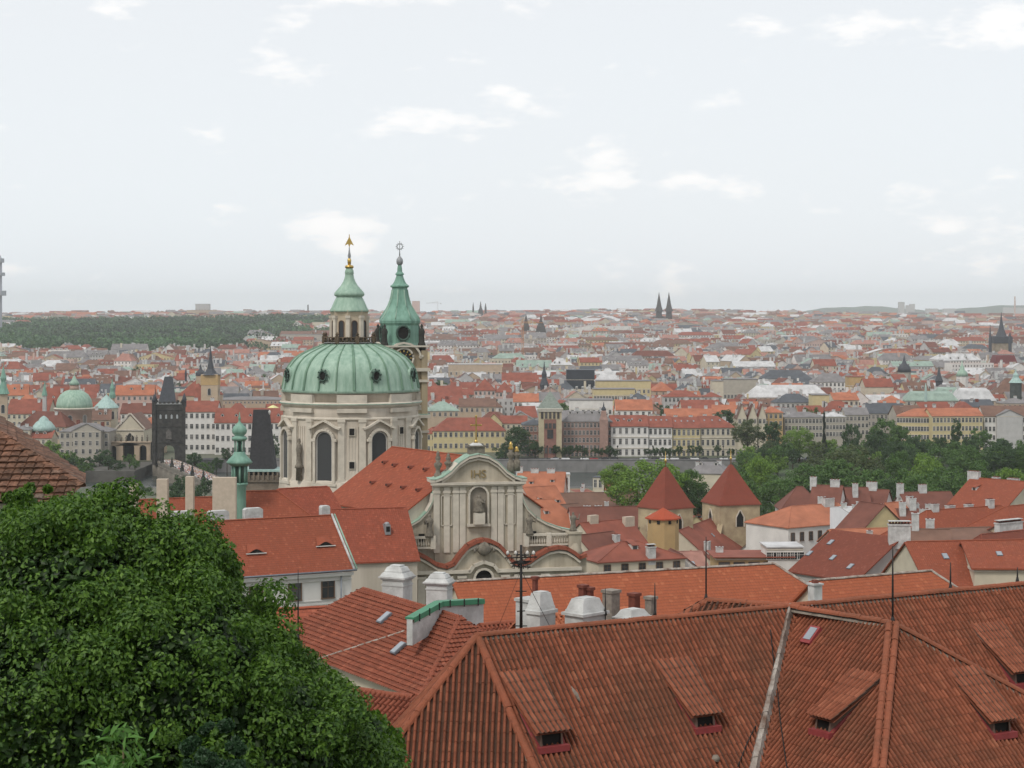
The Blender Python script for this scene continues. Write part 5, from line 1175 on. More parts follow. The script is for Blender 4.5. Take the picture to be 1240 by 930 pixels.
# white building and its neighbours
rb('white house with many windows and orange roof, tall bare white firewall on its right side',958,613,1014,609,455,7.5,.5,(1,0),wall='white',roof='orange',win=(('f',8,3.4,1.0,1.9,'b'),),ch=((.75,-.1,3.0,1.8,'box'),),hipk=1.0)
wl=rb('bare white firewall block attached to the white windowed house',1016,613,1042,612.5,440,6,.12,wall=mat('bright_limewash',(.68,.70,.72),.9,.08,.3),roof='white',ov=0,ridge=False,ch=((.1,-.3,1,1.2),(.5,-.5,.9,1.0),(.8,-.3,1,1.4)))
o=block('house','low white workshop with blue-grey glazed roof at the foot of the white windowed house',930,972,662,659,400,3,8,'shed','white','white',win=(1,5),wsz=(2,1.4),ov=.3)[0]; TOWN.append(o)
rb('big dark red roof with four skylights and a grey gable end facing right',1010,641,1090,651,300,9.3,.6,wall=mat('grey_gable_render',(.36,.34,.32),.9,.1,.4),roof=T_dk,sky=((.15,-.3),(.02,-.6),(.4,-.62),(.75,-.75)),ch=((1.0,-.02,3.2,2.2,'pots',.9),),base=18,ridge=False)
rb('broad orange-red roof with skylights at the right, below the stepped chimney house',1098,656,1300,652,270,12,.6,roof=T_ref,sky=((.18,-.25),(.42,-.25),(.28,-.75),(.5,-.8)),base=20)
o,_,_,_=block('house','raised orange-red roof with white verge strip at the right edge',1180,1262,686,656,262,-2,14,'gable','cream',T_ref,sky=((.45,.25),),ov=.5,base=20); TOWN.append(o)
rb('dark red steep gabled roof beneath the row of chimney pots at the right edge',1188,647,1262,640,330,6,.9,(1,0),roof=T_dk,base=14)
rb('beige house with a wide block of black chimney pots at the right edge',1206,636,1236,633,350,6,.5,wall='tan',roof='red',ch=((.3,-.2,6.5,1.2,'pots'),),base=14)
rb('long orange-red roof with small white dormers on top, centre right',1122,618,1212,612,385,8.5,.75,(1,1),roof=T_ref,wall='tan',ch=((.1,0,1.6,1.2),(.35,.1,1.8,1.2),(.6,.1,1.6,1.2),(.85,0,1.4,1.4)),base=12)
rb('orange-red hipped roof at the right edge beside the long dormered roof',1219,613,1262,609,380,8,.7,(1,0),roof=T_ref,wall='tan',base=12)
rb('brownish flat-pitched roof below the long dormered roof',1135,640,1200,638,350,7,.35,roof='brown',wall='tan',base=12)
rb('low mottled brown roof between the yellow gable and the orange roofs',1098,640,1150,641,345,6,.6,roof='brown',wall='tan',base=12,ch=((.2,0,1.3,2.8),(.55,.2,1.5,2.4)))
rb('tall red-roofed house with blank cream gable facing right, top right before the trees',1177,578,1229,582,505,13,.62,wall='cream',roof=T_ref,ch=((.05,0,3.4,1.6),(.5,.1,2,1.2),(.9,.1,3.2,1.2)),win=(('f',3,2.4,1,1.4),),dor=((.3,-.35),),e=(0,4))
rb('yellow gabled house with dark red roof right of the white firewall',1042,607,1071,611,430,9,.85,wall='yellow',roof='dark',e=(0,0))
rb('orange-roofed house squeezed behind the yellow gable',1072,609,1094,607,470,7,.9,wall='white',roof='orange',ch=((.9,-.6,1.8,3.4),(1.1,-.2,1.4,2.6)))
rb('low orange roof in front of the white firewall and yellow gable',1005,641,1075,639,400,6,.5,roof='orange',wall='cream',ch=((.6,-.4,1,1),))
rb('dark red roof in the row before the trees, two white chimneys, left part',985,587,1020,588,540,9,.8,roof='dark',wall='white',ch=((0,0,1.8,2.2),(.75,0,2.6,1.6),(.4,-.6,2,1.6)))
rb('dark red roof in the row before the trees with a tall slender white chimney',1020,590,1050,590,545,9,.8,roof='dark',wall='white',ch=((.45,-.3,1.5,3.4),(.7,-.7,1.6,1.5)))
rb('dark red roof in the row before the trees with a broad white chimney',1049,592,1076,593,550,9,.8,roof='dark',wall='white',ch=((.25,0,3.0,2.0),(.9,-.7,1.6,1.6)))
rb('small red pyramid roof with white base at the left end of the dark roofs',965,589,972,589,560,6.5,.9,(1,1),roof='dark',wall='white',ch=((.5,-1.1,2.6,1.6),))
rb('dark red roof right of the yellow gable with small white dormer chimneys',1090,596,1150,595,540,10,.65,roof='dark',wall='white',ch=((0,0,1.8,2.4),(.45,0,2.2,2),(.1,-.75,1.5,2.6),(.35,-.8,1.6,2.6)))
rb('maroon roof with three pale chimneys in front of the long dark roof',1082,616,1128,616,470,8,.75,roof='dark',wall='white',ch=((.2,-.2,1.5,3),(.5,0,1.6,2.6),(.75,-.3,2.2,2)))
rb('red roof with white dormer box left of the white windowed house',925,640,948,628,470,6,.9,roof='brown',wall='white',ch=((.3,-.5,1.4,2),))
# riverside pavilion and grey mansard in the trees
block('pavilion','pale classical pavilion with grey roof and columns at the water beside the big tree',718,748,577,571,760,-25,12,'hip','cream','slate',win=(1,5),wsz=(1.2,3))
block('palace','grey mansard-roofed palace half hidden by trees on the near river bank',833,880,572,561,800,-12,18,'mans','cream','grey',ch=((.2,.5,2,1.2),(.75,.5,2,1.2)),dor=((.3,.2),(.7,.2)))
# ---------------------------------------------------------------- bridge, its towers and the crowd
BP=[Vector((-172,962,1.8)),Vector((-150,900,1.9)),Vector((-129,840,2.0)),Vector((-102,720,2.4)),Vector((-82,600,3)),Vector((-66,490,4.5))]
def strip(path,w,z0,z1,side=None):
    mb=MB()
    for a,b in zip(path[:-1],path[1:]):
        d=(b-a).normalized(); s=Vector((-d.y,d.x,0)).normalized()
        l=-w/2 if side is None else side-w/2; r=w/2 if side is None else side+w/2
        vs=[a+s*l+Vector((0,0,z0)),b+s*l+Vector((0,0,z0)),b+s*r+Vector((0,0,z0)),a+s*r+Vector((0,0,z0))]; vs+=[v+Vector((0,0,z1-z0)) for v in vs]
        mb.add(vs,[(3,2,1,0),(4,5,6,7),(0,1,5,4),(1,2,6,5),(2,3,7,6),(3,0,4,7)])
    return mb
br=empty('stone_bridge',(-129,840,-9),0,'old stone bridge crowded with people, running from the dark gate tower across the river','bridge')
off=-Vector(br.location); bpth=[p+off for p in BP]
M_bst=mat('bridge_stone',(.20,.18,.15),.9,.3,.5,0,.4)
strip(bpth,10,-1.6,0).build('deck',M_bst,br)
for s in(-5,5): strip(bpth,.6,0,1.1,s).build('parapet',M_bst,br)
for i in range(9):
    t=i/9*2; k=int(t); p=bpth[k]+(bpth[k+1]-bpth[k])*(t-k); mb=MB(); mb.box(-6.5,6.5,-3,3,-.5,p.z-1.2); mb.build('pier',M_bst,br,(p.x,p.y,0),(0,0,-.35))
def bpt(t): k=min(int(t),len(BP)-2); return BP[k]+(BP[k+1]-BP[k])*(t-k)
for i in range(5):
    for s in(-5,):
        p=bpt(i*.43+.25); mb=MB(); mb.box(-.8,.8,-.7,.7,0,1.8); mb.lathe([(.7,1.8),(.6,2.8),(.4,3.4),(.55,3.9),(.25,4.2),(.28,4.6),(.05,4.8)],7); o=mb.build('bridge_statue',mat('black_stone_figure',(.035,.035,.03)),None,(p.x+s*.95,p.y+s*.3,p.z+.9)); tag(o,'dark statue group on the bridge parapet among the crowd','statue','statues along the bridge')
random.seed(11)
cm=[mat('clothes_%d'%i,c,.9,.05) for i,c in enumerate([(.75,.75,.75),(.12,.14,.25),(.45,.15,.15),(.05,.05,.05),(.5,.45,.35),(.3,.4,.5),(.7,.7,.68),(.4,.25,.18)])]
mb=MB()
for i in range(1100):
    t=random.uniform(.02,2.1); p=bpt(t)+Vector((random.uniform(-4.3,4.3),random.uniform(-1,1),0)); c=random.choice([0,0,6,6,1,2,3,4,5,7]); c2=random.choice([1,3,4])
    h=random.uniform(.93,1.05); mb.lathe([(.14,0),(.17,.5*h),(.19,.85*h)],5,p,c2); mb.lathe([(.2,.85*h),(.24,1.2*h),(.2,1.45*h),(.07,1.5*h)],6,p,c,sy=.7); mb.lathe([(.05,1.48*h),(.11,1.58*h),(.1,1.7*h),(.02,1.75*h)],6,p,7)
tag(mb.build('crowd',cm),'dense crowd of tiny people walking over the bridge below the dark tower','crowd',None,'stuff')
M_soot=mat('blackened_sandstone',(.045,.042,.038),.9,.5,.5,0,.6,c2=(.018,.017,.016))
M_sl=mat('dark_slate',(.05,.055,.065),.7,.25,1.0)
# old town gate tower
TX=P(205,560,965); o=empty('gate_tower',(TX.x,965,0),R(8),'blackened gothic gate tower with steep wedge roof at the far end of the bridge','tower')
z_=lambda py,Y=965: CZ-(py-HY)/F*Y
W_=7.3; H=z_(491)
mb=MB(); 
arc=[(2.9*math.cos(math.pi*(1-i/10)),6.2+3.4*math.sin(math.pi*(1-i/10))**.8) for i in range(11)]
outl=[(-W_,0),(-2.9,0)]+arc+[(2.9,0),(W_,0),(W_,H),(-W_,H)]
mb.slab(outl,-W_,W_,0); body=mb.build('body',M_soot,o,(0,0,1.0))
for z in(H*.36,H*.62,H*.9): mb=MB(); mb.box(-W_-.3,W_+.3,-W_-.3,W_+.3,z,z+.5); mb.build('string_course',M_soot,body)
for sx in(-1,1): mb=MB(); mb.box(sx*W_-.9,sx*W_+.9,-W_-.9,-W_+.9,0,H+1); mb.build('buttress',M_soot,body)
for i in range(4): 
    mb=MB(); mb.slab([(-.45,0),(.45,0),(.45,1.6),(0,2.2),(-.45,1.6)],-.05,.05,0); mb.build('lancet_window',mat('pale_window_light',(.35,.37,.38),.5,.1),body,(-4+i*2.7,-W_-.02,H*.76))
mb=MB(); mb.slab([(-1.4,0),(1.4,0),(1.4,3.5),(0,5),(-1.4,3.5)],-.4,.0,0); mb.build('niche',mat('grey_carved_stone',(.11,.10,.09),.9,.4,1),body,(0,-W_-.02,H*.42))
mb=MB(); zt_=z_(456)-1; vs=[(-W_*.93,-W_*.93,H+.5),(W_*.93,-W_*.93,H+.5),(W_*.93,W_*.93,H+.5),(-W_*.93,W_*.93,H+.5),(-1.5,-.4,zt_),(3.0,-.4,zt_),(3.0,.4,zt_),(-1.5,.4,zt_)]
k_=.62; vs=[(x*k_-1.0 if i<4 else x*.9-1.0,y*k_ if i<4 else y,z) for i,(x,y,z) in enumerate(vs)]
mb.add(vs,[(3,2,1,0),(4,5,6,7),(0,1,5,4),(1,2,6,5),(2,3,7,6),(3,0,4,7)]); mb.build('roof',M_sl,o,(0,0,1))
mb=MB(); 
for e_ in range(4):
    for i in range(7):
        t=-W_+(i+.5)*2*W_/7; x,y=[(t,-W_),(t,W_),(-W_,t),(W_,t)][e_]; mb.box(x-.6,x+.6,y-.6 if e_>1 else y-.3,y+.6 if e_>1 else y+.3,H,H+1.3)
mb.box(-W_-.4,W_+.4,-W_-.4,W_+.4,H-.1,H+.25,1); mb.build('battlement',[M_soot,mat('pale_stone_edge',(.3,.31,.3),.9,.2)],o,(0,0,1))
for sx in(-1,1):
    for sy in(-1,1): mb=MB(); mb.lathe([(.95,H-2),(.95,H+1.4),(1.15,H+1.5),(.6,H+3.2),(.08,H+5)],8,(sx*W_,sy*W_,0)); mb.build('corner_turret',M_sl,o,(0,0,1))
# lesser town bridge tower: only its gallery and wedge roof show
Y=470; TX=P(320,600,Y); o=empty('bridge_tower',(TX.x,Y,G(0,Y)-1),0,'grey battlemented tower with tall black wedge roof between turret and domed church','tower'); g=o.location.z
z_=lambda py: CZ-(py-HY)/F*470-g
mb=MB(); mb.box(-4.4,4.8,-4,4,0,z_(574)); b0=mb.build('body',mat('grey_brown_stone',(.16,.13,.10),.9,.35,.6,0,.5),o)
mb=MB(); mb.box(-4.9,5.3,-4.5,4.5,z_(569.5),z_(567),1); mb.box(-4.7,5.1,-4.3,4.3,z_(582),z_(579.5),0); mb.box(-4.9,5.3,-4.5,4.5,z_(594),z_(590),0)
for i in range(9): x=-4.5+i*1.15; mb.box(x,x+.42,-4.4,-4.0,z_(580),z_(569),0)
mb.build('gallery',[mat('grey_brown_stone',(.16,.13,.10)),M_copperL],o)
mb=MB(); vs=[(-3.4,-3.2,z_(572)),(2.9,-3.2,z_(572)),(2.9,3.2,z_(572)),(-3.4,3.2,z_(572)),(-2.6,-.5,z_(496)),(1.2,-.5,z_(496)),(1.2,.5,z_(496)),(-2.6,.5,z_(496))]
mb.add(vs,[(3,2,1,0),(4,5,6,7),(0,1,5,4),(1,2,6,5),(2,3,7,6),(3,0,4,7)]); mb.build('roof',mat('black_slate_wedge',(.035,.035,.038),.8,.3,1.5),o); mb=MB(); mb.lathe([(.1,0),(.25,.5),(.3,.9),(.02,1.2)],8); mb.build('ball',M_frame,o,(1.5,-1.6,z_(502)))
mb=MB(); mb.tube([(3.2,-4.4,z_(567)),(3.5,-4.4,z_(560))],.1,5); 
# ---------------------------------------------------------------- far bank
def lblock(label,*a,**k): o,_,_,_=block(k.pop('name','house'),label,*a,**k); return o
def dome_tower(name,label,px,Y,prof,rot=0,n=16,cat='tower',smooth=True,windows=None):
    "stacked lathes; prof: list of (material, [(radius px, row)...], part name)"
    B=P(px,500,Y); g=G(B.x,Y)-1; o=empty(name,(B.x,Y,g),R(rot),label,cat)
    for m,l,nm,*nn in prof:
        n_=nn[0] if nn else n; mb=MB(); mb.lathe([(r/F*Y,(CZ-(y-HY)/F*Y-g) if y<900 else 0) for r,y in l],n_,smooth=n_>8,rot=math.pi/n_)
        mb.build(nm,m,o)
    if windows:
        for r,y,w_,h_,cnt in windows:
            for k in range(cnt): a=R(-90+360/cnt*k); link('window',window_mesh(w_,h_,'l',True),o,(r/F*Y*math.cos(a),r/F*Y*math.sin(a),CZ-(y-HY)/F*Y-g),(0,0,a+R(90)))
    REG.append((B.x,Y,8,8,8,0,B.x,Y)); return o
PK=mat('pink_rendered_drum',(.40,.27,.22),.9,.15,.4); CR=wallm('cream')
dome_tower('domed_church','round pinkish church with green copper dome and lantern at the far left bank',90,1065,[(PK,[(23,999),(23,520),(22,498),(23.5,497),(23.5,494)],'drum'),(M_cornice,[(24,495.5),(25,494.5),(24,493.5)],'cornice'),(M_copper,[(22,494),(21.6,489),(20,483),(16.5,477.5),(11,473.5),(6.5,472)],'dome'),(PK,[(5.5,473),(5.5,466)],'lantern'),(M_copper,[(6.5,466),(5,462.5),(3,460),(2,457),(.4,455),(.2,450)],'lantern_roof')],0,windows=((23.1,516,2.2,6.5,8),),cat='church')
dome_tower('pavilion','cream octagonal building with pale turquoise pyramid roof right of the green dome',129,1045,[(CR,[(14,999),(14,493.5)],'wall',8),(M_copperL,[(15.5,493.8),(14,491.5),(6,483.5),(.5,478),(.2,472)],'roof',8)],0,n=8,windows=((13,507,2.0,4.2,8),))
dome_tower('rotunda','low oval pale green copper dome between red roofs at the far left',53,1010,[(CR,[(13,999),(13,521)],'wall'),(M_copperL,[(16,521.5),(13,516),(9,511),(6,509),(5.5,507.5),(3,505),(.5,503.5)],'dome')],cat='rotunda')
dome_tower('clock_tower','slim beige tower with small green cap cut by the left picture edge',4,1040,[(wallm('tan'),[(7,999),(7,478),(8,477)],'body',4),(M_copper2,[(8,477),(5,470),(3,462),(4,458),(2,450),(.5,444),(.2,438)],'cap',8)],10,n=4,windows=((5,500,1.8,4.5,4),))
dome_tower('church_turret','small dark green turret cap among red roofs right of the turquoise pyramid',136,1110,[(wallm('tan'),[(3,999),(3,482)],'body',8),(M_copper2,[(4,482),(4,478),(2.5,474),(3,470),(1,464),(.2,458)],'cap',8)],n=8)
dome_tower('church_turret','narrow dark turret above the long red roof left of the green dome',54,1090,[(wallm('grey'),[(3,999),(3,479)],'body',4),(M_copper2,[(3.6,479),(2.5,474),(1,468),(.2,462)],'cap',8)],n=4)
# church with the portico beside the gate tower
YS=992; o=lblock('ornate cream church front with pediment and three dark portico arches left of the gate tower',141,174,520,502,YS+8,0,30,'front','cream','brown',name='church',ov=.3)
q0=P(141,520,YS+8); q1=P(174,520,YS+8); cx=(q1.x-q0.x)/2; zb=o.location.z; H_=q0.z-zb
mb=MB(); mb.band([(-.5,H_),(cx,H_+8.6),(2*cx+.5,H_)][::-1] and [(-.5,H_),(cx,H_+8.2),(2*cx+.5,H_)],.6,-.6,.2); mb.box(-.4,2*cx+.4,-.5,0,H_-.6,H_); mb.build('pediment_moulding',M_cornice,o)
mb=MB(); mb.slab([(cx-2,H_-10),(cx+2,H_-10),(cx+2,H_-4),(cx,H_-2),(cx-2,H_-4)],-.1,.0,0); mb.band([(cx-2.3,H_-10),(cx-2.3,H_-4),(cx,H_-1.6),(cx+2.3,H_-4),(cx+2.3,H_-10)],.4,-.5,0,1); mb.build('great_window',[M_dark,M_cornice],o)
pt=P(133,560,YS); pr_=P(184,560,YS); w_=pr_.x-pt.x; po=empty('portico',(pt.x,YS-6,G(pt.x,YS)),0,'x','x'); h_=CZ-(535-HY)/F*YS-po.location.z
def archpoly(c,r,h): return [(c-r,0),(c-r,h)]+[(c+r*math.cos(math.pi*(1-i/8)),h+r*math.sin(math.pi*(1-i/8))) for i in range(1,8)]+[(c+r,h),(c+r,0)]
out_=[(0,0)]
for c,r,h in((w_*.14,1.5,6),(w_*.5,2.9,6.5),(w_*.84,1.8,6)): out_+=archpoly(c,r,h)
out_+=[(w_,0),(w_,h_),(0,h_)]
mb=MB(); mb.slab(out_,0,3,0); mb.box(-.4,w_+.4,-.6,3.2,h_,h_+.6); mb.box(0,w_,3,12,0,h_-.1,1); mb.build('portico',[wallm('tan'),M_dark],po)
for i in range(8): mb=MB(); mb.lathe([(.5,0),(.4,1.3),(.6,2),(.2,2.5),(.3,3),(.03,3.3)],6); mb.build('statue',M_statue,po,(w_*(i+.5)/8,.6,h_+.6))
adopt(po,o)
M_sand=wallm('tan')
lblock('grey-beige four-storey convent building with a shallow pediment at the water, far left',72,132,522,512,980,0,18,'hip','stone','grey',(4,9),sw=4.2,wsz=(1.4,2.2),ch=((.3,.5,1.6,2,'brick'),(.8,.5,1.6,2,'brick')))
lblock('small pediment-fronted wing projecting from the grey-beige convent building',88,122,521,512.5,975,0,6,'front','stone','grey',(4,4),sw=4.2,wsz=(1.4,2.2))
lblock('white palace with small square windows and red roof right behind the gate tower',222,262,498,485,1030,0,18,'gable','white','red',(4,6),sw=5.6,wsz=(1.5,2.4),ch=((.3,.5,2,1.5),(.8,.5,2,1.5)))
lblock('long pale building with red roof, dormers and three window rows left of the domed church',260,345,511,494,1024,2,16,'gable','white','red',(3,13),sw=6.2,wsz=(1.5,2.6),dor=((.1,.2),(.3,.2),(.5,.2),(.7,.2),(.9,.2)))
# gothic church with stone tower and spire
lblock('red-roofed gothic church hall with big arched windows beside the spired tower',216,246,478,448,1160,-18,26,'hip','tan','red',name='church')
lblock('lower choir of the gothic church with tall dark window, below its red roof',232,252,505,470,1140,0,18,'shed','tan','red',(1,2),wsz=(3,8))
dome_tower('church_tower','old beige stone church tower with thin black spire, left of the great dome',255,1150,[(wallm('tan'),[(14.5,999),(14,453)],'body',4),(wallm('ochre'),[(14.6,466),(14.6,454)],'belfry',4),(M_sl,[(14,454),(8,452),(4.5,447),(2.6,438),(.3,420)],'spire',8)],0,n=4,windows=((10.3,500,1.8,5,4),(10.3,478,1.8,4,4)))
dome_tower('church_tower','stubby dark twin of the spired tower, just left of it',243,1165,[(wallm('tan'),[(7,999),(7,455)],'body',4),(M_sl,[(7.5,455),(7.5,452),(6,450),(2,447),(.5,441)],'roof',4)],0,n=4)
dome_tower('ridge_turret','little dark turret on the ridge of the red church hall',225,1175,[(M_sl,[(1.3,462),(1.3,455),(1.5,452),(.2,446)],'turret',6)],n=6)
lblock('pale yellow canopy roofs left part, near the spired church',276,298,500,492,1120,8,18,'hip','white',mat('yellow_canopy',(.62,.60,.28),.8,.1,.3))
lblock('pale yellow canopy roofs right part, near the great dome',312,340,500,489,1120,-8,16,'hip','white',mat('yellow_canopy',(.62,.60,.28)))
lblock('wide grey flat roof with red-brown front behind the yellow canopies',262,345,484,480,1210,3,26,'hip','brown' if False else 'tan','grey',(1,18),wsz=(1,1.2))
# red roofs, far left
for i,(l,x0,x1,e_,r_,Y,an,rt,wl_,rf) in enumerate((
 ('big terracotta roof with pale gable at the far left edge',8,58,500,483,1100,-8,'gable','cream','red'),
 ('salmon-orange roof behind the slim left edge tower',6,34,478,465,1180,10,'gable','cream','orange'),
 ('long orange-red roof above the big terracotta roof',14,52,492,478,1140,4,'hip','pink','orange'),
 ('steep red roof just left of the green dome',50,78,496,468,1120,-15,'gable','cream','red'),
 ('long dark red roof sloping below the green dome, far left',22,80,515,498,1050,-14,'hip','tan','dark'),
 ('orange gabled roof with pale stripes right of the turquoise pyramid',140,186,478,466,1150,6,'gable','pink','orange'),
 ('dark red roof with three white dormers left of the gate tower',146,184,500,488,1080,0,'gable','white','dark'),
 ('red-brown roof at the left foot of the church front',112,134,508,496,1030,10,'gable','tan','brown'),
 ('orange roof corner between church front and gate tower',168,190,512,502,1030,-12,'hip','tan','orange'),
 ('small red roof low between the left trees',30,62,530,521,1000,0,'gable','cream','red'),
 ('cream house with grey roof low at the far left behind the mossy roof',14,36,520,513,1000,0,'hip','cream','grey'))):
    lblock(l,x0,x1,e_,r_,Y,an,14,rt,wl_,rf,(2,max(2,int((x1-x0)/6))),wsz=(1.3,1.9),ch=((.2,.5,1.6,1.6),(.7,.4,1.6,1.6)),dor=((.4,.25),(.7,.25)) if i%2 else ())
# yellow palace and the riverside row
lblock('long yellow building with two rows of small windows and red roof by the bell tower',524,612,521,505.5,1040,3,16,'hip','yellow','red',(3,14),sw=6,wsz=(1.4,2.4),name='palace')
lblock('yellow left wing of the long yellow building',512,527,524,507,1046,-25,18,'hip','yellow','red',(3,3),sw=6,wsz=(1.4,2.4))
lblock('small yellow gabled house above the long yellow building',588,608,511,500.5,1075,0,10,'front','yellow','red',(1,1))
lblock('low pinkish house with orange roof right of the small yellow gable',606,638,512,503,1080,0,12,'gable','cream','red',(1,5))
M_brk=mat('pink_brick_wall',(.23,.115,.09),.9,.2,.6); M_brk2=mat('pink_brick_pale',(.30,.19,.155),.9,.2,.6)
lblock('brick left wing of the turreted building by the river, behind the dark tree',632,660,514,505,1016,0,18,'hip',M_brk,'slate',(4,6),sw=4.3,wsz=(1.3,2.4))
lblock('red brick and grey roofed corner block with many windows, right of the turret tower',682,741,509.5,499,1014,1,18,'mans',M_brk2,'grey',(5,13),sw=3.9,wsz=(1.2,2.3),ch=((.3,.5,2,1.6),(.8,.5,2,1.6)),dor=((.15,.2),(.3,.2),(.45,.2),(.6,.2),(.75,.2),(.9,.2)))
dome_tower('corner_tower','cream and brick corner tower with steep greenish pyramid roof and spirelet by the river',666,1010,[(mat('cream_tower_wall',(.42,.36,.24),.9,.15,.4),[(19.5,999),(19.5,498)],'body',4),(M_cornice,[(21,498),(22,494.5),(21,494)],'cornice',4),(mat('greenish_slate',(.19,.22,.19),.8,.25,.8),[(22,495),(15,488),(6,479),(.6,473.5),(.3,468)],'roof',4)],0,n=4)
tw_=[o for o in bpy.data.objects if o.get('label','').startswith('cream and brick corner tower')][0]
mb=MB(); r7=19.5/2337*1010*.7071; mb.box(-3.2,3.2,-r7-.06,-r7+.1,0,CZ-(507-HY)/F*1010-tw_.location.z); mb.build('brick_bay',M_brk,tw_)
for z_r,w_,h_,c_ in((548,1.4,3,3),(530,3,4.5,1),(518,1.4,2.6,3),(506,1.0,3.2,5)):
    for i in range(c_): link('window',window_mesh(w_,h_,'b'),tw_,((i-(c_-1)/2)*2.1 if c_>1 else 0,-19.5/2337*1010*.7071-.12,CZ-(z_r-HY)/F*1010-tw_.location.z))
dome_tower('gable_turret','narrow stepped brick gable with a ball top at the right end of the turreted building',731,1009,[(M_brk2,[(7,999),(7,508),(5,504),(4,498),(3,497)],'gable',4),(M_sl,[(3,497),(3,495),(1,492),(.3,487)],'cap',8)],n=4)
dome_tower('church_spire','slim dark church spire rising between the turret tower and the far roofs',659,1330,[(M_sl,[(5,999),(5,470),(6,466),(3,458),(3.4,453),(1.5,448),(.3,438)],'spire',8)],n=8)
row=((740,785,515.5,502.5,'white','red',6,'white town house with long red roof and dark dormers, first in the riverside row'),(785,814,516.5,503.5,'white','red',5,'pale grey-white town house, second in the riverside row'),(814,848,517.5,505,'yellow','red',6,'pale yellow town house with a row of roof lights, third in the riverside row'),(848,891,517,503.5,'cream','red',7,'cream corner town house with a balcony at the right end of the riverside row'))
for i,(x0,x1,e_,r_,wl_,rf,c_,l) in enumerate(row):
    o=lblock(l,x0,x1-.15,e_,r_,1012+i*2,2,17,'hipr' if i==3 else 'gable',wl_,rf,(3,c_),sw=5.6,wsz=(1.3,2.9),ch=((.2,.6,2,1.8),(.75,.6,2,1.8)),dor=((.2,.2),(.5,.2),(.8,.2)) if i==0 else (),sky=tuple((.15+.22*k,.3) for k in range(4)),name='town_house',ov=.5)
    Ln=(x1-x0)/F*1012; mb=MB(); 
    for z in(P(0,e_,1012).z-o.location.z-6.2,P(0,e_,1012).z-o.location.z-12): mb=MB(); mb.box(0,Ln,-.3,.0,z,z+.35); mb.build('string_course',M_cornice,o)
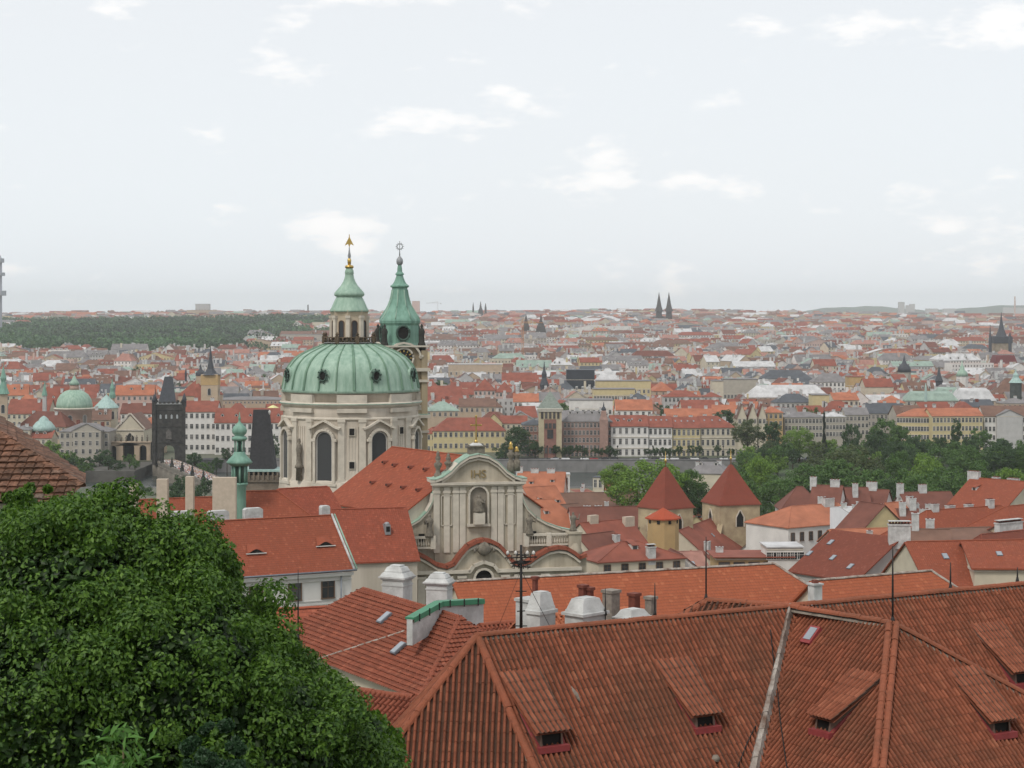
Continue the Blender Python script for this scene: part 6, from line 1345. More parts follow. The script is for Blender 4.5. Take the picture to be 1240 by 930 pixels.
# right side
lblock('left face of the long yellow-beige palace with bright orange roof above the park trees',1086,1129,503.5,494.5,1068,-14,18,'hipl','ochre' if False else 'yellow','orange',(4,12),sw=4.6,wsz=(1.3,2.4),name='palace')
lblock('right face of the orange-roofed beige building above the park trees',1129,1190,503.5,494,1058,6,18,'gable','yellow','orange',(4,14),sw=4.6,wsz=(1.3,2.4),name='palace')
lblock('white building with dark red roof and small pediment at the right edge',1192,1275,503.5,491,1066,1,18,'gable','white','brown',(4,18),sw=4.8,wsz=(1.3,2.4),name='palace')
lblock('low greyish pediment on the white building at the right edge',1207,1238,503,496,1064.5,1,8,'front','grey','grey')
for (l,x0,x1,e_,r_,Y,an,rt,wl_,rf,wi) in (
 ('brown stone riverside building behind the pale green park trees',950,1000,505,498.5,1090,2,'hip','stone','grey',(3,12)),
 ('brown stone building right part with white attic box, behind dark pointed tree',1000,1024,504,497,1090,2,'hip','stone','white',(3,6)),
 ('grey-roofed building with little pediment left of the orange roofed palace',1024,1052,502,493,1100,2,'gable','stone','grey',(3,6)),
 ('long slate-roofed building with roof lights left of the orange roof',1050,1096,500,488,1130,2,'gable','stone','slate',(2,9)),
 ('ochre house with vivid orange roof above the park trees',925,948,499,488.5,1080,0,'hip','ochre','orange',(2,4)),
 ('dark slate roof left of the white long roof, right of centre',940,986,487,476.5,1200,4,'hip','grey','slate',(1,8)),
 ('enormous white sheet-metal roof right of centre',905,1005,480.5,466,1290,3,'hip','cream','white',(1,16)),
 ('yellowish block at the right end of the enormous white roof',984,1004,494,478,1180,0,'flat','yellow','grey',(3,4)),
 ('small cream gables with pointed tops beside the park trees, left one',893,904,505,489,1060,0,'front','cream','brown',(1,2)),
 ('small cream gables with pointed tops beside the park trees, middle one',906,917,505,489,1062,0,'front','cream','dark',(1,2)),
 ('small cream gables with pointed tops beside the park trees, right one',918,928,505,489,1064,0,'front','cream','red',(1,2)),
 ('house with bright orange roof and pale round gable behind the riverside row',746,790,496,483.5,1085,0,'gable','white','orange',(1,6)),
 ('flat pale orange roof behind the yellow town house',806,862,504,494.5,1075,0,'gable','tan','orange',(1,8)),
 ('grey gabled roof with cream wall behind the corner town house',862,896,500,490,1100,-8,'gable','cream','orange',(1,4)),
 ('long red roof with pale green eave strip, centre right',804,848,480,472.5,1240,0,'hip','green' if False else 'grey','red',(1,9)),
 ('second red roof with pale green eave strip, right of the first',852,874,480,473,1245,0,'hip','grey','red',(1,4)),
 ('red roof with white gable behind the courtyard tree',826,872,494,484,1130,2,'gable','cream','red',(1,8)),
 ('long cream classical building with row of arched windows, centre',719,769,477.5,471,1200,1,'flat','yellow','grey',(1,14)),
 ('dark blue-grey roof right of the long cream classical building',764,786,483,473,1190,6,'hip','cream','slate',(1,4)),
 ('yellowish block behind the long cream classical building',723,788,470,461,1330,2,'flat','yellow','grey',(1,12)),
 ('cream building with curved pale roof in the centre distance',721,752,461,446,1450,0,'hip','stone','tan' if False else 'white',(1,5)),
 ('black glassy block in the centre distance',686,720,459,448,1480,0,'flat',mat('black_cladding',(.03,.035,.045),.4,.2,.2),'slate',None),
 ('cream cube with one dark round window, centre right distance',863,876,474,461,1300,0,'flat','cream','grey',(1,1)),
 ('grey row of stone apartment fronts right of the cream cube',876,918,476,459,1350,0,'flat','stone','grey',(4,10)),
 ('orange brick corner block, right of centre distance',1028,1046,466,456,1400,0,'flat','ochre','red',(2,3)),
 ('long lilac-grey roofed building right of the enormous white roof',984,1028,462,452,1450,0,'hip','white','grey',(2,9)),
 ('long blue-green roof above the enormous white roof',922,983,458,448,1560,0,'hip','grey','slate',None),
 ('cream firewall with red roof right of the orange brick block',1048,1082,468,458,1330,5,'gable','cream','red',None),
 ('orange roof cluster left of the green theatre roof',1010,1040,484,475,1200,8,'gable','cream','orange',(1,5)),
 ('bright orange hipped roof left of the green theatre roof',1066,1096,487,478,1180,-5,'hip','cream','orange',(1,5)),
 ('theatre with pale green copper roof and arched windows, right side',1096,1160,484,475,1230,-3,'mans','stone','green',(1,7)),
 ('curved pale green copper roof behind the theatre front',1130,1168,478,470,1270,-3,'mans','stone','green',None),
 ('theatre rear block with big white barrel roof',1158,1206,484,471.5,1240,4,'mans','tan','white',(1,6)),
 ('red-brown building with green cap lantern at the right edge',1206,1250,476,458,1310,0,'hip','pink','brown',(3,8)),
 ('pale grey domed roof at the right edge behind the white building',1214,1250,488,482,1180,0,'hip','tan','grey',(1,6)),
 ('big red roof with white gable end above the yellow building',514,560,481,467,1300,6,'gable','white','red',(2,9)),
 ('steep red hipped roofs cluster, left one, above the yellow building',574,600,472,457,1330,0,'hip','pink','red',(3,5)),
 ('steep red hipped roofs cluster, right one',600,622,474,459,1330,0,'hip','pink','red',(3,5)),
 ('long red roof with white curly dormer gables left of the slim spire',608,650,462,451,1500,0,'gable','white','red',(1,8)),
 ('orange roofs left of the greenish pyramid tower',622,652,486,476,1220,0,'gable','white','orange',(1,6)),
 ('pale greenish roof with gable above the left yellow wing',516,556,497,486,1130,5,'hip','tan','green',(1,6)),
 ('grey-white row house with attic windows above the yellow building',556,600,492,482,1180,0,'gable','tan','brown',(1,7)),
 ('white modern building with terraces right of the pyramid tower',690,742,494,484,1110,0,'flat','white','grey',(1,8)),
 ('long beige building with flat white roof, centre left distance',543,608,449,441,1700,0,'flat','tan','white',(1,10)),
 ('cream stone city museum like block before the wooded hill',340,392,432,405,3100,0,'flat','stone','grey',(2,12)),
 ('pale building with red roof at the foot of the wooded hill',294,322,427,417,3000,0,'hip','white','red',(1,7)),
 ('long brown-red building in the wood, left of the museum block',232,256,412,405,3500,0,'hip','tan','brown',None),
 ('yellowish villa under the wooded hill',246,268,427,418,3000,0,'hip','yellow','brown',(1,5)),
 ):
    nb=l
    lblock(l.replace('museum like','museum-sized'),x0,x1,e_,r_,Y,an,16 if Y<2000 else 30,rt,wl_,rf,wi,wsz=(1.4,2.2) if Y<2000 else (3,6),ch=((.15,.5,1.8,1.6),(.55,.55,1.8,1.6),(.9,.5,1.8,1.6)) if Y<2000 and rt!='flat' else ())
# landmark towers
dome_tower('gothic_tower','massive gothic tower with dark gallery and needle spire at the right edge',1212.5,2200,[(mat('tower_sand_dark',(.27,.22,.16),.9,.3,.3),[(14.5,999),(14.5,415)],'body',4),(M_sl,[(15.5,415.5),(15.5,407.5),(14,407)],'gallery',4),(M_sl,[(7,408),(3.2,398),(1.4,389),(.2,378)],'spire',8)],n=4)
for px_,l,tp_ in((1199,'left',393),(1223,'right',402)): 
    dome_tower('corner_pinnacle','thin dark pinnacle just %s of the massive gothic tower'%l,px_,2180,[(M_sl,[(2.0,999),(2.0,412),(1,404),(.2,tp_)],'pinnacle',6)],n=6)
dome_tower('church','maroon hip-roofed church at the foot of the massive gothic tower',1215,2050,[(CR,[(19,999),(19,441)],'wall',4),(mat('maroon_roof',(.13,.03,.03),.8,.1,.2),[(20,441.5),(15,430)],'roof',4)],n=4,cat='church')
dome_tower('domed_church','white baroque tower with small green dome and lantern, right distance',1165,1500,[(wallm('white'),[(7,999),(7,455)],'body',8),(M_copper,[(7.5,455.5),(6,450.5),(3,448),(2.5,444),(1,442),(.3,436)],'dome')],cat='church')
dome_tower('domed_church','grey dome with tiny lantern, centre right distance',1095,1600,[(wallm('stone'),[(8,999),(8,450)],'body',8),(M_sl,[(8.5,450.5),(7,444),(3,440),(1.5,436),(.3,430)],'dome')],cat='church')
dome_tower('church_tower','dark slender tower with onion cap right of the theatre roof',1137,1420,[(M_sl,[(4,999),(4,463),(5,461),(3,456),(1.5,450),(.3,444)],'body',8)],n=8)
dome_tower('water_tower','round dark tower with pale green lantern cap at the right edge',1230,1240,[(mat('green_black_tower',(.06,.07,.065),.8,.3,.5),[(7,999),(7,464),(8,463)],'body',8),(M_copperL,[(8.5,463.5),(5,459),(3.5,457),(3.5,454),(1,451),(.2,446)],'cap')],n=8)
dome_tower('obelisk','pale green column statue before the theatre',1121,1215,[(M_copperL,[(2.2,999),(1.8,480),(1.2,468),(.3,464)],'column',8)],n=8)
# twin black spires
for px_,l,tp_ in((798,'left',354),(810,'right',354)):
    dome_tower('church_spire','%s one of the twin black needle spires on the skyline'%l,px_,4300,[(M_soot,[(5.2,999),(5.2,384),(4.6,380),(4.6,377)],'body',4),(M_soot,[(5.4,377),(3.2,371),(1.9,364),(.9,358),(.2,tp_)],'spire',8)],n=4)
dome_tower('church','long dark church body between and left of the twin black spires',797,4330,[(M_soot,[(14,999),(14,387),(8,383)],'nave',4)],n=4,cat='church')
dome_tower('tv_tower','grey lattice television tower with round cabins, cut by the left picture edge',0,3500,[(mat('pale_grey_steel',(.35,.37,.4),.6,.1,.02),[(2.4,999),(2.4,313),(1.2,311),(.6,309)],'mast',8),(mat('pale_grey_steel',(.35,.37,.4)),[(7.5,358),(7.5,352)],'cabin'),(mat('pale_grey_steel',(.35,.37,.4)),[(6,334),(6,330)],'cabin'),(mat('pale_grey_steel',(.35,.37,.4)),[(5,318),(5,313)],'cabin')],n=8)
lblock('pale cubic monument on the skyline left of the green domes',236.5,253.5,374.5,368,5200,0,20,'flat','grey','grey',(1,5),wsz=(4,9),name='monument')
lblock('low base of the pale cubic monument on the skyline',226,262,380,375.5,5150,0,20,'flat','tan','grey',None,name='monument')
dome_tower('church_spire','needle spire on the skyline right of the bell tower',573,5000,[(M_soot,[(1.2,999),(1.2,374),(.2,366)],'spire',6)],n=6)
dome_tower('church_spire','needle spire on the skyline, second right of the bell tower',588,5000,[(M_soot,[(1.5,999),(1.5,374),(.2,367)],'spire',6)],n=6)
dome_tower('church','dark stepped skyline church right of the bell tower',582,5050,[(M_soot,[(4,999),(4,376),(2,373),(.3,365)],'tower',4)],n=4,cat='church')
dome_tower('church_spire','dark neo-gothic church tower in the centre distance, left of the crane',637,3300,[(M_soot,[(6,999),(6,396),(3,390),(.3,380)],'spire',4)],n=4)
dome_tower('church_spire','dark church mass right of the crane, with a short spire',655,3200,[(M_soot,[(9,999),(9,402),(7,396),(2,388),(.3,380)],'spire',4)],n=4)
dome_tower('chimney_stack','tall thin factory chimney on the skyline far right',1229,6800,[(wallm('pink'),[(1.1,999),(.8,359)],'stack',8)],n=8,cat='chimney')
dome_tower('chimney_stack','short dark factory chimney on the skyline left of the great dome',373,5200,[(M_soot,[(1,999),(.8,369)],'stack',8)],n=8,cat='chimney')
lblock('square pinkish tower block on the skyline just right of the bell tower',499,508,372,364.5,5600,0,25,'flat','pink','grey',None,name='tower_block')
for i,(x0,x1,t_,Y,l) in enumerate(((1089,1095.5,366,8600,'tallest pale tower block on the right skyline'),(1098,1102,370,8700,'thin pale tower block beside the tallest one'),(1102.5,1108,368.5,8800,'second tallest pale tower block on the right skyline'),(1122,1136,374,9000,'wide pale slab block on the right skyline, left one'),(1143,1158,374,9100,'wide pale slab block on the right skyline, middle one'),(1216,1240,372.5,9300,'wide pale slab block at the right end of the skyline'))):
    lblock(l,x0,x1,t_,t_-.3,Y,0,30,'flat','grey','grey',None,name='tower_block')
# tower cranes
def crane(label,px,pyb,pyt,Y,arm,back,col):
    B=P(px,pyb,Y); g=G(B.x,Y); o=empty('tower_crane',(B.x,Y,g),0,label,'crane'); H=CZ-(pyt-HY)/F*Y-g; s=1.1
    mb=MB()
    for x in(-s,s):
        for y in(-s,s): mb.tube([(x,y,0),(x,y,H)],.28,4)
    n=int(H/4)
    for i in range(n): z=i*4; sg=1 if i%2 else -1; mb.tube([(-s*sg,-s,z),(s*sg,-s,z+4)],.18,4); mb.tube([(-s*sg,s,z),(s*sg,s,z+4)],.18,4)
    mb.build('mast',col,o)
    mb=MB(); mb.tube([(-back,0,H),(arm,0,H)],.35,4); mb.tube([(-back*.2,0,H+1.8),(arm,0,H+.3)],.22,4); mb.tube([(0,0,H),(0,0,H+5)],.4,4); mb.tube([(0,0,H+5),(arm*.6,0,H+.6)],.12,4); mb.box(-back-1.5,-back+2,-1,1,H-2.5,H-.3); mb.build('jib',col,o)
crane('orange tower crane mast standing among the roofs in the centre distance',633,470,391,2300,24,10,mat('crane_orange',(.42,.2,.08),.6,.1))
crane('pale far tower crane on the skyline right of the bell tower',530,380,367,5200,-32,-8,mat('crane_white',(.5,.5,.5),.6,.1))
# ---------------------------------------------------------------- trees along the river
TM={'dark':leafmat('dark_tree_leaves',(.022,.06,.016),(.055,.11,.028)),'mid':leafmat('mid_tree_leaves',(.04,.10,.018),(.10,.19,.035)),'light':leafmat('light_tree_leaves',(.09,.18,.02),(.19,.31,.04)),'olive':leafmat('olive_tree_leaves',(.055,.085,.025),(.10,.13,.04)),'copper':leafmat('dark_conifer',(.012,.022,.016),(.03,.045,.028))}
TMN={'dark':'dark green','mid':'mid-green','light':'bright yellow-green','olive':'olive-green','copper':'nearly black'}
_tc={}
def crown_mesh(shape,kind,big):
    k=(shape,kind,big)
    if k in _tc: return _tc[k]
    rng=random.Random(shape*7+1); 
    if shape<3: lob=[(0,0,0,.7,.7,.75)]+[(rng.uniform(-.5,.5),rng.uniform(-.5,.5),rng.uniform(-.45,.5),rng.uniform(.3,.48),rng.uniform(.3,.48),rng.uniform(.25,.42)) for _ in range(11)]
    elif shape==3: lob=[(0,0,-.7+i*.25,.62-.09*i,.62-.09*i,.3) for i in range(7)]        # pointed
    else: lob=[(rng.uniform(-.15,.15),rng.uniform(-.15,.15),-.6+i*.25,.42,.42,.3) for i in range(6)]   # poplar
    p,d=crown_points(6500 if big else 3000,sub_lobes(lob,90 if big else 46,.16,shape+3),shape,.5); d[:,2]+=.4
    q,e=crown_points(900 if big else 350,[(a,b,c,x*.85,y*.85,z*.85) for a,b,c,x,y,z in lob],shape+9,.2)
    _tc[k]=leaves_mesh('crown',np.concatenate([p,q]),np.concatenate([d,e]),.055 if big else .08,TM[kind],1.2,.2,shape,False); return _tc[k]
_tk=trunk_mb(1,.05,5).mesh('trunk',M_bark)
TREES=[]
def tree(px,pt,wpx,Y,kind='mid',shape=None,hpx=None,label=None):
    shape=random.randrange(3) if shape is None else shape
    r=wpx/2/F*Y; T=P(px,pt,Y); g=G(T.x,Y); hr=(hpx/2/F*Y) if hpx else max(r*random.uniform(.8,1),(T.z-g-1.5)/2*random.uniform(.9,1)); zc_=max(T.z-hr,g+hr*.9 if not hpx else g+.5)
    if T.z-hr<g+hr*.5: zc_=T.z-hr
    o=empty('tree',(T.x,Y,g),random.uniform(0,6),None,'tree','broadleaf trees along the river'); o['kind_']=kind
    link('crown',crown_mesh(shape,kind,wpx>44),o,(0,0,zc_-g),None,(r,r,hr))
    link('trunk',_tk,o,(0,0,0),None,(r*1.0,r*1.0,max(1,zc_-g)))
    TREES.append((o,px,pt,wpx,Y,kind,shape,label)); return o
random.seed(5)
tree(788,545,96,590,'light',0,78,'huge bright yellow-green tree left of the two gothic towers'); tree(748,556,58,610,'light',1,50); tree(835,562,60,600,'mid',2,60); tree(800,590,80,560,'mid',1,60); tree(850,580,46,590,'dark',0,50)
for px,pt,w_,Y,k,*s in ((868,590,40,600,'mid'),(920,548,60,690,'light'),(940,566,64,640,'mid'),(905,575,50,620,'mid'),(975,556,70,680,'mid'),(1010,548,80,690,'mid'),(1035,530,84,760,'olive'),(1000,575,70,600,'mid'),(1055,560,80,640,'mid'),(1100,556,84,640,'mid'),(1145,560,84,650,'mid'),(1185,552,70,670,'mid'),(1225,560,70,660,'light'),(1080,575,70,600,'dark'),(1125,585,70,600,'mid'),(1205,578,60,600,'mid'),(960,590,60,580,'mid'),(925,598,50,560,'dark'),(1160,585,60,600,'mid'),
  (1120,543,60,720,'light'),(1090,540,50,760,'mid'),(1175,535,54,820,'mid'),(1210,532,60,820,'dark'),(1240,528,50,820,'mid'),(1235,575,50,620,'mid'),(1010,600,50,560,'mid'),(1060,595,60,570,'mid'),(1105,602,50,560,'mid'),
  (905,504,46,1000,'olive'),(935,506,38,1000,'dark'),(968,510,46,980,'light'),(945,530,30,960,'dark'),(925,535,34,950,'dark'),(990,530,30,960,'olive'),(960,540,30,940,'dark'),(1030,505,30,960,'dark'),(1020,535,60,900,'olive'),(1070,498,44,980,'mid'),(1062,515,44,940,'dark'),(1090,510,40,960,'mid'),(1085,530,50,900,'dark'),(1110,525,44,930,'dark'),(1135,535,40,900,'mid'),(1185,515,44,1000,'mid'),(1160,530,40,940,'mid'),(1215,528,40,960,'dark'),(1235,540,34,930,'dark'),
  (998,490,10,960,'copper',3,58),(1157,506,26,960,'dark',4,44),(627,517,46,1000,'dark'),(612,535,32,1000,'dark'),(648,530,30,1005,'dark'),(810,486,30,1090,'dark'),
  (60,530,34,940,'light'),(72,545,30,930,'light'),(85,552,22,920,'dark'),(106,550,24,950,'dark'),(124,545,26,960,'dark'),(99,562,20,930,'mid'),(140,565,20,930,'dark'),(35,535,30,950,'light'),
  (236,549,26,940,'dark'),(250,556,24,900,'mid'),(218,572,34,760,'dark'),(262,552,22,920,'dark'),(248,575,24,740,'dark'),(330,520,22,950,'dark'),(275,540,18,960,'dark'),(212,590,30,700,'dark'),(168,582,44,800,'dark'),(188,590,36,780,'mid'),(146,588,36,800,'mid'),(205,600,30,700,'mid'),(235,585,30,720,'dark'),(120,580,34,830,'dark'),(1012,552,30,780,'light'),(880,590,30,560,'dark'),(896,560,40,660,'mid'),(1190,598,50,560,'dark'),(1230,600,40,560,'mid'),(1140,604,50,545,'dark'),(985,605,36,540,'dark')):
    tree(px,pt,w_,Y,k,s[0] if s else None,s[1] if len(s)>1 else None)
for i in range(13):
    tree(58+i*9+random.uniform(-3,3),random.uniform(546,560),random.uniform(16,26),random.uniform(928,960),random.choice(['dark','dark','mid']))
for i in range(44):
    px=random.uniform(900,1245); Y=random.uniform(865,980); tree(px,HY+(75-random.uniform(11,17))/Y*F,random.uniform(26,40),Y,random.choice(['mid','mid','dark','light','olive']))
for i in range(24):
    px=672+i*9.3+random.uniform(-2,2)
    if px>740 and random.random()<.25: continue
    tree(px,539+random.uniform(-2,3),random.uniform(11,16),1003,'dark',None)
# cars parked on the embankment
def car_mesh(c):
    mb=MB(); 
    mb.slab([(-2.1,.35),(2.1,.35),(2.15,.75),(1.2,.95),(-1.9,1.0),(-2.15,.8)],-.85,.85,0); mb.slab([(-1.7,1.0),(1.0,.95),(.45,1.42),(-1.2,1.45)],-.75,.75,1)
    for x in(-1.35,1.35):
        for y in(-.8,.62): mb.slab([(x+.33*math.cos(t*.785),.33+.33*math.sin(t*.785)) for t in range(8)],y,y+.18,2)
    return mb.mesh('car',[mat('car_paint_'+c[0],c[1],.35,.05,spec=.5),M_win,mat('tyre',(.02,.02,.02))])
cars=[car_mesh(c) for c in(('white',(.7,.7,.7)),('silver',(.42,.43,.45)),('black',(.03,.03,.035)),('blue',(.05,.09,.2)),('red',(.3,.03,.03)))]
cn=['white','silver','black','dark blue','red']
for i in range(46):
    x=22+i*5.1+random.uniform(-.4,.4); k=random.choice([0,0,1,1,2,3,4]); 
    if random.random()<.12: continue
    o=link('parked_car',cars[k],None,(x,989.2,1.03),(0,0,random.choice([0,math.pi]))); tag(o,'tiny %s car parked along the river railing'%cn[k],'car','cars parked along the embankment')
for i in range(12):
    x=120+i*5.5; k=random.choice([0,1,2,3]); o=link('parked_car',cars[k],None,(x,989.2+3,1.03),(0,0,0)); tag(o,'tiny %s car parked along the river railing'%cn[k],'car','cars parked along the embankment')
# lamp posts on the quay
lm=MB(); lm.tube([(0,0,0),(0,0,6.5)],.12,5); lm.lathe([(.1,6.4),(.4,6.7),(.35,7.3),(.05,7.6)],6); lm=lm.mesh('street_lamp',M_iron)
for i in range(14): o=link('street_lamp',lm,None,(18+i*18,986.6,1.05)); tag(o,'slim dark lamp post on the river embankment','street lamp','lamp posts on the embankment')
# ---------------------------------------------------------------- far wooded hill
def wood():
    rng=np.random.default_rng(4); P_=[];D_=[]
    n=0
    for i in range(9000):
        Y=rng.uniform(2640,4700); px=rng.uniform(-120,455); x=(px-620)/F*Y
        t=(Y-2640)/2060; edge=60*(1-t) 
        if px<90-110*t+40*math.sin(Y/130) and t>.55: continue
        if px>400+40*math.sin(Y/160) or (px>270 and t<.4 and rng.random()<.8): continue
        if any(abs(px-a)<b and abs(Y-c)<160 for a,b,c in((366,30,3020),(308,16,2950),(244,14,3400),(257,12,2950),(205,10,3900),(130,8,3500),(60,10,3300))): continue
        r=rng.uniform(9,19); P_.append((x,Y,G(x,Y)+r*.9,r))
    P_=np.array(P_); n=len(P_); m=30
    d=rng.normal(size=(n,m,3)); d/=np.linalg.norm(d,axis=2)[:,:,None]; d[:,:,2]=np.abs(d[:,:,2])*.9-.15
    pos=(P_[:,None,:3]+d*P_[:,3][:,None,None]*np.array([1,1,.9])).reshape(-1,3)
    me=leaves_mesh('wood',pos,d.reshape(-1,3),4.6,leafmat('wood_leaves',(.016,.048,.018),(.06,.12,.04),.007),1.0,.1,3,False)
    o=link('wood',me); tag(o,'dark green wooded hill on the left horizon','wood',None,'stuff')
wood()
# ---------------------------------------------------------------- the town beyond the river
NAMEC={'red':'red','orange':'orange','dark':'maroon','brown':'brown','grey':'grey','slate':'slate-blue','white':'whitish','green':'pale green','pink':'salmon'}
random.seed(21)
def blocked(x,y,r=9):
    for q_ in REG:
        cx_,cy_,rr,Ln,dp,a,ax,ay=q_
        if abs(x-cx_)<60 and abs(y-cy_)<60:
            dx,dy=x-cx_,y-cy_; u=dx*math.cos(a)+dy*math.sin(a); v=-dx*math.sin(a)+dy*math.cos(a)
            if abs(u)<Ln/2+r and abs(v)<dp/2+r: return True
    return False
def pick_roof(Y,px):
    w_=dict(red=26,orange=13,dark=13,brown=14,grey=16,slate=8,white=6,green=2,pink=7)
    if Y>1500: w_.update(red=17,orange=7,dark=11,brown=15,grey=24,slate=9,white=11,green=4,pink=9)
    if Y>2600: w_.update(pink=15,red=18,orange=8)
    return random.choices(list(w_),list(w_.values()))[0]
def pick_wall(): return random.choices(['cream','white','grey','yellow','pink','stone','tan'],[22,22,16,8,8,10,14])[0]
def house_mb(w_,d,h,rh,rt,nch,mb,M4,slots=(0,1,2,3),rng=random,win=True):
    "one compact house; slots: wall, roof, chimney, window"
    W,D=w_/2,d/2; a,b,c,e_=slots
    vs=[(-W,-D,-6),(W,-D,-6),(W,D,-6),(-W,D,-6),(-W,-D,h),(W,-D,h),(W,D,h),(-W,D,h)]
    rw,rr_,fl=[],[],[]
    if rt=='gable': rv=[(-W,0,h+rh),(W,0,h+rh)]
    elif rt=='hip': rv=[(-W+min(W*.8,D*.9),0,h+rh),(W-min(W*.8,D*.9),0,h+rh)]
    else: rv=[(0,-D,h+rh),(0,D,h+rh)]
    T=lambda l:[M4@Vector(q) for q in l]
    o_=.5; E=[(-W-o_,-D-o_,h-.3),(W+o_,-D-o_,h-.3),(W+o_,D+o_,h-.3),(-W-o_,D+o_,h-.3)]
    mb[a].add(T(vs),[(0,1,5,4),(1,2,6,5),(2,3,7,6),(3,0,4,7)],a)
    if rt=='gable': mb[a].add(T([vs[5],vs[6],rv[1],vs[4],vs[7],rv[0]]),[(0,1,2),(4,3,5)],a); mb[b].add(T(E+[(rv[0][0]-.4,0,h+rh),(rv[1][0]+.4,0,h+rh)]),[(0,1,5,4),(2,3,4,5)],b)
    elif rt=='hip': mb[b].add(T(E+rv),[(0,1,5,4),(2,3,4,5),(1,2,5),(3,0,4)],b)
    elif rt=='flat': mb[b].add(T([(x,y,z+.5) for x,y,z in vs[4:]]),[(0,1,2,3)],b); mb[a].add(T(vs[4:]+[(x,y,z+.8) for x,y,z in vs[4:]]),[(0,1,5,4),(1,2,6,5),(2,3,7,6),(3,0,4,7)],a)
    else: mb[a].add(T([vs[4],vs[5],rv[0],vs[6],vs[7],rv[1]]),[(0,1,2),(3,4,5)],a); mb[b].add(T(E+[(0,-D-.4,h+rh),(0,D+.4,h+rh)]),[(0,4,5,3),(1,2,5,4)],b)
    return rv
TOWNM={}
def hgrid(Y0,Y1,step,cell,ang,fn):
    ca,sa=math.cos(ang),math.sin(ang); L_=Y1*1.2
    n=int(L_/step)
    for i in range(-n,n):
        for j in range(-n,n):
            u=i*cell; v=j*step; 
            u+=(j%3)*cell*.33
            x=ca*u-sa*v; y=sa*u+ca*v+(Y0+Y1)/2
            if Y0<y<Y1 and abs(x)<y*.275+12: fn(x,y,i,j)
CELLS=[]
def coll(x,y,i,j): CELLS.append((x,y))
hgrid(1042,1800,24,19,R(9),coll)
random.shuffle(CELLS); near=[c for c in CELLS if not blocked(*c) and c[1]>1105]; near.sort(key=lambda c:c[1]+random.uniform(-18,18))
LM=[(90,480,'green dome'),(129,490,'turquoise pyramid roof'),(205,500,'black gate tower'),(255,460,'spired stone church tower'),(425,450,'great dome'),(484,430,'bell tower'),(565,515,'long yellow building'),(666,490,'greenish pyramid tower'),(715,510,'brick corner block'),(790,510,'riverside row'),(850,510,'yellow town house'),(955,473,'enormous white roof'),(998,500,'dark pointed tree'),(1130,480,'green theatre roof'),(1140,510,'orange-roofed palace'),(1210,430,'massive gothic tower'),(659,450,'slim dark spire'),(745,474,'arched cream building')]
USED={}
def unique_label(base_,px,py):
    d,lm=min((math.hypot(px-a,(py-b)*1.5),n) for a,b,n in LM)
    a,b,_=[t for t in LM if t[2]==lm][0]
    side='right of' if px>a+6 else 'left of' if px<a-6 else 'beyond'
    far='just ' if d<25 and side!='beyond' else 'well ' if d>60 and side!='beyond' else ''
    return '%s %s%s the %s'%(base_,far,side,lm)
FEAT=['','with one white dormer','with two roof lights','with a tall chimney','with a stair-shaped gable','with broad eaves','with three chimneys','with a small roof terrace','with a zinc vent box','with paired dormers']
near300=[]; rest=[]
lastrow=0
for c in near:
    if len(near300)<130: near300.append(c)
    else: rest.append(c)
def mk_house(x,y,idx,zadd=0,small=False,rf=None):
    g=G(x,y); w_=random.uniform(15,22); d=random.uniform(11,15); h=random.uniform(9,17)+zadd; rt=random.choices(['gable','hip','front','flat'],[50,22,16,12])[0]
    if small: w_*=.62; d*=.65; h=random.uniform(6,9)
    rh=random.uniform(4,6.5) if rt!='flat' else .1
    if small: rh*=.7
    rf=rf or pick_roof(y,0); wl_=pick_wall(); a=R(9)+R(random.choice([0,0,0,90,90]))+random.gauss(0,.08)
    px=620+x/y*F; py=HY+(CZ-(g+h))/y*F
    o=empty('house',(x,y,g),a,None,'house','old town houses across the river' if not small else 'old houses below the church')
    mbs={k:MB() for k in range(4)}; I=Matrix.Identity(4); house_mb(w_,d,h,rh,rt,0,mbs,I,(0,1,2,3))
    mbs[0].m=[0]*len(mbs[0].m); mbs[1].m=[0]*len(mbs[1].m)
    mbs[0].build('wall',wallm(wl_),o); mbs[1].build('roof',roofm(rf),o)
    nch=random.choice([1,2,3])
    for k in range(nch): link('chimney',chimney_mesh(random.choice(['box','box','pots','brick']),random.choice([1.2,2.0]),1.0,random.choice([1.4,2.2])),o,(random.uniform(-.42,.42)*w_,random.uniform(-.25,.3)*d,h+rh*.55 if rt!='flat' else h+.5))
    nd=0
    if rt in('gable','hip') and random.random()<.5:
        nd=random.choice([1,2,3]); s=-1 if math.cos(a)>.5 else 1
        for k in range(nd): link('dormer',dormer_mesh(roofm(rf),1.6,1.5,'shed'),o,((k-(nd-1)/2)*w_*.28,-d*.36,h+rh*.22))
    fl=max(1,int((h-1)/3.6)); vis=2 if y<1300 else 1
    nc=int(w_/3.2)
    rows=range(min(fl,vis))
    if not small:
        for r_ in rows:
            for k in range(nc):
                if math.cos(a)>.5: link('window',window_mesh(1.3,2.0),o,(-w_/2+(k+.5)*w_/nc,-d/2,h-2.9-r_*3.6))
            if math.cos(a)<=.5:
                for k in range(3): link('window',window_mesh(1.3,2.0),o,(-w_/2,-d/2+(k+.5)*d/3,h-2.9-r_*3.6),(0,0,R(-90)))
    desc={'gable':'gabled','hip':'hipped','front':'end-on gabled','flat':'flat-topped'}[rt]
    base_='%s %s house, %s roof, %d chimney%s%s,'%(wl_,desc,NAMEC[rf],nch,'s' if nch>1 else '','' if not nd else ', %d dormer%s'%(nd,'s' if nd>1 else ''))
    return o,base_,px,py
HL=[]
for n_,(x,y) in enumerate(near300):
    HL.append(mk_house(x,y,n_))
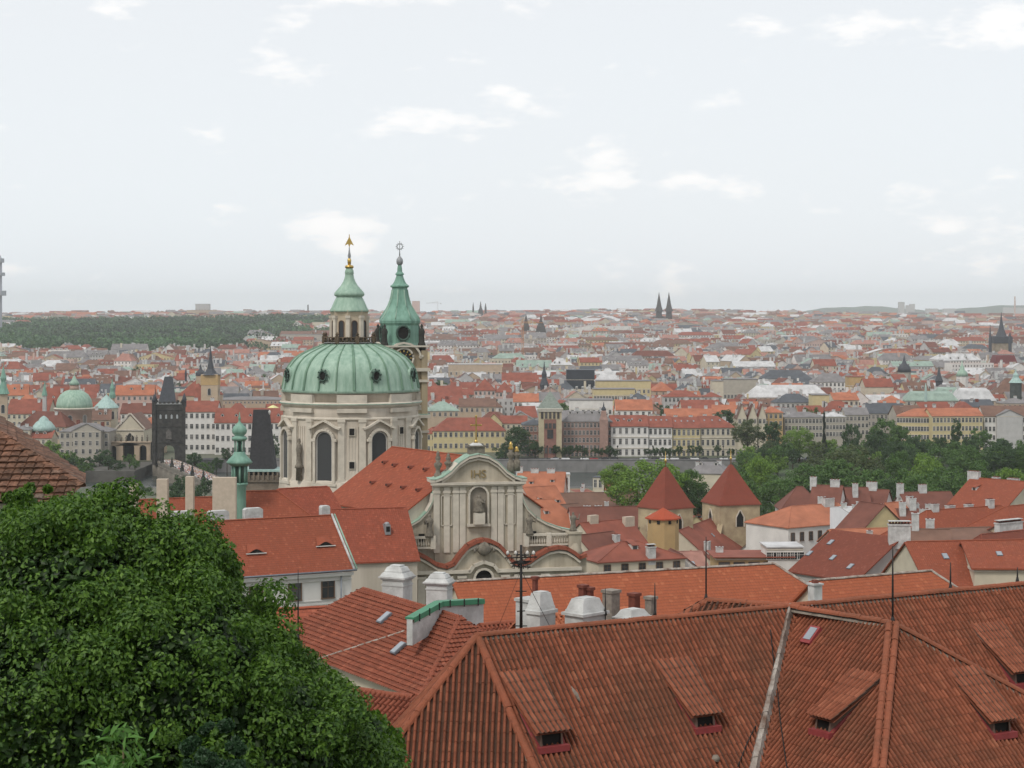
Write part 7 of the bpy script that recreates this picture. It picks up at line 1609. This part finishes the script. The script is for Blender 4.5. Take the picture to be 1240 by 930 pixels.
# a few more houses fill the Lesser Town between the named ones
LT=[]
for i in range(-14,30):
    for j in range(0,14):
        y=360+j*26+random.uniform(-4,4); x=i*15+random.uniform(-2,2)+j*3
        if y>700 or abs(x)>y*.28 or (x<-.03*y and y<470 and x>-.16*y) or x<-.02*y: continue
        if y>560 and x>.10*y: continue
        if blocked(x,y,6.5): continue
        LT.append((x,y))
for x,y in LT:
    o,b_,px,py=mk_house(x,y,0,0,True,random.choice(['red','red','orange','dark','brown'])); HL.append((o,b_,px,py,1))
LM2=[(578,600,'curved church gable'),(666,640,'right balustrade'),(803,620,'yellow turret'),(885,620,'right gothic tower'),(975,640,'white windowed house'),(1050,670,'four-skylight roof'),(1070,630,'yellow gable'),(1165,630,'long dormered roof'),(765,670,'cream house'),(290,560,'green copper turret')]
seen={}
for t_ in HL:
    o,b_,px,py=t_[:4]
    if len(t_)>4: LMo=LM; globals()['LM']=LM2
    l=unique_label(b_,px,py)
    if len(t_)>4: globals()['LM']=LMo
    seen.setdefault(l,[]).append((px,o))
ORD=['leftmost','second from left','third from left','fourth from left','fifth from left','sixth from left']
for l,v in seen.items():
    v.sort(key=lambda t:t[0])
    for i,(px,o) in enumerate(v): o['label']=l if len(v)==1 else l+', '+(ORD[i] if i<5 else 'number %d from left'%(i+1))
# everything further away is one mass of roofs
def far_town():
    rng=random.Random(9); mb={}
    wk=['cream','white','grey','yellow','pink','stone','tan']; rk=['red','orange','dark','brown','grey','slate','white','green','pink']
    mats=[wallm(k) for k in wk]+[roofm(k) for k in rk]+[M_win,M_wh]
    big=MB(); D=type('D',(),{})
    class Dd(dict):
        def __missing__(s,k): return big
    dd=Dd()
    def addh(x,y,w_,d,h,rh,rt,a,wl_,rf,det):
        g=G(x,y); M4=Matrix.Translation((x,y,g))@Matrix.Rotation(a,4,'Z'); sl=(wk.index(wl_),7+rk.index(rf),17,16)
        house_mb(w_,d,h,rh,rt,0,dd,M4,sl)
        if det:
            for k in range(rng.choice([0,1,2,3])):
                cx_=rng.uniform(-.45,.45)*w_; cy_=rng.uniform(-.3,.3)*d; s=rng.uniform(.5,.9)*(1+y/4000); big.box(cx_-s,cx_+s,cy_-s*.7,cy_+s*.7,h,h+rh+rng.uniform(.4,1.6),17 if rng.random()<.7 else rng.randrange(7),M4)
            if rng.random()<.4:
                for k in range(rng.choice([2,3,4])): cx_=(k-1.5)*w_*.22; big.box(cx_-.8,cx_+.8,-d*.42,0,h,h+rh*.55,17,M4); big.box(cx_-.55,cx_+.55,-d*.425,-d*.4,h+rh*.1,h+rh*.45,16,M4)
        if det and y<3400:
            fl=max(1,int((h-2)/(3.6 if y<2300 else 4.5))); nc=max(2,int(w_/(3.2 if y<2300 else 4.2))); 
            for r_ in range(min(fl,3 if y<2300 else 2)):
                z=h-3-r_*3.7
                for k in range(nc):
                    xx=-w_/2+(k+.5)*w_/nc; ww=.62 if y<2300 else .9
                    if abs(math.cos(a))>.5: 
                        s=-1 if math.cos(a)>0 else 1
                        big.add([M4@Vector(q) for q in((xx-ww,s*(d/2+.05),z),(xx+ww,s*(d/2+.05),z),(xx+ww,s*(d/2+.05),z+1.9),(xx-ww,s*(d/2+.05),z+1.9))],[(0,1,2,3)],16)
                    elif k<3:
                        yy=-d/2+(k+.5)*d/3; s=-1 if math.sin(a)<0 else 1; s=-s
                        big.add([M4@Vector(q) for q in((s*(w_/2+.05),yy-ww,z),(s*(w_/2+.05),yy+ww,z),(s*(w_/2+.05),yy+ww,z+1.9),(s*(w_/2+.05),yy-ww,z+1.9))],[(0,1,2,3)],16)
    random.seed(33)
    for x,y in rest: addh(x,y,random.uniform(15,23),random.uniform(11,15),random.uniform(9,19),random.uniform(4,6.5),random.choices(['gable','hip','front','flat'],[50,20,14,16])[0],R(9)+R(random.choice([0,0,0,90]))+random.gauss(0,.1),pick_wall(),pick_roof(y,0),True)
    def far(step,cell,ang,sc,det):
        def f(x,y,i,j):
            if random.random()<.06 or blocked(x,y,12): return
            px=620+x/y*F
            if y>2660 and y<4650 and px<(300 if y<3300 else 400+40*math.sin(y/160)) and not (px<90-110*(y-2640)/2060+40*math.sin(y/130) and y>3770): return
            x+=random.uniform(-.2,.2)*cell; y+=random.uniform(-.25,.25)*step
            wv=random.random(); big_=wv>.93
            th=.25*math.sin(x/240)+.3*math.sin(y/330+1)
            h=random.gauss(14.5,4.0) if not big_ else random.uniform(17,25)
            addh(x,y,cell*random.uniform(.75,1.25)*(1.9 if big_ else 1),step*random.uniform(.42,.6),max(8,h),random.uniform(4,7),random.choices(['gable','hip','front','flat'],[42,22,12,24])[0],ang+th+R(random.choice([0,0,0,90])),pick_wall(),pick_roof(y,px),det)
        return f
    hgrid(1800,2600,26,22,R(-6),far(26,22,R(-6),1,True))
    hgrid(2600,3800,32,26,R(12),far(32,26,R(12),1,True))
    hgrid(3800,6300,36,25,R(0),far(36,25,R(0),1,False))
    o=big.build('distant_town',mats); tag(o,'thousands of distant red, grey and cream roofs spreading to the horizon','distant town',None,'stuff')
far_town()
# trees scattered in the town
for i in range(90):
    y=random.uniform(1080,2800); px=random.uniform(20,1230); x=(px-620)/F*y
    if blocked(x,y,4): continue
    r=random.uniform(5,9)*1.2; g=G(x,y); o=empty('tree',(x,y,g),random.random()*6,None,'tree','trees in the courtyards of the old town'); kind=random.choice(['dark','mid','dark'])
    link('crown',crown_mesh(random.randrange(3),kind,False),o,(0,0,13),None,(r,r,r)); link('trunk',_tk,o,None,None,(12,12,12)); TREES.append((o,px,HY+(CZ-g-13-r)/y*F,r*2*F/y,y,kind,0,None))
seen={}
for o,px,pt,w_,Y,kind,shape,label in TREES:
    if label: o['label']=label; del o['kind_']; continue
    if 'kind_' in o: del o['kind_']
    sz='small' if w_<22 else 'large' if w_>55 else 'middle-sized'
    sh={3:'pointed conifer',4:'columnar tree'}.get(shape,'rounded tree')
    global_lm=LM+LM2 if Y<900 else LM
    d,lm,a=min((math.hypot(px-a,(pt-b)*1.3),n,a) for a,b,n in global_lm)
    side='right of' if px>a+5 else 'left of' if px<a-5 else 'behind'
    l='%s %s %s %s the %s'%(sz,TMN[kind],sh,side,lm)
    seen.setdefault(l,[]).append((px,o))
for l,v in seen.items():
    v.sort(key=lambda t:t[0])
    for i,(px,o) in enumerate(v): o['label']=l if len(v)==1 else l+', '+(ORD[i] if i<5 else 'number %d from left'%(i+1))
for o in list(bpy.data.objects):
    l=o.get('label')
    if l and len(l.split())>16: o['label']=' '.join(l.replace('old town ','').replace('flat-topped','flat').split()[:16]); print('LONG',l)
